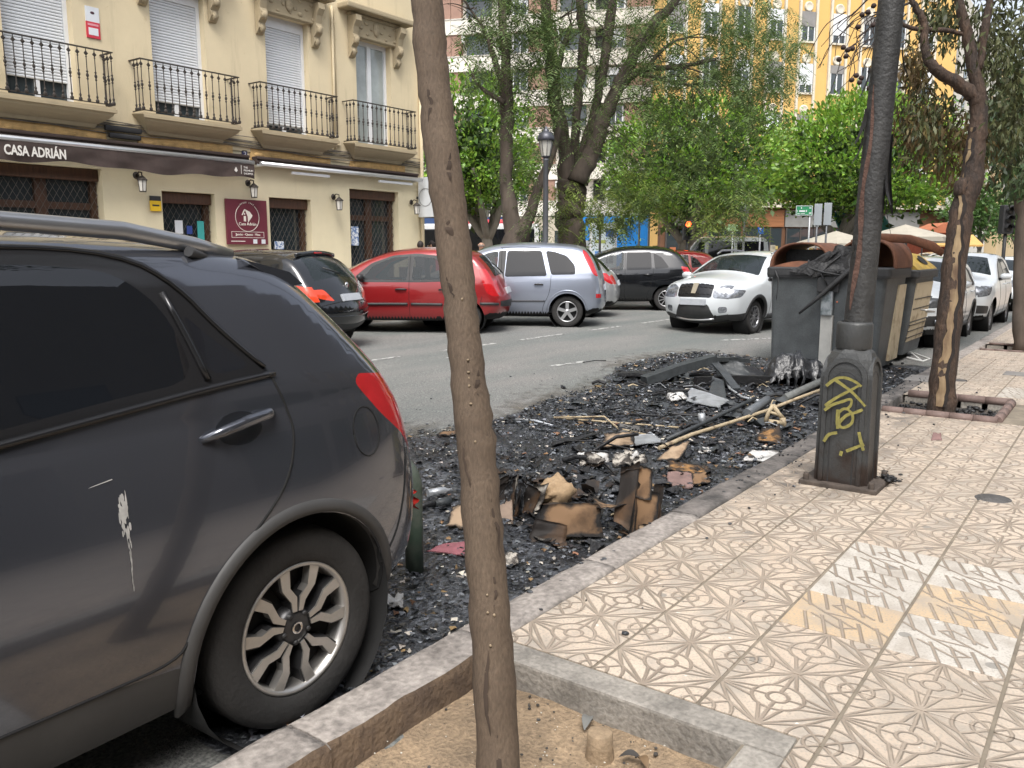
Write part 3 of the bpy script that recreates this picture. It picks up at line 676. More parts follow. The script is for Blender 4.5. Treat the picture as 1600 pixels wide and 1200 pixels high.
    def mirror(s, x, z, mat, sides=(-1, 1), sz=(.07, .11, .08)):
        for g in sides:
            p = s.pts([(x, z)], g)[0]+np.array([0, g*.13, .05])
            h = MB().ell(p, sz, 12, 8, lambda d: .8+.25*min(1, abs(d[1])*1.2)).obj('wing_mirror', mat, s.o)
            MB().tube([p+np.array([0, -g*.14, -.06]), p+np.array([0, -g*.04, -.02])], .025, 8).obj('mirror_arm', blackp, h)
    def seats(s, xs_, z0, h=.62, wd=.5):
        for x in xs_:
            for y in (-.37, .37):
                mb = MB().bbox((x, y-wd/2, z0), (x+.5, y+wd/2, z0+.2), .06)
                mb.bbox((x-.12, y-wd/2, z0+.15), (x+.03, y+wd/2, z0+h), .06, Matrix.Translation((x, 0, z0)) @ Matrix.Rotation(-.18, 4, 'Y') @ Matrix.Translation((-x, 0, -z0)))
                mb.bbox((x-.24, y-.13, z0+h), (x-.13, y+.13, z0+h+.18), .04); mb.obj('seat', seatm, s.o)
        MB().bbox((.5, -s.W/2+.2, .26), (s.L-1.0, s.W/2-.2, .4), .05).obj('cabin_floor', seatm, s.o)
        MB().bbox((s.L-1.75, -s.W/2+.2, .6), (s.L-1.2, s.W/2-.2, .93), .08).obj('dashboard', seatm, s.o)
    def place(s, x, y, z, heading, ref=(0, 0)):
        """ref (x along the car, y) lands on world x, y"""
        ca, sa = math.cos(heading), math.sin(heading)
        s.o.location = (float(x-(ref[0]*ca-ref[1]*sa)), float(y-(ref[0]*sa+ref[1]*ca)), float(z)); s.o.rotation_euler = (0, 0, heading); return s
    def plate(s, pts4, parent=None):      # small plate following the strip at (x,z,s)
        a, b = s.spts([(*pts4[0][:2], 0.)])[0], s.spts([(*pts4[3][:2], 0.)])[0]; c = (a+b)/2; u_ = (b-a)/np.linalg.norm(b-a); n_ = np.array([-u_[2], 0, u_[0]]); n_ = n_ if n_[0]*(c[0]-s.L/2) > 0 else -n_
        T = Matrix(((n_[0], 0, u_[0], c[0]), (0, 1, 0, 0), (n_[2], 0, u_[2], c[2]), (0, 0, 0, 1))); return MB().bbox((-.06, -.26, -.058), (.014, .26, .058), .004, T).obj('number_plate', platen, parent or s.o)
# ================================================================ the dark grey SUV at the kerb (rear half in view)
suvp = paint('graphite_paint', (.098, .105, .125), .72, .17)
SL, SW = 4.40, 1.83
# x from the rear end, z from the road; columns: x, z, edge radius, crown
sil = [(.10, .34, .20, .06), (.02, .50, .22, .10), (.0, .70, .24, .12), (.03, .90, .22, .10), (.10, 1.08, .16, .08), (.22, 1.22, .10, .06), (.44, 1.44, .09, .05), (.64, 1.625, .10, .05), (.90, 1.69, .12, .04),
       (1.6, 1.73, .13, .04), (2.4, 1.70, .13, .05), (2.75, 1.61, .10, .07), (3.15, 1.30, .08, .10), (3.45, 1.10, .10, .10), (3.9, 1.02, .14, .08), (4.2, .93, .18, .10), (4.36, .78, .24, .14), (4.40, .55, .24, .14), (4.34, .33, .20, .1),
       (3.9, .26, .04, 0), (2.5, .25, .04, 0), (1.3, .25, .04, 0), (.6, .28, .04, 0)]
suv = Car('parked_suv', 'dark grey metallic suv parked at the kerb in the left foreground', suvp, SL, SW, sil, [(.80, .37), (3.45, .37)], [(0, 1.12), (.85, 1.18), (1.7, 1.17), (2.6, 1.12), (3.2, 1.04), (4.4, .95)], tum=.40, step=.038, R=.355, rimR=.238, tw=.225, archR=.42, rear_taper=(.17, .75))
suv.wstyle = 'y'; suv.rimmat = M('suv_rim', (.50, .485, .46), .38, metal=.85, var=.12, vs=12); suv.ntyre = 56
win = [(1.10, 1.285), (1.16, 1.51), (1.28, 1.615), (1.5, 1.64), (2.05, 1.635), (2.08, 1.185), (1.7, 1.225), (1.35, 1.265)]
qwin = [(.90, 1.305), (1.02, 1.40), (1.105, 1.495), (1.06, 1.29)]
wfr = [(.83, 1.27), (1.0, 1.44), (1.10, 1.585), (1.25, 1.665), (1.6, 1.685), (2.5, 1.66), (2.75, 1.55), (3.17, 1.14), (2.9, 1.09), (2.08, 1.155), (1.6, 1.205), (1.1, 1.26)]
suv.side('window_trim', wfr, M('gloss_black_trim', (.012, .012, .013), .22, var=.05), 1)
suv.side('rear_door_window', win, M('privacy_glass', (.006, .007, .009), .02, var=0, spec=.65), 2)
suv.side('quarter_window', qwin, M('privacy_glass_small', (.012, .013, .016), .04, var=0, spec=.6), 1)
suv.side('front_door_window', [(2.14, 1.18), (2.11, 1.63), (2.5, 1.61), (2.68, 1.52), (3.05, 1.15), (2.9, 1.125)], MATS['privacy_glass'], 1)
suv.side('tail_light', [(.26, 1.205), (.43, 1.225), (.46, 1.195), (.35, 1.07), (.20, .95), (.12, .84), (-.2, .80), (-.2, 1.15), (.14, 1.19)], redl, 1)
cut = [(x, z) for x, z in [(-.1, .30), (-.1, .52), (.25, .50), (.37, .48)]]
suv.side('sill_cladding', [(1.20, .245), (1.24, .43), (1.5, .455), (2.9, .44), (3.05, .41), (3.06, .245), (2.5, .235)], M('grey_cladding', (.045, .044, .043), .6, var=.15, vs=6), 1)
suv.strip('rear_window', [(.36, 1.28, -.75), (.36, 1.28, .75), (.62, 1.52, .68), (.62, 1.52, -.68)], glassd, 1)
suv.strip('windscreen', [(3.30, 1.20, -.85), (3.30, 1.20, .85), (2.75, 1.57, .8), (2.75, 1.57, -.8)], glassc, 1)
suv.finish()
q = np.linspace(-.30, PI+.02, 40)
for (cx_, cz_) in suv.wheels:                               # grey wheel arch mouldings
    for g in (-1, 1):
        arch = MB(); rows = []
        for rr, off in ((.418, -.03), (.422, .012), (.44, .014), (.462, .011), (.468, -.002)):
            rows.append(suv.pts(np.stack([cx_+rr*np.cos(q)*1.02, cz_+rr*np.sin(q)], -1), g, off))
        V = np.vstack(rows); n = len(q); arch.add(V, [(i*n+k, i*n+k+1, (i+1)*n+k+1, (i+1)*n+k) for i in range(4) for k in range(n-1)], True)
        arch.obj('wheel_arch_moulding', MATS['grey_cladding'], suv.o)
suv.seam([(.845, 1.27), (.80, 1.14), (.795, 1.06), (.85, .92), (.98, .80), (1.13, .70), (1.24, .52), (1.29, .46), (1.5, .455), (2.07, .455), (2.075, 1.15)], it=2, r=.0045)
suv.seam([(2.085, 1.15), (2.09, .455), (3.0, .45), (3.1, .6), (3.12, 1.05)], it=1, r=.0045)
suv.seam([(.40, .49), (.30, .58), (.24, .72), (.20, .90)], r=.004)
suv.seam([(.86, 1.295), (.99, 1.43), (1.09, 1.57), (1.24, 1.668), (1.6, 1.69), (2.5, 1.665)], r=.009, mat=MATS['gloss_black_trim'], name='window_seal', off=.002)
suv.seam([(.83, 1.272), (1.1, 1.252), (1.6, 1.20), (2.08, 1.15), (3.1, 1.09)], r=.012, mat=MATS['gloss_black_trim'], name='window_seal', off=.004)
suv.seam([(1.075, 1.28), (1.11, 1.43), (1.145, 1.55)], r=.011, mat=MATS['gloss_black_trim'], name='window_divider', off=.002)
for g in (-1, 1):                                           # fuel flap outline is on the kerb side only in view
    if g == 1:
        t = np.linspace(0, 2*PI, 25)[:-1]; suv.seam(np.stack([.45+.075*np.cos(t), 1.015+.09*np.sin(t)], -1), g, r=.003, it=0, closed=True, name='fuel_flap_gap')
    # door handle: recess, grip and keyhole end
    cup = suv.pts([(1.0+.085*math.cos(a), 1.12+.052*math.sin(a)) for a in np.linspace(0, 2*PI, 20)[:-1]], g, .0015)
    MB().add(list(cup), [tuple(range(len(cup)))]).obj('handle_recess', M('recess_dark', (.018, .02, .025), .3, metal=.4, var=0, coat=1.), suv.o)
    P = suv.pts([(.865, 1.147), (.90, 1.145), (.98, 1.135), (1.08, 1.117), (1.135, 1.105)], g, .035); P[0] = suv.pts([(.862, 1.147)], g, .0)[0]; P[-1] = suv.pts([(1.14, 1.104)], g, 0.)[0]
    MB().tube(P, [.014, .018, .019, .017, .011], 10, squash=.8).obj('door_handle', suvp, suv.o)
    # roof rail
    z = 1.70; P = [suv.pts([(x_, 1.645)], g)[0]*np.array([1, .93, 1])+np.array([0, 0, dz]) for x_, dz in ((.80, .02), (.95, .05), (1.2, .092), (1.6, .115), (2.2, .115), (2.6, .085), (2.75, .05))]
    rr = MB().tube(P, [.018, .026, .028, .026, .026, .026, .018], 10, squash=.75).obj('roof_rail', M('satin_rail', (.36, .37, .39), .3, metal=.8, var=.05), suv.o)
    for x_ in (.9, 2.68): MB().tube([suv.pts([(x_, 1.645)], g)[0]*np.array([1, .93, 1])+np.array([0, 0, .0]), suv.pts([(x_+(.1 if x_ < 1 else -.1), 1.60)], g)[0]*np.array([1, .93, 1])+np.array([0, 0, .075])], [.018, .018], 8).obj('rail_foot', blackp, rr)
suv.mirror(2.95, 1.08, suvp)
# spoiler lip at the trailing roof edge
sp_ = [(.66, 1.585), (.58, 1.555), (.53, 1.56), (.59, 1.605), (.78, 1.65)]
V = []; n = 13
for i in range(n):
    y = -.66+1.32*i/(n-1); k = 1-(abs(y)/.66)**4*.25
    for (x_, z_) in sp_: V.append((x_+(1-k)*.12, y, z_+.02-(1-k)*.09))
m_ = len(sp_); MB().add(V, [(i*m_+k, (i+1)*m_+k, (i+1)*m_+(k+1) % m_, i*m_+(k+1) % m_) for i in range(n-1) for k in range(m_)], True).add(V[:m_], [tuple(range(m_))]).add(V[-m_:], [tuple(range(m_))]).obj('spoiler', suvp, suv.o)
# bird droppings and dust streaks on the door
drop = M('bird_dropping', (.36, .35, .33), .8, var=.2, vs=30)
for g in (1,):
    mb = MB(); rd = random.Random(5)
    def spot(x0, z0, a, b, ang=0.): 
        q_ = np.linspace(0, 2*PI, 9)[:-1]; c = suv.pts(np.stack([x0+a*np.cos(q_)*(1+.2*np.sin(3*q_+z0*90)), z0+b*np.sin(q_)], -1), g, .0012+.0004*rd.random()); mb.add(list(c), [tuple(range(8))])
    for i in range(60): z0 = 1.0-.012*abs(rd.gauss(0, 7)); k_ = max(0., 1-(1.0-z0)/.22); spot(1.415+rd.gauss(0, .0055)*(k_+.25), z0, rd.uniform(.001, .0042)*(.3+k_), rd.uniform(.006, .018))
    for i in range(7): spot(1.413-.002*math.sin(i), .86-.02*i, .0012, .012)
    mb.obj('dropping_streak', drop, suv.o, fix=False)
    c = suv.pts([(1.49, 1.043), (1.43, 1.052), (1.43, 1.049), (1.50, 1.04)], g, .0016); MB().add(list(c), [(0, 1, 2, 3)]).obj('scratch', drop, suv.o, fix=False)
# heading -X: its left side (+y local) looks at the pavement
suv.seats([1.3, 2.2], .45)
suv.place(2.578, 2.18+SW/2, -.12, PI, (0, 0))
# ================================================================ the other vehicles
def ztop(*a): return list(a)
def circ(cx_, cz_, r, n=20, sx=1.): t = np.linspace(0, 2*PI, n+1)[:-1]; return np.stack([cx_+r*sx*np.cos(t), cz_+r*np.sin(t)], -1)
def base(L, zb=.24): return [(L-.45, zb, .04, 0), (L*.6, zb-.01, .04, 0), (L*.35, zb-.01, .04, 0), (.5, zb+.01, .04, 0)]
# ---- red hatchback, seen from its left rear
redp = paint('red_paint', (.26, .012, .014), .2, .3)
L = 3.86
red = Car('parked_hatchback', 'red hatchback parked at an angle behind the leaning trunk', redp, L, 1.67,
    [(.10, .27, .16, .06), (.0, .42, .22, .12), (-.02, .62, .22, .13), (.06, .80, .18, .12), (.12, .98, .12, .11), (.28, 1.22, .08, .09), (.48, 1.42, .09, .06), (.8, 1.5, .11, .05), (1.3, 1.525, .12, .05), (1.9, 1.49, .11, .05), (2.4, 1.35, .08, .07), (2.85, 1.1, .08, .1), (3.15, .97, .12, .1), (3.55, .84, .18, .1), (3.82, .66, .22, .14), (3.86, .48, .22, .14), (3.8, .27, .16, .08)]+base(L),
    [(.62, .30), (3.06, .30)], [(0, .93), (1.0, .92), (2.6, .86), (3.86, .8)], R=.295, rimR=.19, tw=.18, archR=.35, step=.06)
red.wstyle = '7'; red.rimmat = alloy
red.side('window_frame', [(.62, .96), (.80, 1.25), (1.05, 1.40), (1.5, 1.445), (1.95, 1.41), (2.35, 1.27), (2.72, .97), (2.6, .93), (1.4, .93)], blackp, 1)
red.side('rear_door_window', [(.90, .99), (1.0, 1.22), (1.18, 1.36), (1.56, 1.40), (1.58, .965)], glassc, 1)
red.side('front_door_window', [(1.68, .965), (1.66, 1.40), (1.95, 1.37), (2.3, 1.23), (2.52, .98)], glassc, 1)
red.side('rear_quarter_glass', [(.70, .99), (.83, .99), (.91, 1.2), (.88, 1.24)], glassd, 1)
red.side('tail_light', [(-.2, .70), (.10, .68), (.22, .74), (.30, .95), (.38, 1.16), (.26, 1.18), (-.2, 1.0)], redl, 1)
red.strip('tail_light', [(.06, .74, .98), (.12, .96, 1.2), (.12, .96, .80), (.03, .72, .84)], redl, 1, True, 'L')
red.strip('rear_window', [(.15, 1.03, -.78), (.15, 1.03, .78), (.42, 1.36, .70), (.42, 1.36, -.70)], glassc, 1)
red.strip('windscreen', [(2.80, 1.13, -.85), (2.80, 1.13, .85), (2.2, 1.42, .8), (2.2, 1.42, -.8)], glassc, 1)
red.strip('rear_bumper_strip', [(-.01, .50, -1.2), (-.01, .50, 1.2), (-.02, .57, 1.2), (-.02, .57, -1.2)], blackp, 0)
red.strip('head_light', [(3.6, .81, .95), (3.8, .68, .98), (3.8, .68, .5), (3.62, .8, .6)], clearl, 1, True, 'L')
red.finish()
red.seam([(.02, .54), (.15, .55), (.34, .55)], r=.028, mat=blackp, name='bumper_strip', off=.0)
red.seam([(1.02, .535), (1.6, .54)], r=.026, mat=blackp, name='rub_strip', it=0, off=.004); red.seam([(1.66, .54), (2.55, .535)], r=.026, mat=blackp, name='rub_strip', it=0, off=.004)
red.seam([(1.63, 1.44), (1.63, .27)], it=0); red.seam([(.66, 1.0), (.70, .82), (.9, .62), (.99, .45), (1.0, .26)]); red.seam([(2.62, .95), (2.62, .3)], it=0)
red.seam([(.34, .54), (.30, .68)], it=0)
red.handle(.98, .80, blackp); red.handle(1.78, .80, blackp); red.mirror(2.5, .97, blackp); red.seats([1.0, 1.9], .4)
pl = red.plate([(.05, .66, -.30), (.05, .66, .30), (.07, .78, .30), (.07, .78, -.30)])
P = red.spts([(.14, 1.0, 0), (.2, 1.1, .15), (.3, 1.2, .3)], .03); MB().tube(P, .012, 6).obj('wiper', blackp, red.o)
p = dep(727, 519, 15.2); red.place(p[0], p[1], road_z(p[1]), R_(120), (.62, .74))
# ---- black hatchback, rear to the camera, half hidden by the SUV
blk = paint('black_paint', (.008, .009, .011), .3, .2)
L = 4.03
pug = Car('parked_hatchback', 'black hatchback with orange tail light and blank plate beside the grey suv', blk, L, 1.74,
    [(.14, .28, .16, .06), (.02, .42, .24, .14), (-.02, .60, .26, .15), (.06, .74, .22, .14), (.10, .88, .14, .13), (.22, 1.04, .08, .12), (.42, 1.28, .08, .09), (.60, 1.40, .09, .06), (.95, 1.46, .11, .05), (1.6, 1.475, .12, .05), (2.1, 1.42, .1, .06), (2.5, 1.26, .08, .08), (2.95, 1.04, .08, .1), (3.3, .92, .12, .1), (3.75, .76, .2, .12), (4.0, .6, .24, .16), (4.03, .42, .22, .14), (3.92, .27, .16, .08)]+base(L),
    [(.70, .30), (3.24, .30)], [(0, .92), (1.0, .95), (2.6, .88), (4.03, .8)], R=.305, rimR=.2, tw=.19, archR=.355, step=.06)
pug.wstyle = '5'; pug.rimmat = alloy
pug.side('window_frame', [(.72, 1.0), (.95, 1.28), (1.3, 1.385), (1.8, 1.39), (2.3, 1.25), (2.75, .95), (1.6, .95)], blackp, 1)
pug.side('side_window', [(.85, 1.02), (1.0, 1.24), (1.3, 1.35), (1.48, 1.355), (1.5, .99)], glassd, 1); pug.side('front_door_window', [(1.56, .99), (1.55, 1.355), (1.8, 1.355), (2.25, 1.22), (2.6, .97)], glassc, 1)
pug.side('tail_light', [(-.2, .78), (.12, .74), (.30, .80), (.50, .97), (.44, 1.0), (.25, .97), (-.2, .95)], orangel, 1)
pug.strip('tail_light', [(.08, .78, .98), (.14, .94, 1.2), (.12, .92, .78), (.05, .72, .62), (.05, .70, .68)], orangel, 1, True, 'L')
pug.strip('rear_window', [(.20, 1.02, -.86), (.20, 1.02, .86), (.52, 1.35, .74), (.52, 1.35, -.74)], glassc, 1)
pug.strip('windscreen', [(2.90, 1.07, -.85), (2.90, 1.07, .85), (2.3, 1.35, .8), (2.3, 1.35, -.8)], glassc, 1)
pug.strip('bumper_recess', [(.02, .34, -.8), (.02, .34, .8), (.0, .42, .8), (.0, .42, -.8)], blackp, 1)
pug.strip('head_light', [(3.6, .83, .95), (3.95, .66, .98), (3.95, .66, .6), (3.62, .8, .7)], clearl, 1, True, 'L')
pug.finish()
pug.seam([(1.53, 1.40), (1.53, .28)], it=0); pug.handle(1.7, .84, blk); pug.mirror(2.55, .96, blk); pug.seats([1.0, 1.9], .38)
pug.sseam([(.03, .68, -1), (.03, .68, 1)], .006); pug.sseam([(.0, .53, -1), (.0, .53, 1)], .012, blk, 'bumper_crease', .0)
pug.plate([(.03, .70, -.28), (.03, .70, .28), (.07, .80, .28), (.07, .80, -.28)])
P = pug.spts([(.12, .90, -.06), (.12, .90, .06)], .01); mb = MB().ell(P.mean(0), (.015, .05, .05)); mb.obj('emblem', chrome, pug.o)
P = pug.spts([(.60, 1.40, q) for q in np.linspace(-.85, .85, 9)], .0); mb = MB().tube(P+np.array([-.04, 0, .02]), .035, 8, squash=.6); sp2 = mb.obj('roof_spoiler', blk, pug.o)
mb = MB().bbox((P[4][0]-.085, -.09, P[4][2]+.005), (P[4][0]-.06, .09, P[4][2]+.03), .005); mb.obj('brake_light', redl, sp2)
P = pug.spts([(.22, 1.04, .0), (.26, 1.09, .2), (.32, 1.16, .42)], .03); MB().tube(P, .012, 6).obj('wiper', blackp, pug.o)
p = dep(543, 480, 12.8); pug.place(p[0], p[1], road_z(9.5), R_(107), (0, 0))
# ---- silver-blue compact MPV
slv = paint('silver_blue_paint', (.30, .33, .40), .6, .32)
L = 4.04
mpv = Car('parked_minivan', 'silver blue compact minivan parked at an angle right of the leaning trunk', slv, L, 1.69,
    [(.08, .28, .14, .06), (.0, .42, .2, .1), (-.01, .62, .2, .1), (.03, .85, .16, .1), (.07, 1.05, .12, .1), (.20, 1.36, .09, .08), (.36, 1.55, .1, .05), (.8, 1.61, .12, .05), (1.5, 1.635, .13, .05), (2.1, 1.6, .12, .05), (2.55, 1.45, .09, .07), (3.05, 1.14, .08, .1), (3.35, 1.0, .12, .1), (3.75, .86, .18, .12), (4.0, .66, .22, .14), (4.04, .45, .22, .12), (3.96, .27, .16, .08)]+base(L),
    [(.66, .31), (3.28, .31)], [(0, 1.0), (1.0, .99), (2.6, .95), (4.04, .9)], R=.31, rimR=.205, tw=.19, archR=.365, step=.06)
mpv.wstyle = '5'; mpv.rimmat = alloy
mpv.side('rear_quarter_window', [(.50, 1.04), (.52, 1.22), (.68, 1.40), (.95, 1.49), (1.10, 1.50), (.98, 1.03)], glassd, 1)
mpv.side('rear_door_window', [(1.06, 1.01), (1.18, 1.50), (1.5, 1.52), (1.86, 1.50), (1.90, .99)], glassd, 1)
mpv.side('door_pillar', [(1.91, .98), (1.88, 1.51), (2.03, 1.50), (2.05, .97)], blackp, 0)
mpv.side('front_door_window', [(2.06, .97), (2.04, 1.50), (2.25, 1.46), (2.5, 1.34), (2.82, 1.06), (2.82, .97)], glassc, 1)
mpv.side('tail_light', [(-.2, 1.02), (.10, 1.0), (.17, 1.06), (.36, 1.42), (.38, 1.53), (.22, 1.54), (-.2, 1.3)], redl, 1)
mpv.side('rear_reflector', [(-.2, .58), (.10, .58), (.10, .66), (-.2, .66)], redl, 0)
mpv.strip('rear_window', [(.09, 1.1, -.8), (.09, 1.1, .8), (.32, 1.5, .75), (.32, 1.5, -.75)], glassd, 1)
mpv.strip('windscreen', [(3.0, 1.17, -.85), (3.0, 1.17, .85), (2.4, 1.5, .8), (2.4, 1.5, -.8)], glassc, 1)
mpv.strip('head_light', [(3.65, .89, .95), (3.95, .7, .98), (3.95, .7, .6), (3.66, .88, .7)], clearl, 1, True, 'L')
mpv.finish()
mpv.seam([(1.10, .52), (1.95, .52)], r=.014, mat=blackp, name='rub_strip', it=0, off=.003); mpv.seam([(2.0, .52), (2.9, .52)], r=.014, mat=blackp, name='rub_strip', it=0, off=.003)
mpv.seam([(1.97, 1.55), (1.97, .27)], it=0); mpv.seam([(.98, 1.02), (.99, .8), (1.03, .62), (1.13, .45), (1.16, .27)]); mpv.seam([(2.86, .98), (2.9, .3)], it=0); mpv.seam([(1.2, 1.55), (1.6, 1.58), (2.0, 1.56)], r=.006)
mpv.handle(1.22, .84, blackp, .17); mpv.handle(2.14, .84, blackp, .17); mpv.mirror(2.7, 1.02, slv); mpv.seats([1.2, 2.1], .45)
mpv.plate([(.0, .72, -.3), (.0, .72, .3), (.02, .83, .3), (.02, .83, -.3)])
t = np.linspace(.05, PI-.05, 18)
for g in (1,): mpv.seam(np.stack([.66+.40*np.cos(t), .31+.42*np.sin(t)], -1), g, r=.012, mat=slv, name='arch_lip', it=0)
p = dep(886, 511, 16.6); mpv.place(p[0], p[1], road_z(p[1]), R_(120), (.66, .74))
# ---- a generic hatch for cars further off
def hatch(name, label, mat, H=1.5, L=4.1, W=1.72, step=.08, lights='rear', group=None, dark=True, tail=None, van=False):
    k = H/1.5
    if van:
        sil = [(.05, .35, .1, .02), (.0, .7, .12, .04), (.02, 1.2, .1, .05), (.08, H-.25, .08, .05), (.2, H-.05, .1, .04), (.6, H, .12, .04), (L-1.9, H, .12, .04), (L-1.5, H-.12, .1, .06), (L-.95, 1.22, .08, .1), (L-.6, 1.12, .1, .1), (L-.15, .95, .18, .12), (L, .7, .2, .12), (L-.03, .35, .16, .1)]+base(L, .3)
    else:
        sil = [(.10, .27, .14, .06), (.0, .42, .2, .1), (.0, .65, .2, .12), (.08, .9, .14, .11), (.2, 1.06*k, .09, .1), (.45, 1.36*k, .09, .07), (.75, 1.46*k, .1, .05), (1.4, 1.5*k, .12, .05), (2.0, 1.46*k, .11, .05), (2.5, 1.28*k, .08, .08), (3.0*L/4.1, 1.03*k, .08, .1), (L-.75, .92*k, .12, .1), (L-.3, .78*k, .2, .12), (L-.03, .6, .22, .14), (L, .42, .22, .14), (L-.08, .27, .16, .08)]+base(L)
    c = Car(name, label, mat, L, W, sil, [(.72, .31), (L-.82, .31)], [(0, .95*k), (1, .95*k), (L, .82*k)] if not van else [(0, 1.1), (L, 1.05)], R=.31, rimR=.205, tw=.19, archR=.36, step=step, group=group, ntyre=20, tum=.36 if not van else .14)
    c.wstyle = '10' if not van else '7'; c.rimmat = alloy
    g2 = glassd if dark else glassc
    if van:
        c.side('rear_window', [(.3, 1.2), (.32, H-.22), (1.6, H-.2), (1.6, 1.18)], glassd, 1); c.side('middle_window', [(1.75, 1.18), (1.75, H-.2), (L-2.05, H-.2), (L-2.0, 1.16)], glassd, 1)
        c.side('front_door_window', [(L-1.9, 1.15), (L-1.85, H-.22), (L-1.6, H-.25), (L-1.12, 1.25), (L-1.12, 1.15)], glassc, 1)
        c.strip('windscreen', [(L-1.0, 1.25, -.85), (L-1.0, 1.25, .85), (L-1.45, H-.2, .8), (L-1.45, H-.2, -.8)], glassc, 1)
    else:
        c.side('rear_quarter_window', [(.66, 1.02*k), (.85, 1.26*k), (1.06, 1.37*k), (1.02, .99*k)], g2, 1); c.side('rear_door_window', [(1.10, .98*k), (1.12, 1.38*k), (1.55, 1.415*k), (1.72, 1.40*k), (1.74, .96*k)], g2, 1)
        c.side('front_door_window', [(1.82, .95*k), (1.80, 1.40*k), (2.1, 1.35*k), (2.45, 1.2*k), (2.78, .96*k)], glassc, 1)
        c.strip('rear_window', [(.22, 1.08*k, -.8), (.22, 1.08*k, .8), (.5, 1.38*k, .74), (.5, 1.38*k, -.74)], g2, 1)
        c.strip('windscreen', [(2.92*L/4.1, 1.07*k, -.87), (2.92*L/4.1, 1.07*k, .87), (2.2, 1.42*k, .8), (2.2, 1.42*k, -.8)], glassc, 1)
        c.side('tail_light', [(-.2, .78), (.1, .76), (.32, .95*k), (.38, 1.06*k), (-.2, 1.02)], tail or redl, 1); c.strip('tail_light', [(.04, .74, .98), (.12, .96, 1.1), (.12, .96, .7), (.03, .76, .7)], tail or redl, 1, True, 'L')
        c.strip('head_light', [(L-.55, .86*k, .97), (L-.1, .66*k, .99), (L-.1, .66*k, .62), (L-.5, .84*k, .7)], clearl, 1, True, 'L')
        c.strip('grille', [(L-.02, .58, -.5), (L-.02, .58, .5), (L-.1, .68, .45), (L-.1, .68, -.45)], blackp, 1)
    c.finish()
    if not van: c.seam([(1.77, 1.44*k), (1.77, .28)], it=0); c.seam([(1.05, 1.0*k), (1.08, .7), (1.2, .45), (1.22, .28)]); c.handle(1.2, .85*k, mat); c.handle(1.95, .85*k, mat); c.mirror(2.68, 1.0*k, mat); c.seats([1.1, 2.0], .4); c.plate([(.02, .70, -.28), (.02, .70, .28), (.05, .80, .28), (.05, .80, -.28)])
    else: c.seam([(1.68, H-.12), (1.68, .32)], it=0); c.seam([(L-1.98, H-.15), (L-1.98, .32)], it=0); c.mirror(L-1.15, 1.2, blackp)
    return c
sv2 = paint('silver_paint', (.45, .46, .47), .6, .32); wht = paint('white_paint', (.56, .59, .61), .05, .35); blk2 = paint('black_paint_two', (.006, .007, .009), .25, .18); gryp = paint('grey_paint', (.16, .17, .18), .5, .3)
c = hatch('parked_hatchback', 'silver hatchback showing only its tail between minivan and black car', sv2, 1.42, 4.0); p = dep(957, 488, 19.2); c.place(p[0], p[1], road_z(p[1]), R_(118), (.05, .45))
c = hatch('parked_hatchback', 'glossy black five-door car parked at an angle behind the silver minivan', blk2, 1.6, 4.1, step=.07); c.rimmat = alloy
p = dep(1040, 488, 21.3); c.place(p[0], p[1], road_z(p[1]), R_(121), (.72, .76))
c = hatch('parked_hatchback', 'bright red car glimpsed behind the black five-door car', M('bright_red', (.5, .02, .02), .3, var=.05, coat=1.), 1.5, 4.0); p = dep(1100, 430, 26); c.place(p[0], p[1], .1, R_(121), (.6, .5))
v = hatch('passenger_van', 'white passenger van with dark windows crossing behind the parked cars', wht, 1.95, 5.0, 1.9, van=True, cat=None) if False else hatch('passenger_van', 'white passenger van with dark side windows beyond the parked cars', wht, 2.2, 5.0, 1.9, van=True)
v.o['category'] = 'van'; p = dep(1040, 415, 40); v.place(p[0], p[1], .1, R_(126), (5.0, .9))
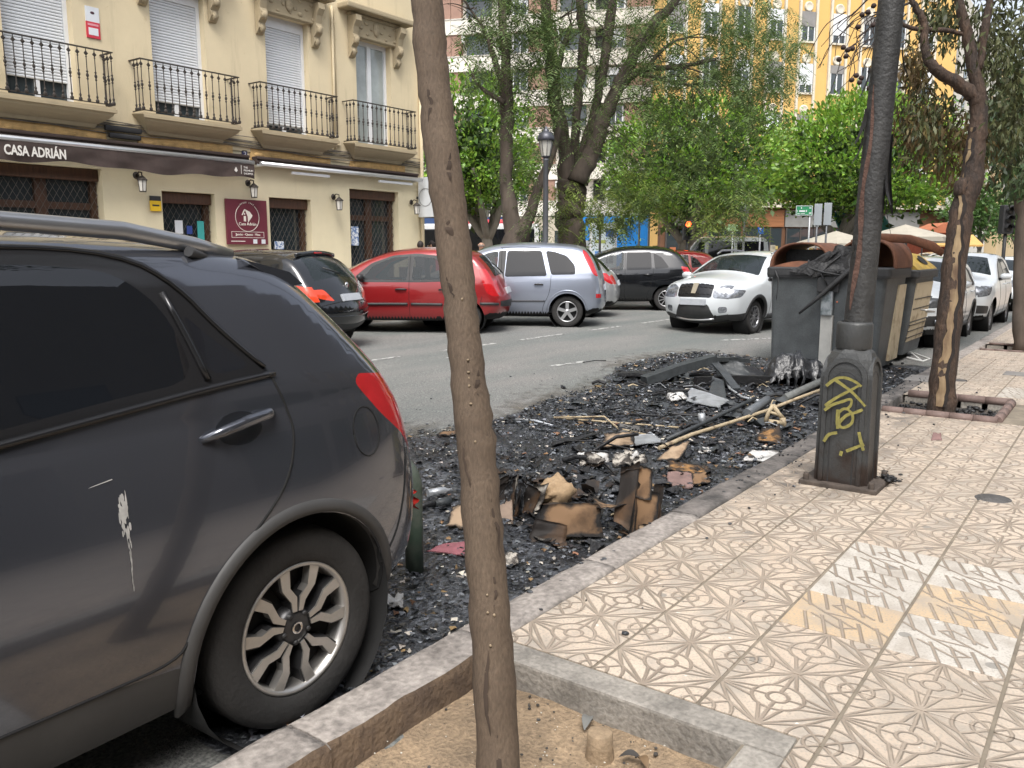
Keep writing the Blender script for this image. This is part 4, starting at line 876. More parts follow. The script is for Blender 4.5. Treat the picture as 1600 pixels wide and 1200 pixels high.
# ---- white crossover driving towards the camera
def facing(name, label, L, W, H, R, spec, cladding=True):
    k = H/1.55
    sil = [(.08, .34, .16, .06), (.0, .5, .22, .1), (.0, .75, .2, .1), (.06, 1.0, .12, .1), (.3, 1.3*k, .09, .07), (.6, 1.47*k, .1, .05), (1.3, 1.54*k, .12, .05), (2.0, 1.51*k, .11, .05), (2.45, 1.36*k, .09, .08), (2.95, 1.10*k, .08, .12), (3.15, 1.03*k, .12, .12), (3.6, .985*k, .15, .11), (L-.13, .92*k, .18, .14), (L-.01, .76*k, .22, .17), (L, .55, .24, .19), (L-.02, .42, .24, .2), (L-.1, .27, .16, .1)]+base(L, .25)
    c = Car(name, label, wht, L, W, sil, [(.74, R), (L-.80, R)], [(0, 1.0*k), (1, 1.0*k), (L, .88*k)], R=R, rimR=R*.66, tw=.2, archR=R+.055, step=.05, ntyre=32)
    c.wstyle = '10'; c.rimmat = M('grey_alloy', (.3, .3, .31), .35, metal=.8, var=.1)
    c.side('window_frame', [(.60, 1.02*k), (.85, 1.30*k), (1.2, 1.43*k), (1.9, 1.44*k), (2.35, 1.31*k), (2.86, 1.01*k), (2.8, .985*k), (1.5, .99*k)], blackp, 1)
    c.side('rear_door_window', [(.9, 1.04*k), (1.05, 1.3*k), (1.25, 1.39*k), (1.7, 1.41*k), (1.72, 1.02*k)], glassd, 1); c.side('front_door_window', [(1.80, 1.02*k), (1.79, 1.41*k), (1.95, 1.4*k), (2.3, 1.28*k), (2.68, 1.02*k)], glassc, 1)
    c.strip('windscreen', [(2.98, 1.09*k, -.95), (2.98, 1.09*k, .95), (2.22, 1.44*k, .86), (2.22, 1.44*k, -.86)], glassc, 1)
    c.strip('rear_window', [(.1, 1.05*k, -.8), (.1, 1.05*k, .8), (.5, 1.4*k, .74), (.5, 1.4*k, -.74)], glassd, 1)
    spec(c, L, k)
    c.finish()
    c.seam([(1.76, 1.45*k), (1.76, .3)], it=0); c.seam([(2.72, 1.0*k), (2.75, .3)], it=0); c.handle(1.95, .9*k, wht); c.handle(1.1, .9*k, wht); c.mirror(2.72, 1.03*k, wht); c.seats([1.1, 1.95], .45)
    if cladding:
        q = np.linspace(-.1, PI+.1, 26)
        for (cx_, cz_) in c.wheels:
            for g in (-1, 1):
                rows = [c.pts(np.stack([cx_+rr*np.cos(q), cz_+rr*np.sin(q)], -1), g, off) for rr, off in ((c.archR-.003, -.03), (c.archR, .01), (c.archR+.05, .012), (c.archR+.056, -.002))]
                n = len(q); MB().add(np.vstack(rows), [(i*n+j, i*n+j+1, (i+1)*n+j+1, (i+1)*n+j) for i in range(3) for j in range(n-1)], True).obj('wheel_arch_moulding', blackp, c.o)
        c.seam([(1.2, .32), (L-1.3, .32)], r=.04, mat=blackp, name='sill_cladding', it=0)
    # wipers
    for sgn in (-.1, .55): P = c.spts([(2.99, 1.085*k, sgn), (2.93, 1.12*k, sgn-.45)], .02); MB().tube(P, .008, 5).obj('wiper', blackp, c.o)
    return c
def dacia(c, L, k):
    c.strip('head_light', [(L-.10, .80*k, .56), (L-.04, .68*k, .58), (L-.05, .70*k, 1.1), (L-.18, .86*k, 1.1), (L-.22, .88*k, .95)], clearl, 1, True, 'L')
    c.side('head_light', [(L-.36, .845*k), (L-.2, .72*k), (L+.2, .66*k), (L+.2, .9*k)], clearl, 1)
    c.strip('grille', [(L-.05, .70*k, -.54), (L-.05, .70*k, .54), (L-.12, .83*k, .55), (L-.12, .83*k, -.55)], M('gloss_grille', (.01, .01, .012), .2, var=0), 1)
    c.strip('lower_grille', [(L-.01, .36, -.66), (L-.01, .36, .66), (L, .56, .46), (L, .56, -.46)], blackp, 1)
    c.strip('lower_bumper', [(L-.09, .25, -1.1), (L-.09, .25, 1.1), (L-.01, .37, 1.1), (L, .40, .70), (L-.01, .35, .66), (L-.01, .35, -.66), (L, .40, -.70), (L-.01, .37, -1.1)], blackp, 0)
    c.strip('fog_light', [(L, .43, .74), (L, .43, .97), (L, .52, .97), (L, .52, .74)], clearl, 1, True, 'L')
    c.side('lower_bumper', [(L-.50, .2), (L-.46, .42), (L-.2, .40), (L+.2, .38), (L+.2, .2)], blackp, 0)
dc = facing('moving_crossover', 'white crossover car driving towards the camera left of the bins', 4.08, 1.76, 1.53, .32, dacia)
dc.o['category'] = 'car'
P = dc.spts([(4.0, .77, q) for q in np.linspace(-.03, .03, 3)], .02)
dc.plate([(4.07, .53, -.31), (4.07, .53, .31), (4.06, .65, .31), (4.06, .65, -.31)])
em = dc.spts([(4.04, .72, -.07), (4.04, .72, .07), (3.97, .82, .085), (3.97, .82, -.085)], .02); MB().add(list(em), [(0, 1, 2, 3)]).obj('emblem', chrome, dc.o)
for zz, k0 in ((.72, 0), (.765, 1), (.81, 2)):
    for sgn in (-1, 1):
        for i in range(3):
            a = sgn*(.13+.14*i); Pq = dc.spts([(4.06-.6*(zz-.65), zz, a), (4.06-.6*(zz-.65), zz, a+sgn*.11)], .008); MB().tube(Pq, .0045, 6).obj('grille_bar', alloyd, dc.o)
P = dc.spts([(4.07, .345, q) for q in np.linspace(-.62, .62, 9)], .012); MB().tube(P, .02, 6).obj('skid_strip', alloy, dc.o)
for g in (-1, 1):
    P = [dc.pts([(x_, 1.45)], g)[0]*np.array([1, .93, 1])+np.array([0, 0, dz]) for x_, dz in ((.7, .04), (.9, .10), (1.3, .13), (1.9, .12), (2.15, .05))]; MB().tube(P, [.015, .02, .02, .02, .015], 8).obj('roof_rail', M('grey_rail', (.18, .18, .19), .4, metal=.5), dc.o)
p = on_z(1178, 521, .03); dc.place(p[0], p[1], .03, PI+R_(-4), (4.08-.80, .80))
dc.o.rotation_euler = (0, 0, PI+R_(-4))
def vw(c, L, k):
    c.strip('head_light', [(L-.12, .80*k, .50), (L-.06, .70*k, .50), (L-.07, .71*k, 1.1), (L-.16, .86*k, 1.1), (L-.2, .87*k, .9)], M('smoked_lens', (.12, .125, .13), .08, metal=.5, var=.4, vs=20), 1, True, 'L')
    c.side('head_light', [(L-.46, .86*k), (L-.3, .74*k), (L+.2, .70*k), (L+.2, .92*k)], MATS['smoked_lens'], 1)
    c.strip('grille', [(L-.06, .70*k, -.48), (L-.06, .70*k, .48), (L-.12, .82*k, .48), (L-.12, .82*k, -.48)], blackp, 1)
    c.strip('lower_grille', [(L-.02, .30, -.6), (L-.02, .30, .6), (L, .52, .5), (L, .52, -.5)], blackp, 1)
    c.strip('fog_light_surround', [(L, .42, .62), (L-.01, .40, 1.1), (L-.01, .60, 1.1), (L, .60, .66)], blackp, 1, True, 'L')
    c.side('lower_bumper', [(L-.50, .2), (L-.46, .38), (L+.2, .34), (L+.2, .2)], blackp, 0)
    c.side('fog_light_surround', [(L-.30, .42), (L-.30, .60), (L+.2, .60), (L+.2, .42)], blackp, 1)
vc = facing('parked_crossover', 'white crossover parked at the kerb right behind the burnt bins', 4.11, 1.78, 1.58, .33, vw); vc.o['category'] = 'car'
for g in (-1, 1): P = vc.pts([(4.0, .50)], g, .01)[0]; MB().ell(P, (.05, .03, .045), 12, 8).obj('fog_light', clearl, vc.o)
P = vc.spts([(4.08, .30, q) for q in np.linspace(-.75, .75, 9)], .015); MB().tube(P, .025, 6).obj('skid_strip', alloy, vc.o)
vc.plate([(4.1, .54, -.3), (4.1, .54, .3), (4.09, .65, .3), (4.09, .65, -.3)])
p = on_z(1474, 543, -.12); vc.place(p[0], p[1], -.12, PI, (4.11-.80, .80))
def p3(c, L, k):
    c.strip('head_light', [(L-.14, .82*k, .5), (L-.06, .70*k, .62), (L-.07, .74*k, 1.1), (L-.2, .88*k, 1.1)], clearl, 1, True, 'L')
    c.side('head_light', [(L-.60, .90*k), (L-.34, .74*k), (L+.2, .68*k), (L+.2, .94*k)], clearl, 1)
    c.strip('grille', [(L, .42, -.4), (L, .42, .4), (L-.1, .72, .42), (L-.1, .72, -.42)], blackp, 1)
    c.side('fog_light_surround', [(L-.36, .40), (L-.34, .56), (L+.2, .60), (L+.2, .42)], blackp, 1)
    c.side('lower_bumper', [(L-.50, .2), (L-.46, .34), (L+.2, .30), (L+.2, .2)], blackp, 0)
pc = facing('parked_crossover', 'white family car with green windscreen reflection parked behind the white crossover', 4.36, 1.83, 1.66, .34, p3, False); pc.o['category'] = 'car'
pc.o['label'] = 'tall white family car parked just beyond the white crossover at the kerb'
p = on_z(1563, 518, -.12); pc.place(p[0], 2.42, -.12, PI, (4.36-.80, .82))
for i, (x, y, m_, hd, lab) in enumerate(((29.5, 3.25, wht, PI, 'small white car at the far end of the kerbside row'), (34.5, 3.3, wht, PI, 'farthest white car parked along the kerb'), (33, 8.4, gryp, PI, 'grey car waiting in the distant roadway'), (40, 6.5, wht, PI, 'white car far down the street'), (48, 8.5, sv2, PI, 'silver car farthest down the street'))):
    c = hatch('distant_car', lab, m_, 1.5, step=.12, group='cars down the street'); c.o['category'] = 'car'; c.place(x, y, -.1 if y < 4 else .05, hd, (2, 0))
# ================================================================ cream corner building across the street (facade plane y = FY)
FY = 15.0
def stucco(name, col, streak=.25):
    m = bpy.data.materials.new(name); MATS[name] = m; m.use_nodes = True; t = m.node_tree; n = t.nodes; L = t.links.new; b = n['Principled BSDF']
    g = n.new('ShaderNodeNewGeometry').outputs['Position']
    def nz(sc, st, det=6):
        mp = n.new('ShaderNodeMapping'); mp.inputs['Scale'].default_value = st; L(g, mp.inputs[0]); q = n.new('ShaderNodeTexNoise'); q.inputs['Scale'].default_value = sc; q.inputs['Detail'].default_value = det; q.inputs['Roughness'].default_value = .65; L(mp.outputs[0], q.inputs['Vector']); return q.outputs[0]
    def mr(x, a, c, d=0., e=1.):
        q = n.new('ShaderNodeMapRange'); q.inputs[1].default_value = a; q.inputs[2].default_value = c; q.inputs[3].default_value = d; q.inputs[4].default_value = e; L(x, q.inputs[0]); return q.outputs[0]
    def mix(f, a, c):
        q = n.new('ShaderNodeMix'); q.data_type = 'RGBA'; L(f, q.inputs[0])
        for i, v in ((6, a), (7, c)):
            if isinstance(v, tuple): q.inputs[i].default_value = (*v, 1)
            else: L(v, q.inputs[i])
        return q.outputs[2]
    c = mix(mr(nz(.8, (1, 1, 1)), .3, .7), tuple(x*1.04 for x in col), tuple(x*.9 for x in col))
    c = mix(mr(nz(2.2, (1.6, 1.6, .16)), .55, .75, 0, streak), c, tuple(x*.62 for x in col))
    c = mix(mr(nz(3.2, (1, 1, .9)), .62, .72, 0, streak*1.2), c, (col[0]*.66, col[1]*.62, col[2]*.55))
    L(c, b.inputs['Base Color']); b.inputs['Roughness'].default_value = .9
    bp = n.new('ShaderNodeBump'); bp.inputs['Strength'].default_value = .4; bp.inputs['Distance'].default_value = .01; L(nz(30, (1, 1, 1)), bp.inputs['Height']); L(bp.outputs[0], b.inputs['Normal'])
    return m
cream = stucco('cream_stucco', (.63, .53, .35), .65); creaml = stucco('cream_stucco_ground', (.68, .60, .41), .2); stone = stucco('carved_stone', (.36, .295, .19), .4); ochrep = M('ochre_panel', (.58, .37, .15), .8, var=.25, vs=6, bump=.8, bs=14)
plinth = M('brown_plinth', (.09, .05, .045), .6, var=.2); white = M('white_frame', (.68, .69, .70), .45, var=.06); shutm = M('white_shutter', (.66, .68, .70), .5, var=.05)
ironm = M('wrought_iron', (.05, .042, .036), .55, metal=.4, var=.3, vs=20); wood = M('brown_wood', (.075, .036, .02), .5, var=.35, vs=4, stretch=(8, 8, 1)); inside = M('dark_interior', (.012, .012, .012), .9, var=0)
wglass = M('window_glass', (.03, .04, .045), .03, var=0, spec=.9); cablem = M('cable', (.16, .14, .11), .7, var=.3); lightm = M('lamp_glass', (.55, .53, .48), .2, var=.1)
brownc = M('awning_cloth', (.048, .032, .027), .85, var=.2, vs=5, bump=.5, bs=9); alum = M('aluminium', (.72, .73, .74), .3, metal=.7, var=.05)
bld = thing('corner_building', 'cream plastered corner building with iron balconies above a wine shop', 'building', (0, FY, 0))
def B(lo, hi, name, mat, parent=bld, b=0.):
    lo = (lo[0], lo[1]-FY, lo[2]); hi = (hi[0], hi[1]-FY, hi[2]); mb = MB()
    return (mb.bbox(lo, hi, b) if b else mb.box(lo, hi)).obj(name, mat, parent)
X0, X1, ZT = -6.0, 16.45, 15.5
WC = [-3.15, -.6, 1.95, 4.52, 7.1, 9.68, 12.25, 14.8]
openings = [(c-.57, c+.57, 4.02, 6.48) for c in WC]+[(c-.57, c+.57, 7.75, 10.1) for c in WC]+[(c-.57, c+.57, 11.4, 13.6) for c in WC]
ground = [(6.05, 8.0, .2, 3.03), (9.14, 10.29, .2, 2.72), (11.62, 12.76, 1.2, 2.73), (13.93, 15.57, .2, 3.05), (2.2, 4.6, .2, 2.9), (-2, .5, .2, 2.9)]
# wall with true openings, cut as a grid
def wall(x0, x1, z0, z1, holes, y, thick, name, mat):
    xs_ = sorted({x0, x1, *[v for h in holes for v in h[:2]]}); zs_ = sorted({z0, z1, *[v for h in holes for v in h[2:]]}); mb = MB()
    def isin(a, b): return any(h[0] < a < h[1] and h[2] < b < h[3] for h in holes)
    for i in range(len(xs_)-1):
        for j in range(len(zs_)-1):
            if isin((xs_[i]+xs_[i+1])/2, (zs_[j]+zs_[j+1])/2): continue
            mb.add([(xs_[i], y, zs_[j]), (xs_[i+1], y, zs_[j]), (xs_[i+1], y, zs_[j+1]), (xs_[i], y, zs_[j+1])], [(0, 1, 2, 3)])
    for (a, b, c, d) in holes:
        mb.add([(a, y, c), (b, y, c), (b, y, d), (a, y, d), (a, y+thick, c), (b, y+thick, c), (b, y+thick, d), (a, y+thick, d)], [(0, 4, 7, 3), (1, 2, 6, 5), (3, 7, 6, 2), (0, 1, 5, 4)])
    return mb.obj(name, mat, bld, fix=False)
wall(X0, X1, 3.62, ZT, openings, 0, .3, 'wall', cream)
wall(X0, X1-.02, .15, 3.62, ground, .03, .35, 'ground_floor_wall', creaml)
B((X0, FY+.45, .15), (X1-.05, FY+12, ZT-.02), 'wall_core', inside)
MB().add([(X1, 0, 3.62), (X1, 13, 3.62), (X1, 13, ZT), (X1, 0, ZT)], [(0, 1, 2, 3)]).obj('side_wall', cream, bld, fix=False); MB().add([(X1-.02, .03, .15), (X1-.02, 13, .15), (X1-.02, 13, 3.62), (X1-.02, .03, 3.62)], [(0, 1, 2, 3)]).obj('side_wall', creaml, bld, fix=False)
B((X0, FY-.06, ZT-.25), (X1+.25, FY+.3, ZT+.15), 'cornice', stone, b=.03)
for a, b in ((X0, -2), (.5, 2.2), (4.6, 6.05), (8.0, 9.14), (10.29, 11.62), (11.62, 12.76), (12.76, 13.93), (15.57, X1)): B((a, FY-.01, .15), (b, FY+.06, 1.19 if (a, b) != (11.62, 12.76) else 1.17), 'plinth', plinth)
# shutters, slat by slat, and the french window
def shutter(x0, x1, z0, z1, bottom):
    fr = thing('x', 'x', 'x'); bpy.data.objects.remove(fr)
    w_ = MB(); y = .2
    for (a, b, c, d) in ((x0, x0+.07, z0, z1), (x1-.07, x1, z0, z1), (x0+.07, x1-.07, z1-.22, z1), (x0+.07, x1-.07, z0, z0+.05)): w_.box((a, y-.04, c), (b, y+.04, d))
    fo = w_.obj('window_frame', white, bld)
    MB().box((x0+.05, y+.05, z0), (x1-.05, y+.07, bottom+.15)).obj('pane', wglass, fo); MB().box(((x0+x1)/2-.04, y+.0, z0+.05), ((x0+x1)/2+.04, y+.045, bottom)).obj('mullion', white, fo)
    if 'slat' not in MATS:
        MATS['slat'] = shutm
    h = .052; n = int((z1-.22-bottom)/h)
    me = None
    for i in range(n):
        z = z1-.22-h*(i+1)
        if me is None:
            mb = MB(); W_ = x1-x0-.15
            mb.add([(-W_/2, 0, .004), (W_/2, 0, .004), (W_/2, -.012, .014), (-W_/2, -.012, .014), (-W_/2, -.014, .036), (W_/2, -.014, .036), (W_/2, -.002, .05), (-W_/2, -.002, .05)], [(0, 1, 2, 3), (3, 2, 5, 4), (4, 5, 6, 7)])
            me = bpy.data.meshes.new('slat'); me.from_pydata(mb.v, [], mb.f); me.materials.append(shutm)
        o = bpy.data.objects.new('slat', me); COL.objects.link(o); o.parent = fo; o.location = ((x0+x1)/2, y+.0, z)
    MB().box((x0+.07, y+.006, bottom), (x1-.07, y+.012, z1-.2)).obj('shutter_back', M('shutter_gap', (.25, .26, .27), .8, var=0), fo)
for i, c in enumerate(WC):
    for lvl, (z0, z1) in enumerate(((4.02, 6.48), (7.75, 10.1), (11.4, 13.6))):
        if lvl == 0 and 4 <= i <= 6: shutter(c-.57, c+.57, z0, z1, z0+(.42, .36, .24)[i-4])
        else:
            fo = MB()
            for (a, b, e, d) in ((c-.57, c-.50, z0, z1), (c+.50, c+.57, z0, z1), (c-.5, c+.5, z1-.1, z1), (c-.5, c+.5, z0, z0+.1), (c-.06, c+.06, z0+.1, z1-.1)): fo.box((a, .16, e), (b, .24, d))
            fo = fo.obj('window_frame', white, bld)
            for sgn in (-1, 1): MB().box((c+sgn*.28-.22, .2, z0+.1), (c+sgn*.28+.22, .21, z1-.1)).obj('pane', wglass if (i, lvl) != (7, 0) else M('sky_pale_glass', (.30, .33, .32), .05, var=.25, vs=1.5, spec=.8), fo)  # last window's panes are coloured pale to stand in for reflected sky
# ornamental balcony: moulded slab, rails, turned balusters
def baluster():
    mb = MB(); H = .86
    prof = [(.008, 0), (.03, .005), (.034, .03), (.014, .06), (.022, .09), (.01, .12), (.009, .35), (.022, .37), (.01, .39), (.026, .42), (.026, .44), (.01, .47), (.022, .49), (.009, .51), (.009, .72), (.018, .73), (.006, .75)]
    mb.lathe(prof, n=6)
    # pierced lozenge at the top
    for q in (0, PI/2): mb.prism([(0, .745), (.036, .785), (0, .835), (-.036, .785)], -.006, .006, 'xz', Matrix.Rotation(q, 4, 'Z'))
    mb.tube([(0, 0, .83), (0, 0, .86)], .008, 6); mb.ell((0, 0, .01), (.034, .034, .03), 6, 4)
    me = bpy.data.meshes.new('baluster'); me.from_pydata(mb.v, [], mb.f); me.materials.append(ironm); return me
balm = baluster()
def balcony(c, z, x0=None, full=True):
    a, b = c-1.05, c+1.04; y0 = -.36
    bo = MB()
    prof = [(0, -.34), (-.08, -.34), (-.12, -.28), (-.26, -.2), (-.34, -.14), (-.36, -.1), (-.40, -.09), (-.40, -.035), (-.38, -.03), (-.38, 0), (0, 0)]
    pr = []
    n = len(prof); ins = [min(.32, .4+p[0]*1.0) for p in prof]
    L0 = [(a+max(0, .40+p[0])*.8, p[0], z+p[1]) for p in prof]; R0 = [(b-max(0, .40+p[0])*.8, p[0], z+p[1]) for p in prof]
    L0[0] = (a+.3, 0, z-.34); R0[0] = (b-.3, 0, z-.34); L0[-1] = (a, 0, z); R0[-1] = (b, 0, z)
    bo.add(L0+R0, [(i, i+1, n+i+1, n+i) for i in range(n-1)]+[tuple(range(n)), tuple(range(2*n-1, n-1, -1))])
    bo = bo.obj('balcony', stone, bld)
    if not full: 
        k_ = 9
    MB().box((a+.02, y0-.012, z+.035), (b-.02, y0+.012, z+.05)).box((a+.02, y0, z+.034), (a+.04, -.005, z+.049)).box((b-.04, y0, z+.034), (b-.02, -.005, z+.049)).obj('bottom_rail', ironm, bo)
    MB().box((a, y0-.02, z+.915), (b, y0+.02, z+.935)).box((a, y0+.02, z+.916), (a+.04, -.005, z+.934)).box((b-.04, y0+.02, z+.916), (b, -.005, z+.934)).obj('hand_rail', ironm, bo)
    n = 15
    for i in range(n):
        o = bpy.data.objects.new('baluster', balm); COL.objects.link(o); o.parent = bo; o.location = (a+.03+(b-a-.06)*i/(n-1), y0, z+.05)
    for sgn, xx in ((0, a+.03), (1, b-.03)):
        for yy in (-.13, -.24):
            o = bpy.data.objects.new('baluster', balm); COL.objects.link(o); o.parent = bo; o.location = (xx, yy, z+.05)
for i, c in enumerate(WC):
    if i >= 3: balcony(c, 4.06)
    B((c-1.1, FY-.36, 7.0), (c+1.1, FY+.02, 7.12), 'upper_balcony_slab', stone, b=.03)
# carved lintel with two scroll brackets under each upper balcony
carve = M('carved_relief', (.33, .27, .175), .9, var=.3, vs=14)
rl = random.Random(11)
for c in WC[3:]:
    lo = B((c-.80, FY-.10, 6.47), (c+.80, FY+.0, 6.98), 'carved_lintel', stone, b=.012)
    for k in range(9):
        for r in range(3):
            x = c-.62+.155*k+rl.uniform(-.03, .03); z = 6.58+.13*r+rl.uniform(-.03, .03); MB().ell((x, -.10, z), (rl.uniform(.03, .07), .03, rl.uniform(.025, .05)), 8, 5).obj('carved_leaf', carve, lo) if (k+r) % 2 == 0 else None
    MB().ell((c, -.11, 6.74), (.1, .05, .16), 10, 6).obj('carved_leaf', carve, lo)
    MB().box((c-.82, -.13, 6.92), (c+.82, -.001, 6.985)).box((c-.66, -.115, 6.49), (c+.66, -.1, 6.53)).obj('moulding', stone, lo)
    for sgn in (-1, 1):
        x = c+sgn*.73; mb = MB()
        prof = [(-.02, 6.9), (-.30, 6.9), (-.31, 6.78), (-.22, 6.66), (-.18, 6.5), (-.22, 6.42), (-.2, 6.3), (-.12, 6.22), (-.14, 6.12), (-.06, 6.02), (-.02, 6.0)]
        mb.prism(prof, x-.085, x+.085, 'yz'); br = mb.obj('bracket', stone, bld)
        MB().ell((x, -.2, 6.36), (.075, .07, .09), 8, 6).ell((x, -.11, 6.12), (.06, .06, .09), 8, 6).obj('scroll', carve, br)
# band over the shop: ochre ornamental panels, cables, junction boxes
for i, (a, b) in enumerate(((5.9, 8.12), (8.72, 10.75), (11.18, 13.35), (13.95, 15.8))):
    po = B((a, FY-.005, 3.46), (b, FY+.025, 3.70), 'ornament_panel', ochrep)
    for k in range(5): MB().ell((a+(b-a)*(k+.5)/5, -.0, 3.58), (.16, .02, .05), 10, 4).obj('ornament', ochrep, po)
for k in range(7):
    z0 = 3.73+.028*k+rl.uniform(-.01, .01); P = []
    for x in np.arange(-6, 16.6, .5): P.append((x, -.03-.02*rl.random(), z0+.035*math.sin(x*1.3+k*2)-.03*abs(math.sin(x*.61+k))))
    cb = MB().tube(P, .008+.006*rl.random(), 5).obj('cable', cablem, bld)
B((8.06, FY-.12, 3.70), (8.75, FY-.04, 3.80), 'splice_box', M('black_sleeve', (.02, .02, .021), .6, var=.2), b=.03); B((8.12, FY-.13, 3.58), (8.72, FY-.05, 3.67), 'splice_box', MATS['black_sleeve'], b=.03)
B((13.42, FY-.08, 3.98), (13.62, FY, 4.2), 'junction_box', cream, b=.01); MB().tube([(13.5, -.03, 3.9), (13.5, -.03, 7)], .03, 8).obj('downpipe', cream, bld); MB().tube([(13.58, -.02, 4), (13.58, -.02, 7)], .015, 6).obj('conduit', stone, bld)
MB().tube([(16.36, -.06, .2), (16.36, -.06, 7)], .05, 10).obj('downpipe', cream, bld)
nb = B((10.98, FY-.0, 3.49), (11.10, FY+.02, 3.64), 'number_tile', M('blue_tile', (.03, .03, .09), .3, var=.1)); text('number', '2', white, (11.04, -.008, 3.565), (PI/2, 0, 0), .13, nb)
# ---- shop fronts: brown joinery behind roll-up grilles
def grille(x0, x1, z0, z1, y, parent):
    me_v = []; me_f = []; d = .115; h = .1
    mb = MB(); nx_ = int((x1-x0)/d); nz_ = int((z1-z0)/h)
    for j in range(nz_+1):
        z = z0+(z1-z0)*j/nz_
        P = []
        for i in range(nx_*2+1): P.append((x0+(x1-x0)*i/(nx_*2), y, z+(h*.5 if i % 2 else -h*.5)*(1 if j % 2 else -1)))
        mb.tube(P, .008, 4, cap=False)
    return mb.obj('roller_grille', M('grille_steel', (.17, .155, .14), .5, metal=.6, var=.2), parent, fix=False)
for (a, b, z0, z1) in ground:
    y = .3; so_ = MB()
    for (p, q, r, s_) in ((a, a+.12, z0, z1), (b-.12, b, z0, z1), (a+.12, b-.12, z1-.16, z1), (a+.12, b-.12, z0, z0+.3)): so_.box((p, y-.05, r), (q, y+.03, s_))
    if b-a > 1.3: so_.box(((a+b)/2-.1, y-.045, z0+.3), ((a+b)/2+.1, y+.025, z1-.16)); so_.box((a+.12, y-.04, z1-.72), (b-.12, y+.02, z1-.6))
    so_ = so_.obj('shop_front', wood, bld); MB().box((a+.1, y+.035, z0+.2), (b-.1, y+.05, z1-.1)).obj('pane', wglass, so_)
    grille(a+.02, b-.02, z0+.1, z1-.2, y-.1, so_); MB().bbox((a+.005, y-.16, z1-.22), (b-.005, y-.06, z1-.005), .02).obj('grille_housing', wood, so_)
def note(x, z, w_, h_, m_, y=.17): return B((x-w_/2, FY+y, z-h_/2), (x+w_/2, FY+y+.004, z+h_/2), 'notice', m_)
bluechk = M('notice_blue', (.12, .2, .38), .6, var=0, col2=(.7, .72, .74), vs=26, width=.02)
note(9.55, 2.05, .17, .26, platem); note(9.78, 2.0, .12, .16, M('notice_navy', (.03, .06, .25), .5)); note(10.03, 1.98, .15, .4, M('notice_green', (.05, .35, .33), .5)); note(11.95, 1.62, .25, .36, bluechk); note(14.2, 1.95, .24, .45, bluechk)
# ---- signs fixed to the wall
maroon = M('maroon_board', (.13, .022, .035), .45, var=.08); cremel = M('sign_cream', (.72, .68, .60), .5, var=0)
sg = thing('shop_sign', 'maroon shop sign with a white house emblem between the shuttered doors', 'sign', (10.99, FY-.05, 2.18))
MB().bbox((-.5, 0, -.46), (.5, .05, .46), .006).obj('board', maroon, sg)
t = np.linspace(R_(128), R_(412), 41); MB().tube([(.29*math.cos(a), -.004, .1+.29*math.sin(a)) for a in t], .006, 5, cap=False).obj('ring', cremel, sg)
MB().prism([(-.135, .15), (-.068, .262), (-.05, .25), (-.115, .14)], -.006, 0, 'xz').prism([(-.088, .02), (-.035, .012), (-.035, .125), (-.088, .125)], -.006, 0, 'xz').prism([(-.055, .262), (.06, .215), (.125, .145), (.115, .115), (.015, .0), (.01, .12)], -.006, 0, 'xz').ell((-.066, -.003, .165), (.016, .004, .02), 10, 4).obj('house_emblem', cremel, sg)
RX = (PI/2, 0, 0)
text('lettering', 'Casa Adrián', cremel, (0, -.004, -.04), RX, .088, sg); text('lettering', 'Jamón - Queso - Vino', cremel, (0, -.004, -.255), RX, .068, sg)
for k, ch in enumerate('DESDE 1960'):
    a = R_(121-6.9*k); text('lettering', ch, cremel, (.30*math.cos(a), -.004, .1+.30*math.sin(a)), (PI/2, -(a-PI/2), 0), .042, sg)
bx_ = MB()
for (a, b, c, d) in ((-.4, .4, -.195, -.203), (-.4, .4, -.312, -.32), (-.4, -.393, -.312, -.203), (.393, .4, -.312, -.203)): bx_.box((a, -.004, min(c, d)), (b, 0, max(c, d)))
bx_.obj('frame', cremel, sg); MB().box((.12, -.003, -.44), (.22, 0, -.35)).obj('sticker', platem, sg); MB().box((.33, -.003, -.44), (.43, 0, -.35)).obj('sticker', platem, sg); MB().box((-.42, -.003, -.40), (-.08, 0, -.385)).obj('small_print', cremel, sg)
al = thing('alarm_sign', 'red and white alarm sign on the wall beside the first shutter', 'sign', (8.02, FY-.02, 5.52)); MB().box((-.12, 0, -.27), (.12, .02, .0)).obj('red_panel', M('sign_red', (.5, .03, .05), .5, var=.1), al); MB().box((-.12, 0, .0), (.12, .02, .25)).obj('white_panel', platem, al); MB().box((-.095, -.003, -.065), (.095, 0, -.03)).obj('print', M('print_pink', (.6, .25, .28), .5), al); MB().box((-.085, -.003, -.22), (.085, 0, -.1)).obj('print', platem, al); MB().ell((0, -.001, .15), (.04, .004, .025), 8, 4).obj('emblem', M('sign_dark', (.06, .02, .03), .5), al)
ye = thing('alarm_sign', 'small yellow and black alarm plate by the first shop door', 'sign', (8.98, FY-.015, 2.46)); MB().box((-.11, 0, -.13), (.11, .02, .06)).obj('yellow_panel', M('sign_yellow', (.75, .48, .02), .5), ye); MB().box((-.11, 0, .06), (.11, .02, .15)).obj('black_panel', blackp, ye); MB().box((-.07, -.003, -.04), (.07, 0, -.01)).obj('print', blackp, ye)
ls = thing('hanging_sign', 'pale square projecting sign at the corner of the cream building', 'sign', (16.25, FY-.3, 2.95)); MB().bbox((-.03, -.3, -.5), (.05, .25, .5), .01).obj('sign_box', M('sign_grey', (.55, .57, .58), .4, var=.06), ls); t = np.linspace(0, 2*PI, 33); MB().tube([(-.034, .22*math.cos(a), .22*math.sin(a)) for a in t], .008, 5, cap=False).obj('ring', M('sign_line', (.2, .2, .2), .5), ls); MB().box((-.01, .25, -.03), (.03, .33, .03)).obj('arm', blackp, ls)
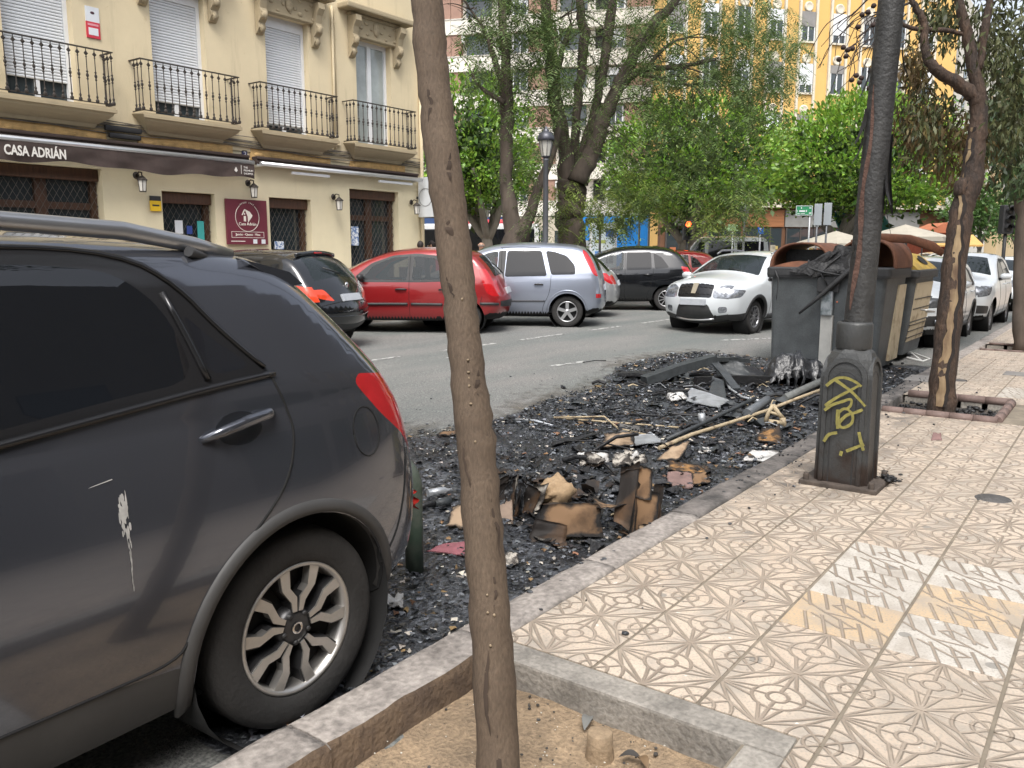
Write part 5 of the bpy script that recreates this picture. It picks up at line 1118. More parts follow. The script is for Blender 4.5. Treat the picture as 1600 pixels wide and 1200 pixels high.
# wall lanterns
def lantern(x, z, lab):
    o = thing('wall_lantern', lab, 'lamp', (x, FY-.02, z), group='iron lanterns on the shop wall')
    MB().lathe([(0, 0), (.06, -.004), (.07, -.012), (.03, -.03)], (0, 0, .1), 'y', 12).obj('back_plate', ironm, o)
    MB().tube([(0, -.02, .1), (0, -.10, .16), (0, -.2, .14), (0, -.2, .08)], .012, 6).obj('arm', ironm, o)
    MB().lathe([(.0, .1), (.03, .08), (.10, .02), (.105, .01), (.09, .0)], (0, -.2, 0), 'z', 6, False).obj('roof', ironm, o)
    MB().lathe([(.078, 0), (.06, -.19)], (0, -.2, 0), 'z', 6, False).obj('glass', lightm, o)
    for k in range(6): a = 2*PI*k/6; MB().tube([(.08*math.cos(a), -.2+.08*math.sin(a), 0), (.062*math.cos(a), -.2+.062*math.sin(a), -.19)], .007, 4).obj('bar', ironm, o)
    MB().lathe([(.068, -.19), (.066, -.205), (0, -.21)], (0, -.2, 0), 'z', 6, False).obj('base', ironm, o)
for x, z, lab in ((8.62, 2.86, 'iron lantern on the wall under the brown awning lettering'), (11.06, 2.88, 'iron lantern directly above the maroon shop sign'), (13.38, 2.72, 'iron lantern between the shuttered window and the wide door'), (15.98, 2.72, 'iron lantern at the corner right of the wide door')): lantern(x, z, lab)
# retractable awnings
def awning(x0, x1, lab, valance):
    o = thing('awning', lab, 'awning', (x0, FY, 3.37)); w_ = x1-x0
    MB().tube([(0, -.30, 0), (w_, -.30, 0)], .045, 12).obj('front_rail', alum, o); MB().tube([(0, -.10, .06), (w_, -.10, .06)], .07, 12).obj('cloth_roll', brownc, o); MB().bbox((0, -.2, .10), (w_, -.0, .16), .02).obj('cover', brownc, o)
    for k in range(4): x = w_*(k+.02)/3.08; MB().bbox((x, -.14, -.03), (x+.06, -.001, .12), .01).obj('wall_bracket', alum, o)
    for x in (.05, w_-.1): MB().tube([(x, -.05, -.04), (x+.02, -.3, -.02)], .025, 8).obj('arm', alum, o)
    if valance:
        n = 90; V = []
        for j in range(8):
            for i in range(n+1):
                x = w_*i/n; hh = .32+.03*math.sin(x*2.1)-.02*math.sin(x*5.3); V.append((x, -.34+.03*hnoise(x*3, j*.6, 4)+.02*math.sin(x*7+j*.3)*(j/7), -.02-hh*j/7))
        va = np_mesh('valance', V, [(j*(n+1)+i, j*(n+1)+i+1, (j+1)*(n+1)+i+1, (j+1)*(n+1)+i) for j in range(7) for i in range(n)], brownc, o, True)
        text('lettering', 'CASA ADRIÁN', M('awning_white', (.66, .63, .58), .8, var=.1), (6.71-x0, -.39, -.20), RX, .215, va, ext=.002, sx=.70, bold=.006)
        MB().prism([(0, -.02), (.04, .05), (.075, -.02), (.04, -.055)], -.004, 0, 'xz', Matrix.Translation((10.5-x0, -.375, -.17))).obj('drop_emblem', MATS['awning_white'], va)
        for k, w2 in enumerate(('THE', 'PREMIUM', 'SHOPPER')): text('lettering', w2, MATS['awning_white'], (10.72-x0, -.375, -.12-.06*k), RX, .055, va, ext=.002, align='LEFT')
        MB().box((10.66-x0, -.376, -.25), (10.668-x0, -.372, -.08)).obj('rule', MATS['awning_white'], va)
    else:
        for a, b in ((.85, 1.9), (3.45, 4.6)): MB().bbox((a, -.26, -.15), (b, -.2, -.09), .015).obj('strip_light', M('tube_light', (.75, .76, .77), .3, var=0), o)
awning(2.2, 11.02, 'long brown awning with white lettering over the first shop openings', True)
awning(11.2, 16.1, 'rolled-up awning with bright front rail over the shop corner', False)
# ================================================================ block on the camera's own side (mirrored in the car's paint)
nb_ = thing('pavement_building', 'plain stone-coloured block lining the near pavement', 'building', (0, -6.5, 0))
MB().box((-30, -12, 0), (2.5, 0, 4)).box((-30, -12, 4.01), (60, -.0, 10)).box((5, -12, 0), (60, 0, 4)).obj('wall', stucco('ochre_block', (.17, .16, .15)), nb_)
for i in range(22):
    for lv in range(1):
        x = -22+3.4*i; z = 5.2+3*lv; MB().box((x, -.0, z), (x+1.3, .04, z+2)).obj('window', wglass, nb_)
for i in range(15): x = -26+4.2*i; MB().box((x, .001, .2), (x+3.2, .03, 3.2)).obj('shop_window', wglass, nb_) if not (-.7 < x < 5) else None
# ================================================================ far buildings
def far_wall(name, label, D0, u0, u1, ang, mat, floors, base_h, fl, colfun, top=26):
    """facade seen between pixel columns u0..u1; D0 = distance at u0, ang = heading of the facade to the right"""
    p0 = dep(u0, 395, D0); d = np.array([math.cos(ang), math.sin(ang)])
    # find length so that it reaches column u1
    r1 = ray(u1, 395)[:2]; A_ = np.array([[d[0], -r1[0]], [d[1], -r1[1]]]); s_ = np.linalg.solve(A_, -(p0[:2]))[0]
    o = thing(name, label, 'building', (p0[0], p0[1], .1), ang); 
    return o, s_
# white and brick apartment block
wb = M('white_cladding', (.66, .63, .56), .8, var=.07, vs=.4); brick = M('brown_brick_cladding', (.30, .185, .14), .85, var=.12, vs=1.5, bump=.3, bs=20); acm = M('ac_unit', (.6, .6, .58), .5)
o, Ln = far_wall('apartment_block', 'white and brick apartment block behind the feathery trees', 66, 640, 1075, YAW-R_(103), wb, 9, 4.6, 3.05, None)
Ln = abs(Ln); MB().box((0, .6, 0), (Ln, 14, 31)).obj('wall', wb, o)     # local +y points away from the camera
shopb = M('blue_shopfront', (.004, .19, .56), .45, var=.06); navy = M('navy_shopfront', (.02, .05, .14), .5, var=.1); beige = M('beige_shopfront', (.42, .38, .30), .7, var=.08)
def fb(lo, hi, nm, m_, parent): return MB().box(lo, hi).obj(nm, m_, parent)
nbay = 6; bw = Ln/nbay
for k in range(9):
    z = 4.75+2.68*k
    for b_ in range(nbay):
        x = b_*bw
        f_ = fb((x, .0, z-.55), (x+bw-.02, .6, z+.5), 'balcony_parapet', wb, o); fb((x+.02, -.04, z+.5), (x+bw-.04, .1, z+.58), 'coping', M('pale_coping', (.5, .48, .43), .8), f_)
        if b_ % 2 == 0:
            w1 = fb((x+bw*.30, .42, z+.6), (x+bw*.62, .62, z+2.0), 'window', wglass, o); fb((x+bw*.30, .38, z+.6), (x+bw*.33, .43, z+2.0), 'frame', white, w1); fb((x+bw*.59, .38, z+.6), (x+bw*.62, .43, z+2.0), 'frame', white, w1); fb((x+bw*.45, .38, z+.6), (x+bw*.47, .43, z+2.0), 'frame', white, w1)
            fb((x+bw*.02, .5, z+.58), (x+bw*.26, .63, z+2.05), 'balcony_opening', inside, o)
            fb((x+bw*.30, .36, z+1.2+.3*((k*7+b_) % 4)), (x+bw*.62, .40, z+2.0), 'blind', shutm, w1) if (k+b_) % 3 else None
            fb((x+bw*.66, .1, z+.55), (x+bw*.99, .62, z+2.12), 'brick_panel', brick, o)
        else:
            fb((x+bw*.0, .1, z+.55), (x+bw*.22, .62, z+2.12), 'brick_panel', brick, o)
            w1 = fb((x+bw*.30, .5, z+.6), (x+bw*.85, .63, z+2.0), 'window', wglass, o); fb((x+bw*.30, .42, z+1.85), (x+bw*.85, .5, z+2.04), 'awning_box', M('green_box', (.06, .12, .1), .6), w1)
            if (k+b_) % 2: fb((x+bw*.24, -.1, z+1.5), (x+bw*.3, .3, z+2.0), 'air_conditioner', acm, o)
def scol(u): r1 = ray(u, 395)[:2]; p0 = np.array(o.location)[:2]; a = o.rotation_euler[2]; d = np.array([math.cos(a), math.sin(a)]); return abs(np.linalg.solve(np.array([[d[0], -r1[0]], [d[1], -r1[1]]]), -p0)[0])
fb((0, -.5, 0), (scol(800), .59, 4.1), 'navy_shop', navy, o); fb((scol(800)+.02, -.1, 0), (scol(910), .59, 4.1), 'beige_shop', beige, o); bs_ = fb((scol(910)+.02, -.3, 0), (Ln, .59, 4.1), 'blue_shop', shopb, o)
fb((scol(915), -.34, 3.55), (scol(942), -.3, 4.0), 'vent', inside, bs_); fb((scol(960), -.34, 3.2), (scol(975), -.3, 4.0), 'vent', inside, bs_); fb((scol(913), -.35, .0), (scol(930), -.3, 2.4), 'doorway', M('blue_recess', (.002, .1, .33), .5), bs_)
text('lettering', 'miscota', M('pale_blue_letters', (.35, .5, .62), .5), (scol(768), -.56, 3.75), (PI/2, 0, 0), 1.25, o, ext=.03)
for u in (855, 885): fb((scol(u-20)+.1, -.14, .2), (scol(u), -.1, 3.1), 'shop_window', wglass, o)
# ochre building with white pilasters
yw = M('ochre_render', (.62, .39, .13), .8, var=.07, vs=.5); medal = M('white_relief', (.58, .53, .43), .8, var=.1)
o2, Ln2 = far_wall('ochre_building', 'ochre building with white pilasters and round medallions behind the clipped trees', 52, 1030, 1475, YAW-R_(75), yw, 8, 4.6, 3.1, None)
Ln2 = abs(Ln2); MB().box((0, .3, 0), (Ln2, 1.6, 30)).obj('wall', yw, o2)
per = 2.25; nb2 = int(Ln2/per)+1; shopw = M('brown_shopfront', (.13, .06, .03), .6, var=.3, vs=.6); fb((0, -.1, 0), (Ln2, .29, 4.3), 'shop_front', shopw, o2); fb((0, -.6, 4.3), (Ln2, .3, 4.6), 'cornice', medal, o2)
for b_ in range(nb2):
    x = b_*per+.2
    if x+1.5 > Ln2: break
    for xx in (x, x+1.2): fb((xx, .16, 4.62), (xx+.16, .31, 30), 'pilaster', medal, o2)
    for k in range(8):
        z = 5.3+3.12*k
        w1 = fb((x+.2, .24, z), (x+1.16, .32, z+1.75), 'window', wglass, o2); fb((x+.64, .2, z), (x+.72, .25, z+1.75), 'mullion', white, w1); fb((x+.2, .2, z), (x+.26, .25, z+1.75), 'frame', white, w1); fb((x+1.1, .2, z), (x+1.16, .25, z+1.75), 'frame', white, w1); fb((x+.18, .18, z-.12), (x+1.18, .3, z-.01), 'sill', medal, w1)
        hb = (.7, .5, .9, .0, 1.3)[(k*3+b_*2) % 5]
        if hb: fb((x+.2, .19, z+1.75-hb), (x+1.16, .235, z+1.75), 'blind', (shutm, M('grey_blind', (.22, .21, .2), .7))[(k+b_) % 2], w1)
        MB().lathe([(.0, .20), (.2, .2), (.25, .17), (.3, .2), (.32, .3)], (x+.68, 0, z+2.05), 'y', 16).obj('medallion', medal, o2)
# the far side of the street, closing the view on the right
for i, (x0, x1, y0, h, m_, lab) in enumerate(((62, 80, 13.5, 21, M('beige_render', (.52, .45, .34), .8, var=.08, vs=.5), 'beige block farther along the street'), (81, 110, 14, 24, M('pale_render', (.56, .53, .47), .8, var=.08, vs=.5), 'pale block at the end of the street'), (112, 150, 13, 22, M('sand_render', (.5, .38, .22), .8, var=.08, vs=.5), 'sand-coloured block closing the street'))):
    o3 = thing('distant_building', lab, 'building', (x0, y0, 0), group='blocks down the street'); MB().box((0, 0, 0), (x1-x0, 14, h)).obj('wall', m_, o3)
    for k in range(6):
        for b_ in range(5): z = 4.6+3.1*k; x = 1+b_*(x1-x0)/5; w1 = fb((x, -.06, z), (x+1.4, .05, z+1.9), 'window', wglass, o3); fb((x-.3, -.6, z-.15), (x+1.7, -.0, z-.02), 'balcony', M('balcony_grey', (.4, .38, .34), .7), o3); fb((-.06, 1+b_*2.4, z), (.05, 2.1+b_*2.4, z+1.9), 'window', wglass, o3)
o3 = thing('distant_building', 'tall far block across the end of the street', 'building', (165, -30, 0), group='blocks down the street'); MB().box((0, 0, 0), (10, 60, 26)).obj('wall', MATS['pale_render'], o3)
for k in range(7):
    for b_ in range(14): fb((-.06, 2+b_*4, 4.6+3.1*k), (.05, 3.6+b_*4, 6.4+3.1*k), 'window', wglass, o3)
# ================================================================ TREES
bark = M('bark_smooth', (.12, .086, .058), .85, var=0, col2=(.078, .054, .036), mix=.5, vs=13, bump=.4, bs=150, fine=.2, stretch=(1, 1, .3), width=.3)
barkd = M('bark_dark', (.085, .066, .052), .9, var=.35, vs=5, bump=1., bs=14, stretch=(1, 1, .3)); barkg = M('bark_grey', (.17, .15, .125), .9, var=.25, vs=5, bump=.8, bs=14, stretch=(1, 1, .3))
barkb = M('bark_scorched', (.028, .02, .016), .85, var=0, col2=(.085, .05, .031), mix=.55, vs=9, bump=2., bs=45, stretch=(1, 1, .35), width=.2, fine=.3)
def leafmesh(name, P, D, size, asp, mat, parent, jit=.6, droop=0., fold=True):
    """one pointed leaf per point; P positions, D leaf axis directions"""
    n = len(P); P = np.asarray(P); D = np.asarray(D)+rng.normal(0, jit, (n, 3)); D[:, 2] -= droop; D /= np.linalg.norm(D, axis=1)[:, None]
    a = rng.normal(0, 1, (n, 3)); S = np.cross(D, a); S /= np.linalg.norm(S, axis=1)[:, None]+1e-9
    l = (size*(.7+.6*rng.random(n)))[:, None]; w_ = l*asp
    up = np.cross(S, D)*l*.12
    V = np.stack([P, P+D*l*.45+S*w_*.5+up, P+D*l, P+D*l*.45-S*w_*.5+up], 1).reshape(-1, 3); F = np.arange(4*n).reshape(-1, 4)
    return np_mesh(name, V, F, mat, parent)
def wob(P, r, seed, amp=.05, n=4):
    """subdivide a limb and give it slight bends"""
    P = np.asarray(P, float); rr = np.asarray(r, float); t = np.linspace(0, len(P)-1, (len(P)-1)*n+1); k = np.arange(len(P))
    Q = np.stack([np.interp(t, k, P[:, i]) for i in range(3)], -1); q = np.interp(t, k, rr)
    for _ in range(2): Q[1:-1] = (Q[:-2]+2*Q[1:-1]+Q[2:])/4
    g = np.random.default_rng(seed); Q[1:-1] += g.normal(0, amp, Q[1:-1].shape)*q[1:-1, None]
    return Q, q*(1+g.normal(0, .03, len(q)))
# ---- the leaning trunk in the foreground
tr = thing('pavement_tree', 'slender leaning brown trunk standing in the nearest tree pit', 'tree')
cl = [(778, 1330, 66), (779, 1200, 66), (770, 1000, 65), (757, 850, 62), (745, 700, 61), (733, 600, 57), (722, 500, 54), (711, 400, 54), (699, 300, 55), (685, 200, 55), (674, 100, 51), (667, 0, 49), (660, -120, 47), (655, -300, 48)]
D0 = 2.33; P = [dep(u, v, D0+(1200-v)*.00022) for u, v, w_ in cl]; r = [w_/2/FPX*(D0+(1200-v)*.00022) for u, v, w_ in cl]
P[0][2] = min(P[0][2], -.12); r[0] *= 1.25
top = P[-1]; P2 = P+[top+np.array([.0, .1, .5]), top+np.array([-.05, .2, 1.1])]; r2 = r+[.038, .03]
Q, q = wob(P2, r2, 3, .03, 6)
# knots and small swellings
mb = MB(); n = 20; V = []
prevA = None
for i, (p, rad) in enumerate(zip(Q, q)):
    for k in range(n):
        a = 2*PI*k/n; bumpy = 1+.03*(hnoise(math.cos(a)+2, p[2]*5+math.sin(a), 2)-.5)+.025*(hnoise(math.cos(a)*3, p[2]*14+math.sin(a)*3, 8)-.5); V.append((p[0]+rad*bumpy*math.cos(a), p[1]+rad*bumpy*math.sin(a), p[2]))
F = [(i*n+k, i*n+(k+1) % n, (i+1)*n+(k+1) % n, (i+1)*n+k) for i in range(len(Q)-1) for k in range(n)]
tk = mb.add(V, F, True).obj('trunk', bark, tr)
kn = M('bark_scar', (.26, .2, .13), .9, var=.2); rk = random.Random(2)
for (u, v) in ((742, 590), (743, 600), (744, 612), (741, 570), (739, 472), (755, 905), (757, 935), (759, 960), (762, 1010), (752, 780), (738, 700), (735, 640), (790, 965)):
    D = D0-.02; p = dep(u, v, D); k = np.argmin(np.abs(Q[:, 2]-p[2])); dirv = p-Q[k]; dirv[2] = 0; dirv -= Fh*(.7*np.linalg.norm(dirv)+.04); dirv /= np.linalg.norm(dirv); pos = Q[k]+dirv*q[k]*.99; pos[2] = p[2]
    MB().ell(pos, (rk.uniform(.003, .005), rk.uniform(.003, .005), rk.uniform(.003, .006)), 6, 4).obj('lenticel', kn, tk)
rk = random.Random(14); scar = M('bark_crack', (.05, .034, .024), .95, var=.3)
for (zc, an, ln, wd) in ((.35, 200, .22, .007), (.62, 235, .10, .005), (.95, 185, .14, .005), (1.18, 250, .07, .008), (1.62, 215, .05, .012), (1.80, 240, .09, .007), (2.0, 195, .12, .006), (.12, 225, .25, .009), (.78, 260, .16, .006), (1.45, 190, .06, .006)):
    V = []
    for i in range(9):
        t_ = i/8; z_ = zc+ln*(t_-.5); k = np.argmin(np.abs(Q[:, 2]-z_)); w2 = wd*math.sin(PI*(t_*.94+.03)); ph = R_(an)+.12*math.sin(zc*9+t_*4)
        for s_ in (-1, 0, 1): a_ = ph+s_*w2/q[k]; rr_ = q[k]*(1.012 if s_ else 1.03); V.append((Q[k][0]+rr_*math.cos(a_), Q[k][1]+rr_*math.sin(a_), z_))
    MB().add(V, [(3*i+j, 3*i+j+1, 3*i+j+4, 3*i+j+3) for i in range(8) for j in range(2)], True).obj('bark_crack', scar, tk)
def limbs(parent, spec, mat, seed=1, n=8, name='branch'):
    for i, (P, r) in enumerate(spec): Qq, qq = wob(P, r, seed+i, .12, 4); MB().tube(Qq, list(qq), n).obj(name, mat, parent)
lf = M('leaf_street', (.07, .105, .032), .55, var=.0, island=.45, sss=.25)
limbs(tr, [([Q[-1], Q[-1]+np.array(d)*.5, Q[-1]+np.array(d)*1.0+np.array([0, 0, .2])], [.03, .022, .01]) for d in ((1, .2, 1.1), (-.9, .5, 1), (.1, -1, 1), (.2, 1, 1.2))], bark, 31)
C0 = Q[-1]+np.array([0, 0, 1.5]); g = rng.normal(0, 1, (3200, 3)); g /= np.linalg.norm(g, axis=1)[:, None]; pts = C0+g*(rng.random(3200)**.4)[:, None]*np.array([1.9, 1.7, 1.2]); pts = pts[pts[:, 2] > 3.1]
leafmesh('crown', pts, g[:len(pts)], .13, .42, lf, tr, droop=.3)
# ---- the split, scorched tree
sc_ = thing('pavement_tree', 'scorched tree with a long pale strip of torn bark beside the lamp post', 'tree')
DS = 8.15
def dl(lst, D, dz=0.): return [dep(u, v, D+(e if len(x_) > 3 else 0)) for x_ in lst for (u, v, *e_) in [x_] for e in [e_[1] if len(e_) > 1 else 0]]
def limb_px(lst, D): return [dep(x_[0], x_[1], D+(x_[3] if len(x_) > 3 else 0)) for x_ in lst], [x_[2]/2/FPX*D for x_ in lst]
main, mr_ = limb_px([(1470, 655, 42), (1473, 600, 38), (1482, 500, 38), (1493, 400, 34), (1503, 330, 34), (1516, 290, 34), (1525, 230, 28), (1530, 180, 26), (1528, 150, 26)], DS)
main[0][2] = -.12; Q, q = wob(main, mr_, 5, .06, 5)
V = []; n = 18
for i, (p, rad) in enumerate(zip(Q, q)):
    for k in range(n): a = 2*PI*k/n; bu = 1+.16*(hnoise(math.cos(a)*1.5+3, p[2]*2.5+math.sin(a)*1.5, 21)-.5); V.append((p[0]+rad*bu*math.cos(a), p[1]+rad*bu*math.sin(a), p[2]))
st = MB().add(V, [(i*n+k, i*n+(k+1) % n, (i+1)*n+(k+1) % n, (i+1)*n+k) for i in range(len(Q)-1) for k in range(n)], True).obj('trunk', barkb, sc_)
MB().ell(dep(1502, 296, DS-.02), (.075, .075, .11), 12, 8, lambda d: .85+.3*random.random()).obj('knot', barkb, st)
# torn strip: pale wood with ragged dark lips along the left of the trunk
wounds = [(1464, 632, 7), (1467, 600, 10), (1472, 560, 13), (1478, 520, 12), (1481, 490, 9), (1484, 470, 11), (1486, 430, 7), (1490, 390, 8), (1494, 350, 7), (1498, 310, 5), (1506, 270, 4), (1514, 230, 3), (1518, 200, 2)]
pw = M('torn_wood', (.32, .235, .13), .8, var=0, col2=(.10, .06, .035), vs=9, bump=.8, bs=30, stretch=(1, 1, .25), width=.2)
V = []; rw = random.Random(9); W2 = resample(np.array(wounds, float), 5, False); trk = np.array([proj(p)[:2] for p in Q])
for (u, v, w_) in W2:
    j1, j2 = 5*(hnoise(v*.06, 1., 3)-.5), 9*(hnoise(v*.05, 2., 4)-.5); u -= 4; w_ *= .85
    k = np.argmin(np.abs(trk[:, 1]-v)); u_c = trk[k, 0]; rr = q[k]; 
    for du, back in ((-w_*.55+j1, .5), (0, .9), (w_*.5+j2, 1.02)):
        uu = u+du; off = (uu-u_c)/FPX*DS; off = max(-rr*1.02, min(rr, off)); f_ = math.sqrt(max(0, (rr*1.05)**2-off**2)); c = dep(u_c, v, DS); V.append(c+Rt*off-Fh*(f_+.004))
m_ = len(W2); MB().add(V, [(3*i+k, 3*i+k+1, 3*i+k+4, 3*i+k+3) for i in range(m_-1) for k in range(2)], True).obj('torn_bark_strip', pw, st)
E_ = [np.array(V[3*i+2]) for i in range(m_)]; U_ = []
for i, p in enumerate(E_): U_ += [p-Fh*.004, p+Rt*(.010+.02*hnoise(i*.35, 1, 6))-Fh*(.018+.014*hnoise(i*.5, 2, 6))]
MB().add(U_, [(2*i, 2*i+1, 2*i+3, 2*i+2) for i in range(m_-1)], True).obj('ragged_bark_lip', M('charred_bark', (.018, .013, .011), .9, var=.3), st)
b1, r1 = limb_px([(1530, 165, 22), (1512, 142, 21), (1490, 125, 19), (1463, 110, 17), (1449, 92, 14), (1444, 70, 13), (1446, 45, 12), (1440, 25, 11), (1425, 5, 9), (1418, -40, 7)], DS)
b2, r2_ = limb_px([(1529, 160, 24), (1522, 110, 19), (1514, 60, 17), (1502, 20, 15), (1492, -30, 12), (1480, -120, 8)], DS)
b3, r3 = limb_px([(1530, 110, 12), (1536, 60, 13), (1545, 10, 11), (1555, -60, 8)], DS); b4, r4 = limb_px([(1510, 55, 5), (1480, 47, 8), (1450, 47, 7), (1415, 43, 7), (1405, 30, 5)], DS)
limbs(sc_, [(b1, r1), (b2, r2_), (b3, r3), (b4, r4)], barkb, 41, 10)
tw = []; rw = random.Random(4)
for (u0, v0, u1, v1) in ((1418, -20, 1380, 25), (1410, 30, 1365, 20), (1400, -30, 1330, 25), (1420, 5, 1340, 60)):
    p, rr = limb_px([(u0, v0, 4), ((u0+u1)/2, (v0+v1)/2-8, 3), (u1, v1, 2.5)], DS-.5); tw.append((p, rr))
    for k in range(7):
        uu, vv = u1+rw.uniform(-10, 25), v1+rw.uniform(-10, 12); L_ = rw.uniform(30, 95)
        p, rr = limb_px([(uu, vv, 1.8), (uu-L_*.35+rw.uniform(-8, 8), vv+L_*.22, 1.5), (uu-L_*.55+rw.uniform(-14, 18), vv+L_*.6, 1.3), (uu-L_*.6+rw.uniform(-20, 25), vv+L_*1.0, 1.)], DS-.5); tw.append((p, rr))
limbs(sc_, tw, M('burnt_twig', (.03, .022, .018), .9, var=.2), 71, 5, 'twig')
podm = M('burnt_fruit', (.035, .02, .016), .8, var=.3, vs=40)
for (u, v) in ((1318, 74), (1325, 78), (1332, 76), (1322, 88), (1311, 93), (1347, 23), (1356, 19), (1365, 9), (1341, 42), (1364, 39), (1360, 111), (1338, 118), (1346, 122), (1331, 125), (1343, 129), (1358, 138), (1352, -4), (1375, 62)):
    MB().ell(dep(u, v, DS-.5), (.026, .026, .023), 8, 6, lambda d: .92+.16*random.random()).obj('fruit', podm, sc_)
olive = M('leaf_scorched', (.075, .085, .032), .6, var=0, island=.55, sss=.2); brownl = M('leaf_brown', (.12, .085, .03), .65, var=0, island=.5, sss=.2)
def crown_px(parent, blobs, D, n, size, asp, mat, spread, droop=.5, name='crown', jit=.5):
    P = []
    for (u, v, ru, rv, w_) in blobs:
        k = int(n*w_); g = rng.normal(0, .5, (k, 3)); 
        for a in g: P.append(dep(u+a[0]*ru, v+a[1]*rv, D+a[2]*spread))
    P = np.array(P); c = P.mean(0); return leafmesh(name, P, (P-c)*.15+np.array([0, 0, -.2]), size, asp, mat, parent, jit, droop)
crown_px(sc_, [(1560, 70, 60, 90, .38), (1470, 30, 50, 50, .18), (1580, 190, 40, 70, .2), (1450, 190, 45, 60, .2), (1640, 60, 70, 120, .5), (1520, -80, 130, 60, .6)], DS+.9, 3600, .09, .30, olive, 1.1, .7)
crown_px(sc_, [(1440, 200, 40, 50, .45), (1500, 230, 50, 60, .4), (1430, 110, 25, 40, .3)], DS+1.1, 1500, .10, .28, brownl, .8, .8, 'scorched_foliage')
# ---- third pavement tree
t3 = thing('pavement_tree', 'dark-trunked tree in the pit beyond the split tree', 'tree'); D3 = 14.0
a_, ra = limb_px([(1592, 548, 19), (1592, 480, 18), (1594, 400, 18), (1597, 330, 17), (1590, 290, 16), (1578, 262, 12), (1558, 235, 10), (1545, 215, 8)], D3); a_[0][2] = -.11
b_, rb = limb_px([(1593, 300, 13), (1600, 250, 12), (1606, 200, 10), (1615, 120, 8)], D3); limbs(t3, [(a_, ra)], barkd, 3, 12, 'trunk'); limbs(t3, [(b_, rb)], barkd, 5, 10)
crown_px(t3, [(1570, 210, 50, 60, .5), (1610, 150, 60, 90, .6), (1590, 280, 30, 30, .15)], D3, 2600, .15, .38, M('leaf_dark', (.045, .075, .026), .5, var=0, island=.5, sss=.25), 1.6, .5)
t4 = thing('pavement_tree', 'last pavement tree down the row at the right edge', 'tree'); p4 = np.array([22.5, 1.4, -.1]); limbs(t4, [([p4, p4+np.array([.1, 0, 1.5]), p4+np.array([0, .2, 2.8]), p4+np.array([.2, .2, 4])], [.13, .11, .1, .05])], barkd, 3, 10, 'trunk')
g = rng.normal(0, .5, (2500, 3)); leafmesh('crown', p4+np.array([0, 0, 4.2])+g*np.array([1.7, 1.6, 1.3]), g, .17, .4, MATS['leaf_dark'], t4, .5, .4)
# ---- feathery trees across the street
fern = M('leaf_feathery', (.125, .18, .062), .6, var=0, island=.5, sss=.38); fern2 = M('leaf_feathery_light', (.15, .20, .04), .6, var=0, island=.4, sss=.35)
def sprays(parent, blobs, D, mat, nsp, name='crown', length=.55, spread=2.2):
    """hanging pinnate sprays: thin leaflets in rows along a drooping rib"""
    P0 = []
    for (u, v, ru, rv, w_) in blobs:
        for _ in range(int(nsp*w_)):
            a = rng.uniform(-1, 1, 3)
            if a[0]**2+a[1]**2 > 1: continue
            P0.append(dep(u+a[0]*ru, v+a[1]*rv, D+a[2]*spread))
    P0 = np.array(P0); n = len(P0); az = rng.uniform(0, 2*PI, n); d = np.stack([np.cos(az), np.sin(az), -.25-.6*rng.random(n)], -1); d /= np.linalg.norm(d, axis=1)[:, None]
    L_ = length*(.6+.8*rng.random(n)); k = 9; V = []
    side = np.cross(d, [0, 0, 1.]); side /= np.linalg.norm(side, axis=1)[:, None]
    for i in range(k):
        t_ = (i+.5)/k; base = P0+d*(L_*t_)[:, None]; base[:, 2] -= .35*L_*t_*t_
        for sgn in (-1, 1):
            ld = side*sgn+d*.55+rng.normal(0, .16, (n, 3)); ld[:, 2] -= .25; ld /= np.linalg.norm(ld, axis=1)[:, None]
            ll = (L_*.34*(1-.5*t_))[:, None]; ww = d*(L_*.035)[:, None]
            V.append(np.stack([base-ww*.4, base+ld*ll*.5-ww, base+ld*ll, base+ld*ll*.5+ww], 1))
    V = np.concatenate(V).reshape(-1, 3); return np_mesh(name, V, np.arange(len(V)).reshape(-1, 4), mat, parent)
fa = thing('feathery_tree', 'thin two-stemmed feathery tree left of the street lantern', 'tree'); DA = 23.
fa_l = [limb_px([(806, 400, 46), (808, 372, 40), (800, 340, 26), (792, 300, 22), (790, 240, 20), (791, 180, 20), (792, 145, 22), (789, 100, 15), (786, 50, 13), (784, 0, 12), (782, -120, 8)], DA),
        limb_px([(812, 385, 26), (830, 330, 17), (842, 290, 15), (856, 255, 14), (868, 225, 11), (876, 180, 8)], DA), limb_px([(790, 145, 12), (778, 110, 10), (765, 65, 8), (750, 35, 5), (735, 15, 3)], DA), limb_px([(788, 160, 8), (770, 150, 7), (748, 135, 6), (738, 115, 4)], DA-.3)]
fa_l[0][0][0][2] = .15
limbs(fa, fa_l[:1], barkd, 11, 12, 'trunk'); limbs(fa, fa_l[1:], barkd, 15, 8)
rw = random.Random(8); tw = []
for _ in range(46):
    b_, rr = fa_l[rw.choice((0, 0, 2, 2, 3))]; k = rw.randrange(len(b_)//2, len(b_)); p = b_[k]; d_ = Rt*rw.uniform(-1, 1)+U0*rw.uniform(-.3, .9)+Fh*rw.uniform(-.6, .6); L_ = rw.uniform(.5, 1.5); tw.append(([p, p+d_*L_*.5, p+d_*L_+np.array([0, 0, -.2*L_])], [.02, .012, .005]))
limbs(fa, tw, barkd, 90, 4, 'twig')
sprays(fa, [(830, 60, 60, 60, .22), (800, 30, 70, 40, .2), (850, 140, 45, 60, .14), (765, 120, 40, 30, .08), (815, 230, 40, 90, .12), (840, 330, 30, 45, .06), (800, -60, 120, 60, .4), (745, 60, 40, 50, .07)], DA, fern, 1150, spread=1.6)
fb_ = thing('feathery_tree', 'large multi-stemmed feathery tree right of the street lantern', 'tree'); DB = 24.5
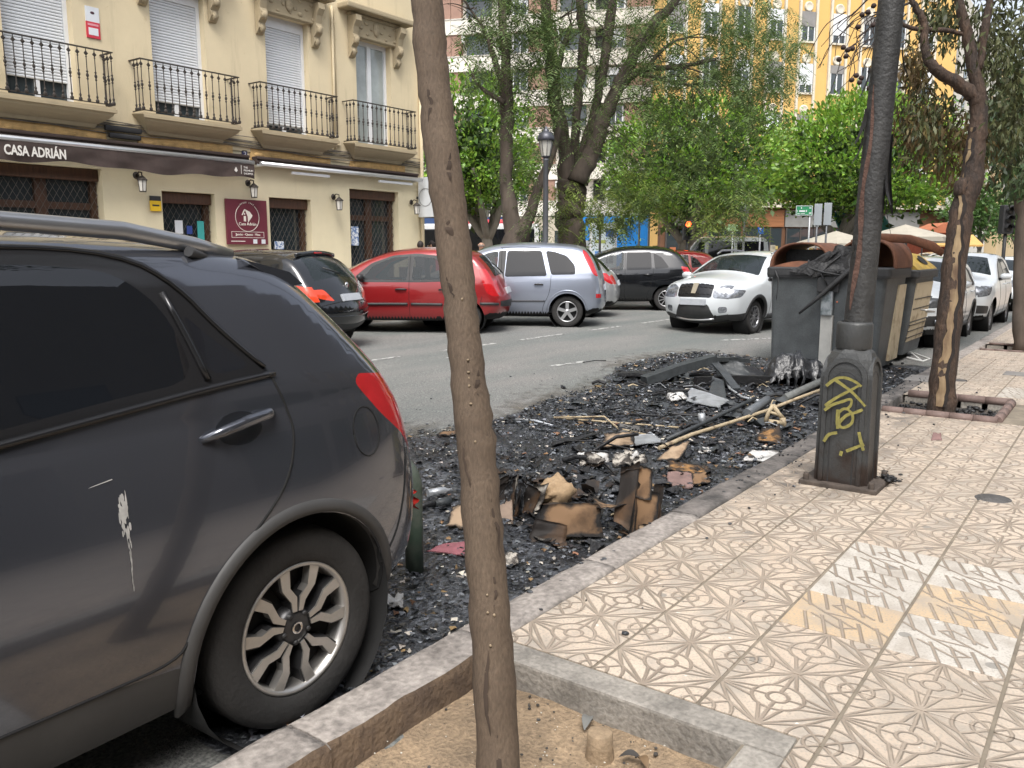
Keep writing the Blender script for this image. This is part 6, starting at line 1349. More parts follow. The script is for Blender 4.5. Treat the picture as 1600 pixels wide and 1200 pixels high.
fb_l = [limb_px([(896, 400, 52), (893, 370, 44), (891, 330, 42), (893, 305, 46), (893, 285, 44)], DB),
        limb_px([(886, 290, 30), (884, 240, 24), (874, 190, 24), (866, 140, 22), (861, 90, 20), (856, 40, 17), (850, -20, 15), (845, -120, 9)], DB), limb_px([(893, 288, 24), (897, 230, 15), (903, 160, 14), (908, 110, 15), (914, 60, 17), (908, 20, 14), (900, -60, 9)], DB+.4),
        limb_px([(900, 275, 22), (912, 230, 13), (928, 180, 14), (940, 120, 14), (950, 60, 17), (957, 0, 15), (960, -100, 9)], DB+.3), limb_px([(903, 285, 34), (922, 245, 28), (938, 200, 26), (955, 160, 22), (975, 115, 20), (1000, 70, 17), (1025, 30, 16), (1048, 15, 14), (1075, -30, 9)], DB-.3), limb_px([(968, 132, 13), (1000, 110, 10), (1025, 106, 9), (1065, 104, 7), (1110, 95, 5)], DB-.3),
        limb_px([(1000, 115, 8), (1030, 122, 6), (1055, 130, 5), (1080, 132, 3)], DB-.5), limb_px([(1010, 108, 7), (1028, 85, 6), (1050, 65, 5), (1075, 58, 3)], DB-.3), limb_px([(866, 135, 11), (880, 70, 8), (892, 40, 7)], DB+.2)]
fb_l[0][0][0][2] = .15
limbs(fb_, fb_l[:1], barkd, 21, 14, 'trunk'); limbs(fb_, fb_l[1:], barkd, 25, 9)
tw = []
for _ in range(90):
    b_, rr = fb_l[rw.randrange(1, len(fb_l))]; k = rw.randrange(1, len(b_)); p = b_[k]; d_ = Rt*rw.uniform(-.8, 1.2)+U0*rw.uniform(-.6, .8)+Fh*rw.uniform(-.7, .7); L_ = rw.uniform(.6, 2.2); tw.append(([p, p+d_*L_*.5, p+d_*L_+np.array([0, 0, -.3*L_])], [.025, .015, .005]))
limbs(fb_, tw, barkd, 190, 4, 'twig')
sprays(fb_, [(940, 70, 110, 80, .25), (1080, 60, 110, 75, .34), (1180, 70, 80, 80, .24), (1100, 150, 110, 60, .22), (1190, 150, 50, 60, .08), (980, 190, 70, 70, .1), (1000, 270, 70, 60, .09), (1060, 230, 60, 70, .06), (1130, 260, 70, 90, .08), (1150, 310, 50, 45, .05), (880, 200, 50, 60, .06), (960, 320, 45, 40, .08), (1000, -70, 220, 60, .5), (1220, 90, 45, 60, .06)], DB, fern, 2200, spread=2.6)
sprays(fb_, [(1000, 300, 60, 45, .3), (950, 330, 45, 35, .2), (880, 300, 30, 25, .1), (1140, 330, 60, 40, .3), (905, 350, 30, 20, .05)], DB-1.5, fern2, 420, 'young_foliage', spread=1.2)
# ---- clipped broadleaf trees with dense bright crowns
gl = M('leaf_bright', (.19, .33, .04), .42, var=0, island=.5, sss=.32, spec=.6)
def ball_tree(label, u, v, ru, rv, D, n=9000, tu=None, tv=400, seed=0):
    o = thing('clipped_tree', label, 'tree', group='clipped round trees in the square'); c = dep(u, v, D); R3 = np.array([ru/FPX*D, ru/FPX*D, rv/FPX*D]); g0 = np.random.default_rng(seed)
    base = dep(tu or u, tv, D); base[2] = .12; tk = [base, base+(c-base)*.35+np.array([.1, 0, 0]), c-np.array([0, 0, R3[2]*.4])]
    limbs(o, [(tk, [.34, .26, .2])], barkg, seed, 10, 'trunk'); limbs(o, [([tk[1], tk[1]+(c-tk[1])*.4+R3*np.array([math.cos(a), math.sin(a), 0])*.35, c+R3*np.array([math.cos(a), math.sin(a), -.3])*.6], [.2, .14, .07]) for a in (0, 1.3, 2.5, 3.8, 5)], barkg, seed+3, 7)
    # clumps: leaf tufts scattered over a lumpy shell plus a filled inside
    nc = 260; d = g0.normal(0, 1, (nc, 3)); d /= np.linalg.norm(d, axis=1)[:, None]; flat = np.where(d[:, 2] < -.25, -.25+(d[:, 2]+.25)*.45, d[:, 2]); d[:, 2] = flat
    rad = .80+.22*g0.random(nc); cc = c+d*rad[:, None]*R3*.98; k = n//nc
    P = (cc[:, None]+g0.normal(0, 1, (nc, k, 3))*(R3*.082)).reshape(-1, 3); N = np.repeat(d, k, 0)
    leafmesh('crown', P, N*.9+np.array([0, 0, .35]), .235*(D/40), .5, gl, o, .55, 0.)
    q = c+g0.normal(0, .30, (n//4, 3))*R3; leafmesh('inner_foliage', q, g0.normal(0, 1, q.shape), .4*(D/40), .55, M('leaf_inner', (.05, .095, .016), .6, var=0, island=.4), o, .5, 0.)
ball_tree('bright green clipped tree just right of the leaning trunk', 740, 245, 98, 125, 38, 9000, 770, seed=1)
ball_tree('bright green clipped tree behind the big feathery tree', 1085, 265, 140, 112, 37, 14000, 1062, seed=2)
ball_tree('bright green clipped tree behind the lamp post', 1345, 262, 156, 108, 39, 17000, 1290, seed=3)
midg = M('leaf_mid', (.075, .15, .035), .5, var=0, island=.4, sss=.3)
for i, (u, v, ru, D, lab) in enumerate(((1425, 325, 48, 60, 'small street tree beyond the beige umbrellas'), (1530, 330, 52, 55, 'small street tree left of the dark traffic light'), (1590, 340, 45, 75, 'small street tree at the far right down the street'), (1475, 335, 34, 85, 'smallest street tree far down the street'))):
    o = thing('street_tree', lab, 'tree', group='small trees down the street'); c = dep(u, v, D); s_ = ru/FPX*D; b_ = dep(u, 400, D); b_[2] = .1; limbs(o, [([b_, b_+np.array([0, 0, 1.6]), c], [.16, .13, .08])], barkg, 7+i, 8, 'trunk'); limbs(o, [([b_+np.array([0, 0, 1.6]), c+np.array([math.cos(a), math.sin(a), .1])*s_*.5], [.1, .05]) for a in (0, 2, 4)], barkg, 17+i, 6)
    g = rng.normal(0, .42, (3200, 3)); leafmesh('crown', c+g*s_*np.array([1, 1, .78]), g, .30, .5, midg, o, .6, .1)
# ================================================================ LAMP POST
lampc = np.array([5.80, 1.47, 0.])+Rt*.02
lp = thing('lamp_post', 'scorched grey cast-iron lamp post with yellow graffiti on its arched pedestal', 'lamp post', lampc)
def lampmat():
    m = M('lamp_iron', (.058, .06, .06), .5, metal=.25, var=.18, vs=5, bump=.35, bs=60); t = m.node_tree; n = t.nodes; L = t.links.new; b = n['Principled BSDF']
    old = b.inputs['Base Color'].links[0].from_socket
    tc = n.new('ShaderNodeTexCoord'); sp = n.new('ShaderNodeSeparateXYZ'); L(tc.outputs['Object'], sp.inputs[0])
    nz = n.new('ShaderNodeTexNoise'); nz.inputs['Scale'].default_value = 6; nz.inputs['Detail'].default_value = 6; L(tc.outputs['Object'], nz.inputs['Vector'])
    # rust creeping up from the foot in an uneven edge
    ad = n.new('ShaderNodeMath'); ad.operation = 'MULTIPLY_ADD'; ad.inputs[1].default_value = .9; L(nz.outputs[0], ad.inputs[0]); ad.inputs[2].default_value = -.36
    sb = n.new('ShaderNodeMath'); sb.operation = 'SUBTRACT'; L(ad.outputs[0], sb.inputs[0]); L(sp.outputs[2], sb.inputs[1])
    mr = n.new('ShaderNodeMapRange'); mr.inputs[1].default_value = -.2; mr.inputs[2].default_value = .02; L(sb.outputs[0], mr.inputs[0])
    mx = n.new('ShaderNodeMix'); mx.data_type = 'RGBA'; L(mr.outputs[0], mx.inputs[0]); L(old, mx.inputs[6]); mx.inputs[7].default_value = (.035, .024, .019, 1); L(mx.outputs[2], b.inputs['Base Color'])
    return m
LI = lampmat()
mb = MB(); lev = [(0, .158), (.05, .157), (.45, .153), (.74, .150), (.80, .147), (.86, .138), (.90, .125), (.925, .105)]; n = 0
def sq(r, ch): 
    c = ch; return [(r-c, -r), (r, -r+c), (r, r-c), (r-c, r), (-r+c, r), (-r, r-c), (-r, -r+c), (-r+c, -r)]
V = [(x, y, z) for z, r in lev for x, y in sq(r, min(.02+max(0, z-.74)*.35, .08))]
mb.add(V, [(i*8+k, i*8+(k+1) % 8, (i+1)*8+(k+1) % 8, (i+1)*8+k) for i in range(len(lev)-1) for k in range(8)]); mb.add(V[-8:], [tuple(range(8))])
ped = mb.obj('pedestal', LI, lp)
def arch(w_, z0, zs, n=14): return [(-w_, z0)]+[(w_*math.cos(PI-PI*i/n), zs+w_*math.sin(PI-PI*i/n)) for i in range(n+1)]+[(w_, z0)]
for k, (dx, dy) in enumerate(((-1, 0), (1, 0), (0, -1), (0, 1))):
    o_, i_ = arch(.136, .03, .735), arch(.108, .03, .735); o2_, i2_ = arch(.080, .03, .70), arch(.073, .03, .70)
    def face(P, d): 
        out = []
        for a, z in P:
            r = np.interp(z, [l[0] for l in lev], [l[1] for l in lev]); rr = (r if z < .74 else .150-(z-.74)*.10)+d; out.append((dx*rr, a, z) if dx else (a, dy*rr, z))
        return out
    def band(o_, i_, d, nm, m_):
        m = MB(); N = len(o_); A, B_, C_, D_ = face(o_, d), face(i_, d), face(o_, -.03), face(i_, -.03)
        m.add(A+B_+C_+D_, [(j, j+1, N+j+1, N+j) for j in range(N-1)]+[(j, 2*N+j, 2*N+j+1, j+1) for j in range(N-1)]+[(N+j, N+j+1, 3*N+j+1, 3*N+j) for j in range(N-1)]); return m.obj(nm, m_, ped)
    band(o_, i_, .014, 'arched_frame', LI); band(o2_, i2_, .003, 'panel_groove', blackp)
MB().bbox((-.22, -.25, -.02), (.20, .25, .028), .008).obj('base_plate', M('rusty_plate', (.07, .055, .045), .8, var=.35, vs=12, bump=.6, bs=60), lp)
for x_, y_ in ((-.18, -.21), (.17, -.21), (-.18, .21), (.17, .21)): MB().lathe([(.0, .075), (.018, .075), (.02, .06), (.02, .025)], (x_, y_, 0), n=6).obj('anchor_bolt', MATS['rusty_plate'], lp)
MB().lathe([(.108, .92), (.114, .935), (.114, 1.08), (.108, 1.095), (.092, 1.10)], n=24).obj('collar', LI, lp)
top_shift = np.array([.0, 0, 0]); pole = M('pole_paint_scorched', (.022, .022, .022), .6, var=0, col2=(.05, .05, .049), mix=.5, vs=3.5, bump=.8, bs=40, fine=.15, width=.16)
zz = np.linspace(1.02, 7.2, 60); V = []; n = 24
for z in zz:
    r = np.interp(z, [1.02, 1.3, 3.3, 7.2], [.094, .091, .082, .06])
    for k in range(n): a = 2*PI*k/n; ls_ = .016+.040*(z-1.05); V.append((Rt[0]*ls_+.95*r*(1+.012*(hnoise(a*2, z*4, 3)-.5))*math.cos(a), Rt[1]*ls_+.95*r*math.sin(a), z))
po = MB().add(V, [(i*n+k, i*n+(k+1) % n, (i+1)*n+(k+1) % n, (i+1)*n+k) for i in range(len(zz)-1) for k in range(n)], True).obj('pole', pole, lp)
# blistered paint: rust-brown strip and curling black flakes
rustp = M('rusty_strip', (.11, .06, .045), .85, var=.35, vs=18, bump=.8, bs=50); V = []
for z, w_ in zip(np.linspace(1.18, 2.6, 24), [0.004, .012, .016, .02, .022, .018, .02, .016, .014, .02, .022, .02, .016, .013, .016, .018, .014, .012, .01, .012, .012, .008, .006, .003]):
    r = np.interp(z, [1.02, 1.3, 3.3], [.094, .091, .082])+.002; a0 = math.atan2(-1.47*.2-.1, -5.8)+.0; a0 = PI+R_(14)-R_(50)*.0
    for da in (-1, 1): a = PI-R_(18)+da*w_/r+.12*math.sin(z*9); ls_ = .016+.040*(z-1.05); r *= .96; V.append((Rt[0]*ls_+r*math.cos(a), Rt[1]*ls_+r*math.sin(a), z)); r /= .96
MB().add(V, [(2*i, 2*i+1, 2*i+3, 2*i+2) for i in range(23)]).obj('rust_streak', rustp, po)
flk = M('peeling_paint', (.014, .014, .015), .7, var=.3); rp = random.Random(6)
for (z, a, ln, w_) in ((2.05, -R_(60), .5, .10), (1.85, -R_(75), .38, .09), (2.35, PI-R_(48), .22, .05), (2.62, PI-R_(50), .2, .03), (2.2, PI-R_(55), .16, .03), (1.95, PI+R_(70), .2, .03), (2.75, -R_(65), .2, .04), (1.55, PI-R_(40), .14, .025)):
    V = []; m_ = 8
    for i in range(m_+1):
        t_ = i/m_; zc = z+ln*(.5-t_); out = .085+.05*t_*t_+.01; hw_ = w_*(.3+.7*math.sin(PI*min(1, .15+t_*.85)))*.5*rp.uniform(.7, 1.1)
        for s_ in (-1, 1): aa = a+s_*hw_/.09; ls_ = .016+.040*(zc-1.05); V.append((Rt[0]*ls_+out*math.cos(aa), Rt[1]*ls_+out*math.sin(aa), zc))
    MB().add(V, [(2*i, 2*i+1, 2*i+3, 2*i+2) for i in range(m_)], True).obj('paint_flake', flk, po)
# lamp head far above the frame
MB().tube([(.15, -.2, 7.1), (.15, .1, 7.5), (.15, .8, 7.75), (.15, 1.6, 7.7)], [.055, .05, .045, .04], 10).obj('arm', LI, lp); MB().ell((0, 1.85, 7.66), (.14, .36, .08), 14, 8).obj('lamp_head', LI, lp)
# graffiti strokes, traced on the face that looks down the street
graf = M('yellow_spray', (.24, .215, .06), .8, var=.3, vs=30)
strokes = [[(1291, 603), (1300, 595), (1310, 590), (1322, 590), (1338, 597), (1346, 604)], [(1303, 592), (1316, 601), (1331, 612), (1345, 627), (1352, 635)], [(1289, 634), (1305, 622), (1325, 612), (1343, 602)], [(1288, 641), (1300, 632), (1315, 628), (1331, 622), (1330, 634), (1322, 640)],
           [(1311, 640), (1309, 655), (1312, 668), (1322, 668), (1333, 660), (1332, 645), (1320, 637), (1312, 643)], [(1308, 664), (1322, 648), (1336, 645), (1348, 640)], [(1309, 640), (1308, 660), (1309, 670)], [(1287, 690), (1294, 678), (1308, 676)], [(1342, 675), (1345, 690), (1349, 704)], [(1322, 705), (1335, 700), (1350, 694)], [(1313, 712), (1315, 705)]]
for st_ in strokes:
    P = []
    for u, v in st_:
        d = ray(u, v); xw = 5.80-.155; pt = CP+d*(xw/d[0]); r = np.interp(pt[2], [l[0] for l in lev], [l[1] for l in lev]); xw = 5.80-r-.0165; pt = CP+d*(xw/d[0]); P.append(pt-lampc)
    Pq = resample(chaikin(np.array(P), 2, False), .01, False); V = []
    for i in range(len(Pq)):
        t_ = Pq[min(i+1, len(Pq)-1)]-Pq[max(i-1, 0)]; nn = np.array([0, -t_[2], t_[1]]); nn /= np.linalg.norm(nn)+1e-9; h_ = .0095*(.7+.6*hnoise(i*.3, 1, 3)); V += [Pq[i]+nn*h_, Pq[i]-nn*h_]
    MB().add(V, [(2*i, 2*i+1, 2*i+3, 2*i+2) for i in range(len(Pq)-1)]).obj('graffiti', graf, ped, fix=False)
# ================================================================ WASTE CONTAINERS
hdpe = M('container_grey', (.085, .095, .10), .5, var=0, col2=(.055, .06, .063), mix=.56, vs=3.5, bump=.3, bs=60, fine=.12, width=.16); hdped = M('container_dark', (.035, .036, .038), .6, var=.25, vs=6, bump=.4, bs=30); rustb = M('burnt_lid', (.165, .066, .032), .75, var=0, col2=(.075, .03, .018), mix=.52, vs=4, bump=.5, bs=22, fine=.15, width=.2)
yel = M('yellow_lid', (.40, .27, .045), .6, var=0, col2=(.17, .11, .04), mix=.58, vs=4, bump=.3, width=.2); beigep = M('scorched_label', (.50, .42, .29), .8, var=0, col2=(.2, .14, .08), mix=.62, vs=4, width=.1); steel = M('galvanised', (.5, .5, .49), .4, metal=.6, var=.15); charp = M('charred_plastic', (.014, .014, .015), .5, var=.4, vs=9, bump=1.2, bs=25)
innerb = M('burnt_lid_inside', (.22, .09, .045), .8, var=.3, vs=5)
def loft(secs, close=True):
    mb = MB(); n = len(secs[0]); V = [p for s_ in secs for p in s_]; mb.add(V, [(i*n+k, i*n+(k+1) % n, (i+1)*n+(k+1) % n, (i+1)*n+k) for i in range(len(secs)-1) for k in range(n)], False)
    if close: mb.add(secs[0], [tuple(range(n))[::-1]]); mb.add(secs[-1], [tuple(range(n))])
    return mb
def rrect(x0, x1, y0, y1, z, r=.07, n=4):
    P = []
    for cx_, cy_, a0 in ((x1-r, y1-r, 0), (x0+r, y1-r, PI/2), (x0+r, y0+r, PI), (x1-r, y0+r, 1.5*PI)):
        for i in range(n+1): a = a0+PI/2*i/n; P.append((cx_+r*math.cos(a), cy_+r*math.sin(a), z))
    return P
B1 = np.array([12.1, 2.66, -.1]); W1, L1 = 1.56, 1.25
c1 = thing('waste_container', 'burnt grey waste container with brown scorched lids and a melted front arm', 'waste container', B1)
body = loft([rrect(.06, L1-.06, .08, W1-.0, .06), rrect(.03, L1-.03, .05, W1+.0, .5), rrect(0, L1, 0, W1+.02, 1.28), rrect(-.0, L1, 0, W1+.02, 1.33)]).obj('body', hdpe, c1)
loft([rrect(-.04, L1+.04, -.05, W1+.07, 1.30), rrect(-.05, L1+.05, -.06, W1+.08, 1.34), rrect(-.05, L1+.05, -.06, W1+.08, 1.43), rrect(-.03, L1+.03, -.04, W1+.06, 1.45)]).obj('rim', hdped, c1)
for (a, b) in ((.14, .66), (.84, 1.40)):      # raised round-topped panels on the end face
    n = 12; P = [(a, .14)]+[((a+b)/2-(b-a)/2*math.cos(PI*i/n), 1.0+.22*math.sin(PI*i/n)) for i in range(n+1)]+[(b, .14)]
    V = [(np.interp(z, [.06, .5, 1.28], [.06, .03, 0.])-.014, y, z) for y, z in P]; V2 = [(v[0]+.05, v[1], v[2]) for v in V]; N = len(V)
    MB().add(V+V2, [tuple(range(N))]+[(i, (i+1) % N, N+(i+1) % N, N+i) for i in range(N)]).obj('end_panel', hdpe, body)
# barrel lids, axis along the street, end open towards the camera
def lid(y0, y1, h, x0, x1, mat, nm='lid', lean=0., sag=0.):
    n = 18; cy = (y0+y1)/2; hw_ = (y1-y0)/2; th = .03; secs = []; m_ = 8
    V = []; 
    for j in range(m_+1):
        x = x0+(x1-x0)*j/m_
        for lay in (0, 1):
            for i in range(n+1):
                a = PI*i/n; w2 = hw_-th*lay; h2 = h*(1-sag*math.sin(PI*j/m_))-th*lay; jit = .012*(hnoise(a*2, x*5+lay, 8)-.5); V.append((x+lean*math.sin(a), cy+w2*math.copysign(abs(math.cos(a))**.75, math.cos(a))+jit, 1.44+max(.0, h2*abs(math.sin(a))**.8)+jit))
    K = 2*(n+1); F = []
    for j in range(m_):
        for lay in (0, 1):
            for i in range(n): q0 = j*K+lay*(n+1)+i; F.append((q0, q0+1, q0+K+1, q0+K))
    F += [(i, i+1, n+2+i, n+1+i) for i in range(n)]+[(m_*K+i, m_*K+i+1, m_*K+n+2+i, m_*K+n+1+i) for i in range(n)]
    o = MB().add(V, F, True).obj(nm, mat, c1); return o
lid(.78, 1.62, .36, .04, L1-.05, rustb, lean=.10); MB().box((.5, .86, 1.452), (.52, 1.54, 1.70)).obj('lid_inside', charp, c1)
lid(-.06, .74, .40, .20, L1+.04, rustb, lean=.05); MB().prism([(.34+.38*math.cos(PI*i/14), 1.445+.37*math.sin(PI*i/14)**.8) for i in range(15)], L1-.05, L1-.02, 'yz').obj('lid_end', innerb, c1)
# front lip of the left lid sloping down to the rim
V = []
for i in range(13): y = .82+.76*i/12; zt = 1.455+.03*math.sin(PI*i/12); V += [(-.03, y, 1.452), (.08+.05*math.sin(PI*i/12), y, zt+.05*math.sin(PI*i/12))]
MB().add(V, [(2*i, 2*i+1, 2*i+3, 2*i+2) for i in range(12)], True).obj('lid_lip', rustb, c1)
# central strut, lever arm, plates, melted drape
MB().bbox((-.075, .67, .78), (-.02, .83, 1.12), .02).obj('lock_plate', M('worn_plate', (.34, .37, .39), .5, var=0, col2=(.1, .13, .14), vs=9, metal=.3, mix=.55), c1); MB().bbox((-.035, .665, .06), (.03, .83, .78), .008).obj('strut', M('pale_strut', (.40, .40, .38), .6, var=.12, vs=8), c1); MB().bbox((-.06, .60, 1.1), (-.01, .90, 1.32), .02).obj('hinge_block', hdped, c1)
MB().tube([(-.14, 1.10, .80), (-.13, .88, 1.0), (-.11, .66, 1.22), (-.08, .48, 1.40), (-.03, .36, 1.55)], [.016, .028, .034, .034, .03], 8).obj('lever_arm', hdped, c1)
MB().tube([(-.08, .55, 1.34), (-.10, .80, 1.38), (-.06, 1.02, 1.44), (.0, 1.05, 1.55)], .012, 6).obj('cable', hdped, c1); MB().tube([(-.08, .75, 1.2), (-.09, .84, 1.36), (-.06, .74, 1.5), (-.02, .6, 1.62)], .010, 6).obj('cable', hdped, c1)
MB().tube([(-.06, 1.50, 1.40), (-.075, 1.44, 1.28), (-.07, 1.45, 1.1), (-.08, 1.455, .98)], [.012, .01, .008, .004], 6).obj('melted_drip', hdped, c1)
def drape(P, res, mat, parent, nm, seed, amp=.03):
    """crumpled sheet spanned over four corner points"""
    A, B_, C_, D_ = [np.array(p, float) for p in P]; V = []
    for j in range(res+1):
        for i in range(res+1):
            u, v = i/res, j/res; p = (A*(1-u)+B_*u)*(1-v)+(D_*(1-u)+C_*u)*v; p = p+amp*np.array([hnoise(u*4, v*4, seed)-.5, hnoise(u*4, v*4, seed+1)-.5, hnoise(u*4, v*4, seed+2)-.5])*2; V.append(p)
    n = res+1; return np_mesh(nm, V, [(j*n+i, j*n+i+1, (j+1)*n+i+1, (j+1)*n+i) for j in range(res) for i in range(res)], mat, parent, True)
drape([(-.10, 1.00, 1.30), (-.06, .52, 1.34), (.02, .36, 1.78), (.06, .72, 1.72)], 12, charp, c1, 'melted_sheet', 4, .05); drape([(-.07, .66, 1.36), (-.05, .34, 1.38), (.1, .30, 1.78), (.1, .44, 1.80)], 10, charp, c1, 'melted_sheet', 9, .05)
drape([(-.085, .98, 1.33), (-.085, 1.3, 1.40), (.0, .78, 1.66), (.0, .62, 1.70)], 8, charp, c1, 'melted_sheet', 14, .03)
MB().bbox((-.07, 1.02, 1.335), (-.02, 1.28, 1.43), .015).obj('melted_rim_piece', hdped, c1); MB().bbox((-.07, .16, 1.335), (-.02, .56, 1.43), .015).obj('melted_rim_piece', hdped, c1)
# warped strap arching above the right lid
MB().tube([(.25, .55, 1.78), (.5, .2, 1.86), (.75, -.1, 1.84), (1.0, -.35, 1.74), (1.1, -.48, 1.64)], [.05, .06, .06, .07, .05], 8, squash=.3).obj('warped_lid_strip', rustb, c1)
for i in range(5): MB().ell((-.06, .70-.03*i, 1.02-.015*i), (.012, .014, .014), 6, 4).obj('bolt', M('orange_plastic', (.55, .16, .08), .6), c1) if i in (0, 3) else None
for x_ in (.2, L1-.2):
    for y_ in (.2, W1-.2): MB().lathe([(.0, -.03), (.07, -.03), (.08, -.02), (.08, .02), (.07, .03), (0, .03)], (x_, y_, .08), 'y', 14).obj('castor', rubber, c1)
# second container, yellow lid
B2 = np.array([13.65, 2.60, -.1]); L2 = 1.45
c2 = thing('waste_container', 'recycling container with a yellow lid and beige panels behind the burnt one', 'waste container', B2)
loft([rrect(.12, L2-.10, .14, W1, .10), rrect(.05, L2-.05, .06, W1, .6), rrect(0, L2, 0, W1+.02, 1.22), rrect(0, L2, 0, W1+.02, 1.3)]).obj('body', hdpe, c2); loft([rrect(-.04, L2+.04, -.05, W1+.07, 1.27), rrect(-.05, L2+.05, -.06, W1+.08, 1.30), rrect(-.05, L2+.05, -.06, W1+.08, 1.38), rrect(-.03, L2+.03, -.04, W1+.06, 1.40)]).obj('rim', hdped, c2)
V = []
prof = [(-.03, 1.40), (.02, 1.45), (.25, 1.62), (.55, 1.69), (.9, 1.70), (1.3, 1.62), (W1+.04, 1.41)]; n = len(prof)
V = [(-.02, y, z) for y, z in prof]+[(L2+.02, y, z) for y, z in prof]; MB().add(V, [(i, i+1, n+i+1, n+i) for i in range(n-1)]+[tuple(range(n)), tuple(range(2*n-1, n-1, -1))]).obj('lid', yel, c2)
t = np.linspace(0, 2*PI, 20)[:-1]; V = [(.95+.22*math.cos(a), .11+.07*math.sin(a)*1.0-.012, 1.535+.07*math.sin(a)+.0) for a in t]; MB().add(V, [tuple(range(len(V)))]).obj('deposit_hole', inside, c2)
def yface(z): return np.interp(z, [.10, .6, 1.22], [.14, .06, 0.])
def panel(x0, x1, z0, z1, m_, nm, d=.012):
    V = [(x0, yface(z0)-d, z0), (x1, yface(z0)-d, z0), (x1, yface(z1)-d, z1), (x0, yface(z1)-d, z1)]; V += [(a, b+d+.02, c) for a, b, c in V]; MB().add(V, [(0, 1, 2, 3), (0, 4, 5, 1), (1, 5, 6, 2), (2, 6, 7, 3), (3, 7, 4, 0)]).obj(nm, m_, c2)
panel(.12, L2-.08, .62, 1.2, beigep, 'beige_panel'); panel(.16, L2-.12, .3, .59, beigep, 'beige_panel')  # two beige panels on the pavement side
for z_ in (.36, .46, .55, .80, .95): panel(.13, L2-.1, z_, z_+.012, hdped, 'panel_rib', .018)
MB().tube([(.55, .0, .78), (.55, -.12, .77), (1.0, -.12, .73), (1.0, .0, .72)], .016, 8).obj('handle', steel, c2); MB().tube([(.3, .1, .05), (.35, -.12, .0), (.75, -.15, .0), (.85, .1, .06)], .016, 8).obj('foot_pedal', M('pale_pipe', (.6, .6, .58), .5), c2); MB().tube([(.35, -.12, .0), (.6, .1, .1)], .012, 6).obj('pedal_rod', MATS['pale_pipe'], c2)
for x_ in (.25, L2-.25): MB().lathe([(.0, -.03), (.07, -.03), (.08, -.02), (.08, .02), (.07, .03), (0, .03)], (x_, .3, .08), 'y', 14).obj('castor', rubber, c2)
# beige panel on the side of the burnt container
V = [(.62, -.012+.05, .12), (L1-.1, -.012+.05, .12), (L1-.06, -.02, 1.2), (.75, -.02, 1.2)]; MB().add(V+[(a, b+.04, c) for a, b, c in V], [(0, 1, 2, 3), (0, 4, 5, 1), (1, 5, 6, 2), (2, 6, 7, 3), (3, 7, 4, 0)]).obj('beige_side_panel', beigep, c1)
# ================================================================ BENT GREEN GUARD RAIL BEHIND THE CAR
gm = M('green_rail_paint', (.045, .07, .05), .5, var=0, col2=(.12, .13, .11), mix=.56, vs=6, bump=.3, width=.16)
p = on_z(648, 900, -.12); br = thing('guard_rail', 'bent green metal guard rail standing right behind the grey suv', 'guard rail', (p[0], p[1], -.12))
a = np.linspace(0, PI/2, 9); H_ = .62; R2 = .14; dirn = np.array([-.35, .94, 0])
P = [np.array([0, 0, -.02]), np.array([0, 0, .25]), np.array([0, 0, H_-R2])]+[dirn*(R2-R2*math.cos(t_))+np.array([0, 0, H_-R2+R2*math.sin(t_)]) for t_ in a[1:]]
P += [dirn*(.8-R2+R2*math.sin(t_))+np.array([0, 0, H_-R2+R2*math.cos(t_)]) for t_ in a]+[dirn*.8+np.array([0, 0, -.02])]
MB().tube(P, .047, 16).obj('tube', gm, br)
mr2 = M('red_tape', (.55, .03, .02), .5, var=.2)
for (u, v, L_) in ((643, 762, 14), (647, 775, 18)):
    c = dep(u, v, 3.92)-np.array(br.location); V = []
    for i in range(7): zc = -i*L_/FPX*4.1/6; V += [c+np.array([.0, 0, zc])+Rt*(.012*math.sin(i*1.3)-.016), c+np.array([.0, 0, zc-.004])+Rt*(.012*math.sin(i*1.3)+.016)-Fh*.02]
    MB().add(V, [(2*i, 2*i+1, 2*i+3, 2*i+2) for i in range(6)], True).obj('tape_scrap', mr2, br)
# ================================================================ ASH BED AND BURNT REFUSE
ash_out = np.array([(1.5, 2.1), (2.0, 3.2), (3.0, 4.2), (4.2, 4.95), (5.0, 5.0), (5.7, 4.75), (6.4, 4.65), (7.3, 4.85), (8.9, 5.0), (9.8, 5.4), (10.9, 5.6), (12.2, 5.3), (12.5, 4.3), (13.2, 3.4), (13.4, 2.4), (13.2, 2.1), (9, 2.1), (5.2, 2.1)])
def ash_mask(x, y):      # signed: >0 inside
    P = np.stack([np.ravel(x), np.ravel(y)], -1); A = ash_out; B_ = np.roll(A, -1, 0); D = B_-A; best = np.full(len(P), 1e9)
    for a, d in zip(A, D): h = np.clip(((P-a)*d).sum(1)/(d@d), 0, 1); best = np.minimum(best, np.linalg.norm(P-a-h[:, None]*d, axis=1))
    return np.where(inpoly(P, A), best, -best).reshape(np.shape(x))
def ash_h(x, y):
    m = ash_mask(x, y); edge = np.where(np.asarray(y) < 2.6, .25, m)      # thick right up to the kerb
    m2 = np.clip((np.minimum(m+.1, edge)+(hnoise(np.asarray(x)*1.6, np.asarray(y)*1.6, 5)-.5)*.5)/.35, -1, 1)
    pile = .05*np.exp(-(((x-5.9)/1.3)**2+((y-3.2)/.7)**2))+.05*np.exp(-(((x-9.5)/1.5)**2+((y-3.7)/.9)**2))+.03*np.exp(-(((x-8)/1.2)**2+((y-2.9)/.5)**2))
    rough = .026*(hnoise(np.asarray(x)*7, np.asarray(y)*7, 12)-.35)+.03*(hnoise(np.asarray(x)*22, np.asarray(y)*22, 13)-.4)
    return np.where(m2 > 0, m2*(.012+pile)+np.minimum(1, m2*1.5)*rough, m2*.05)
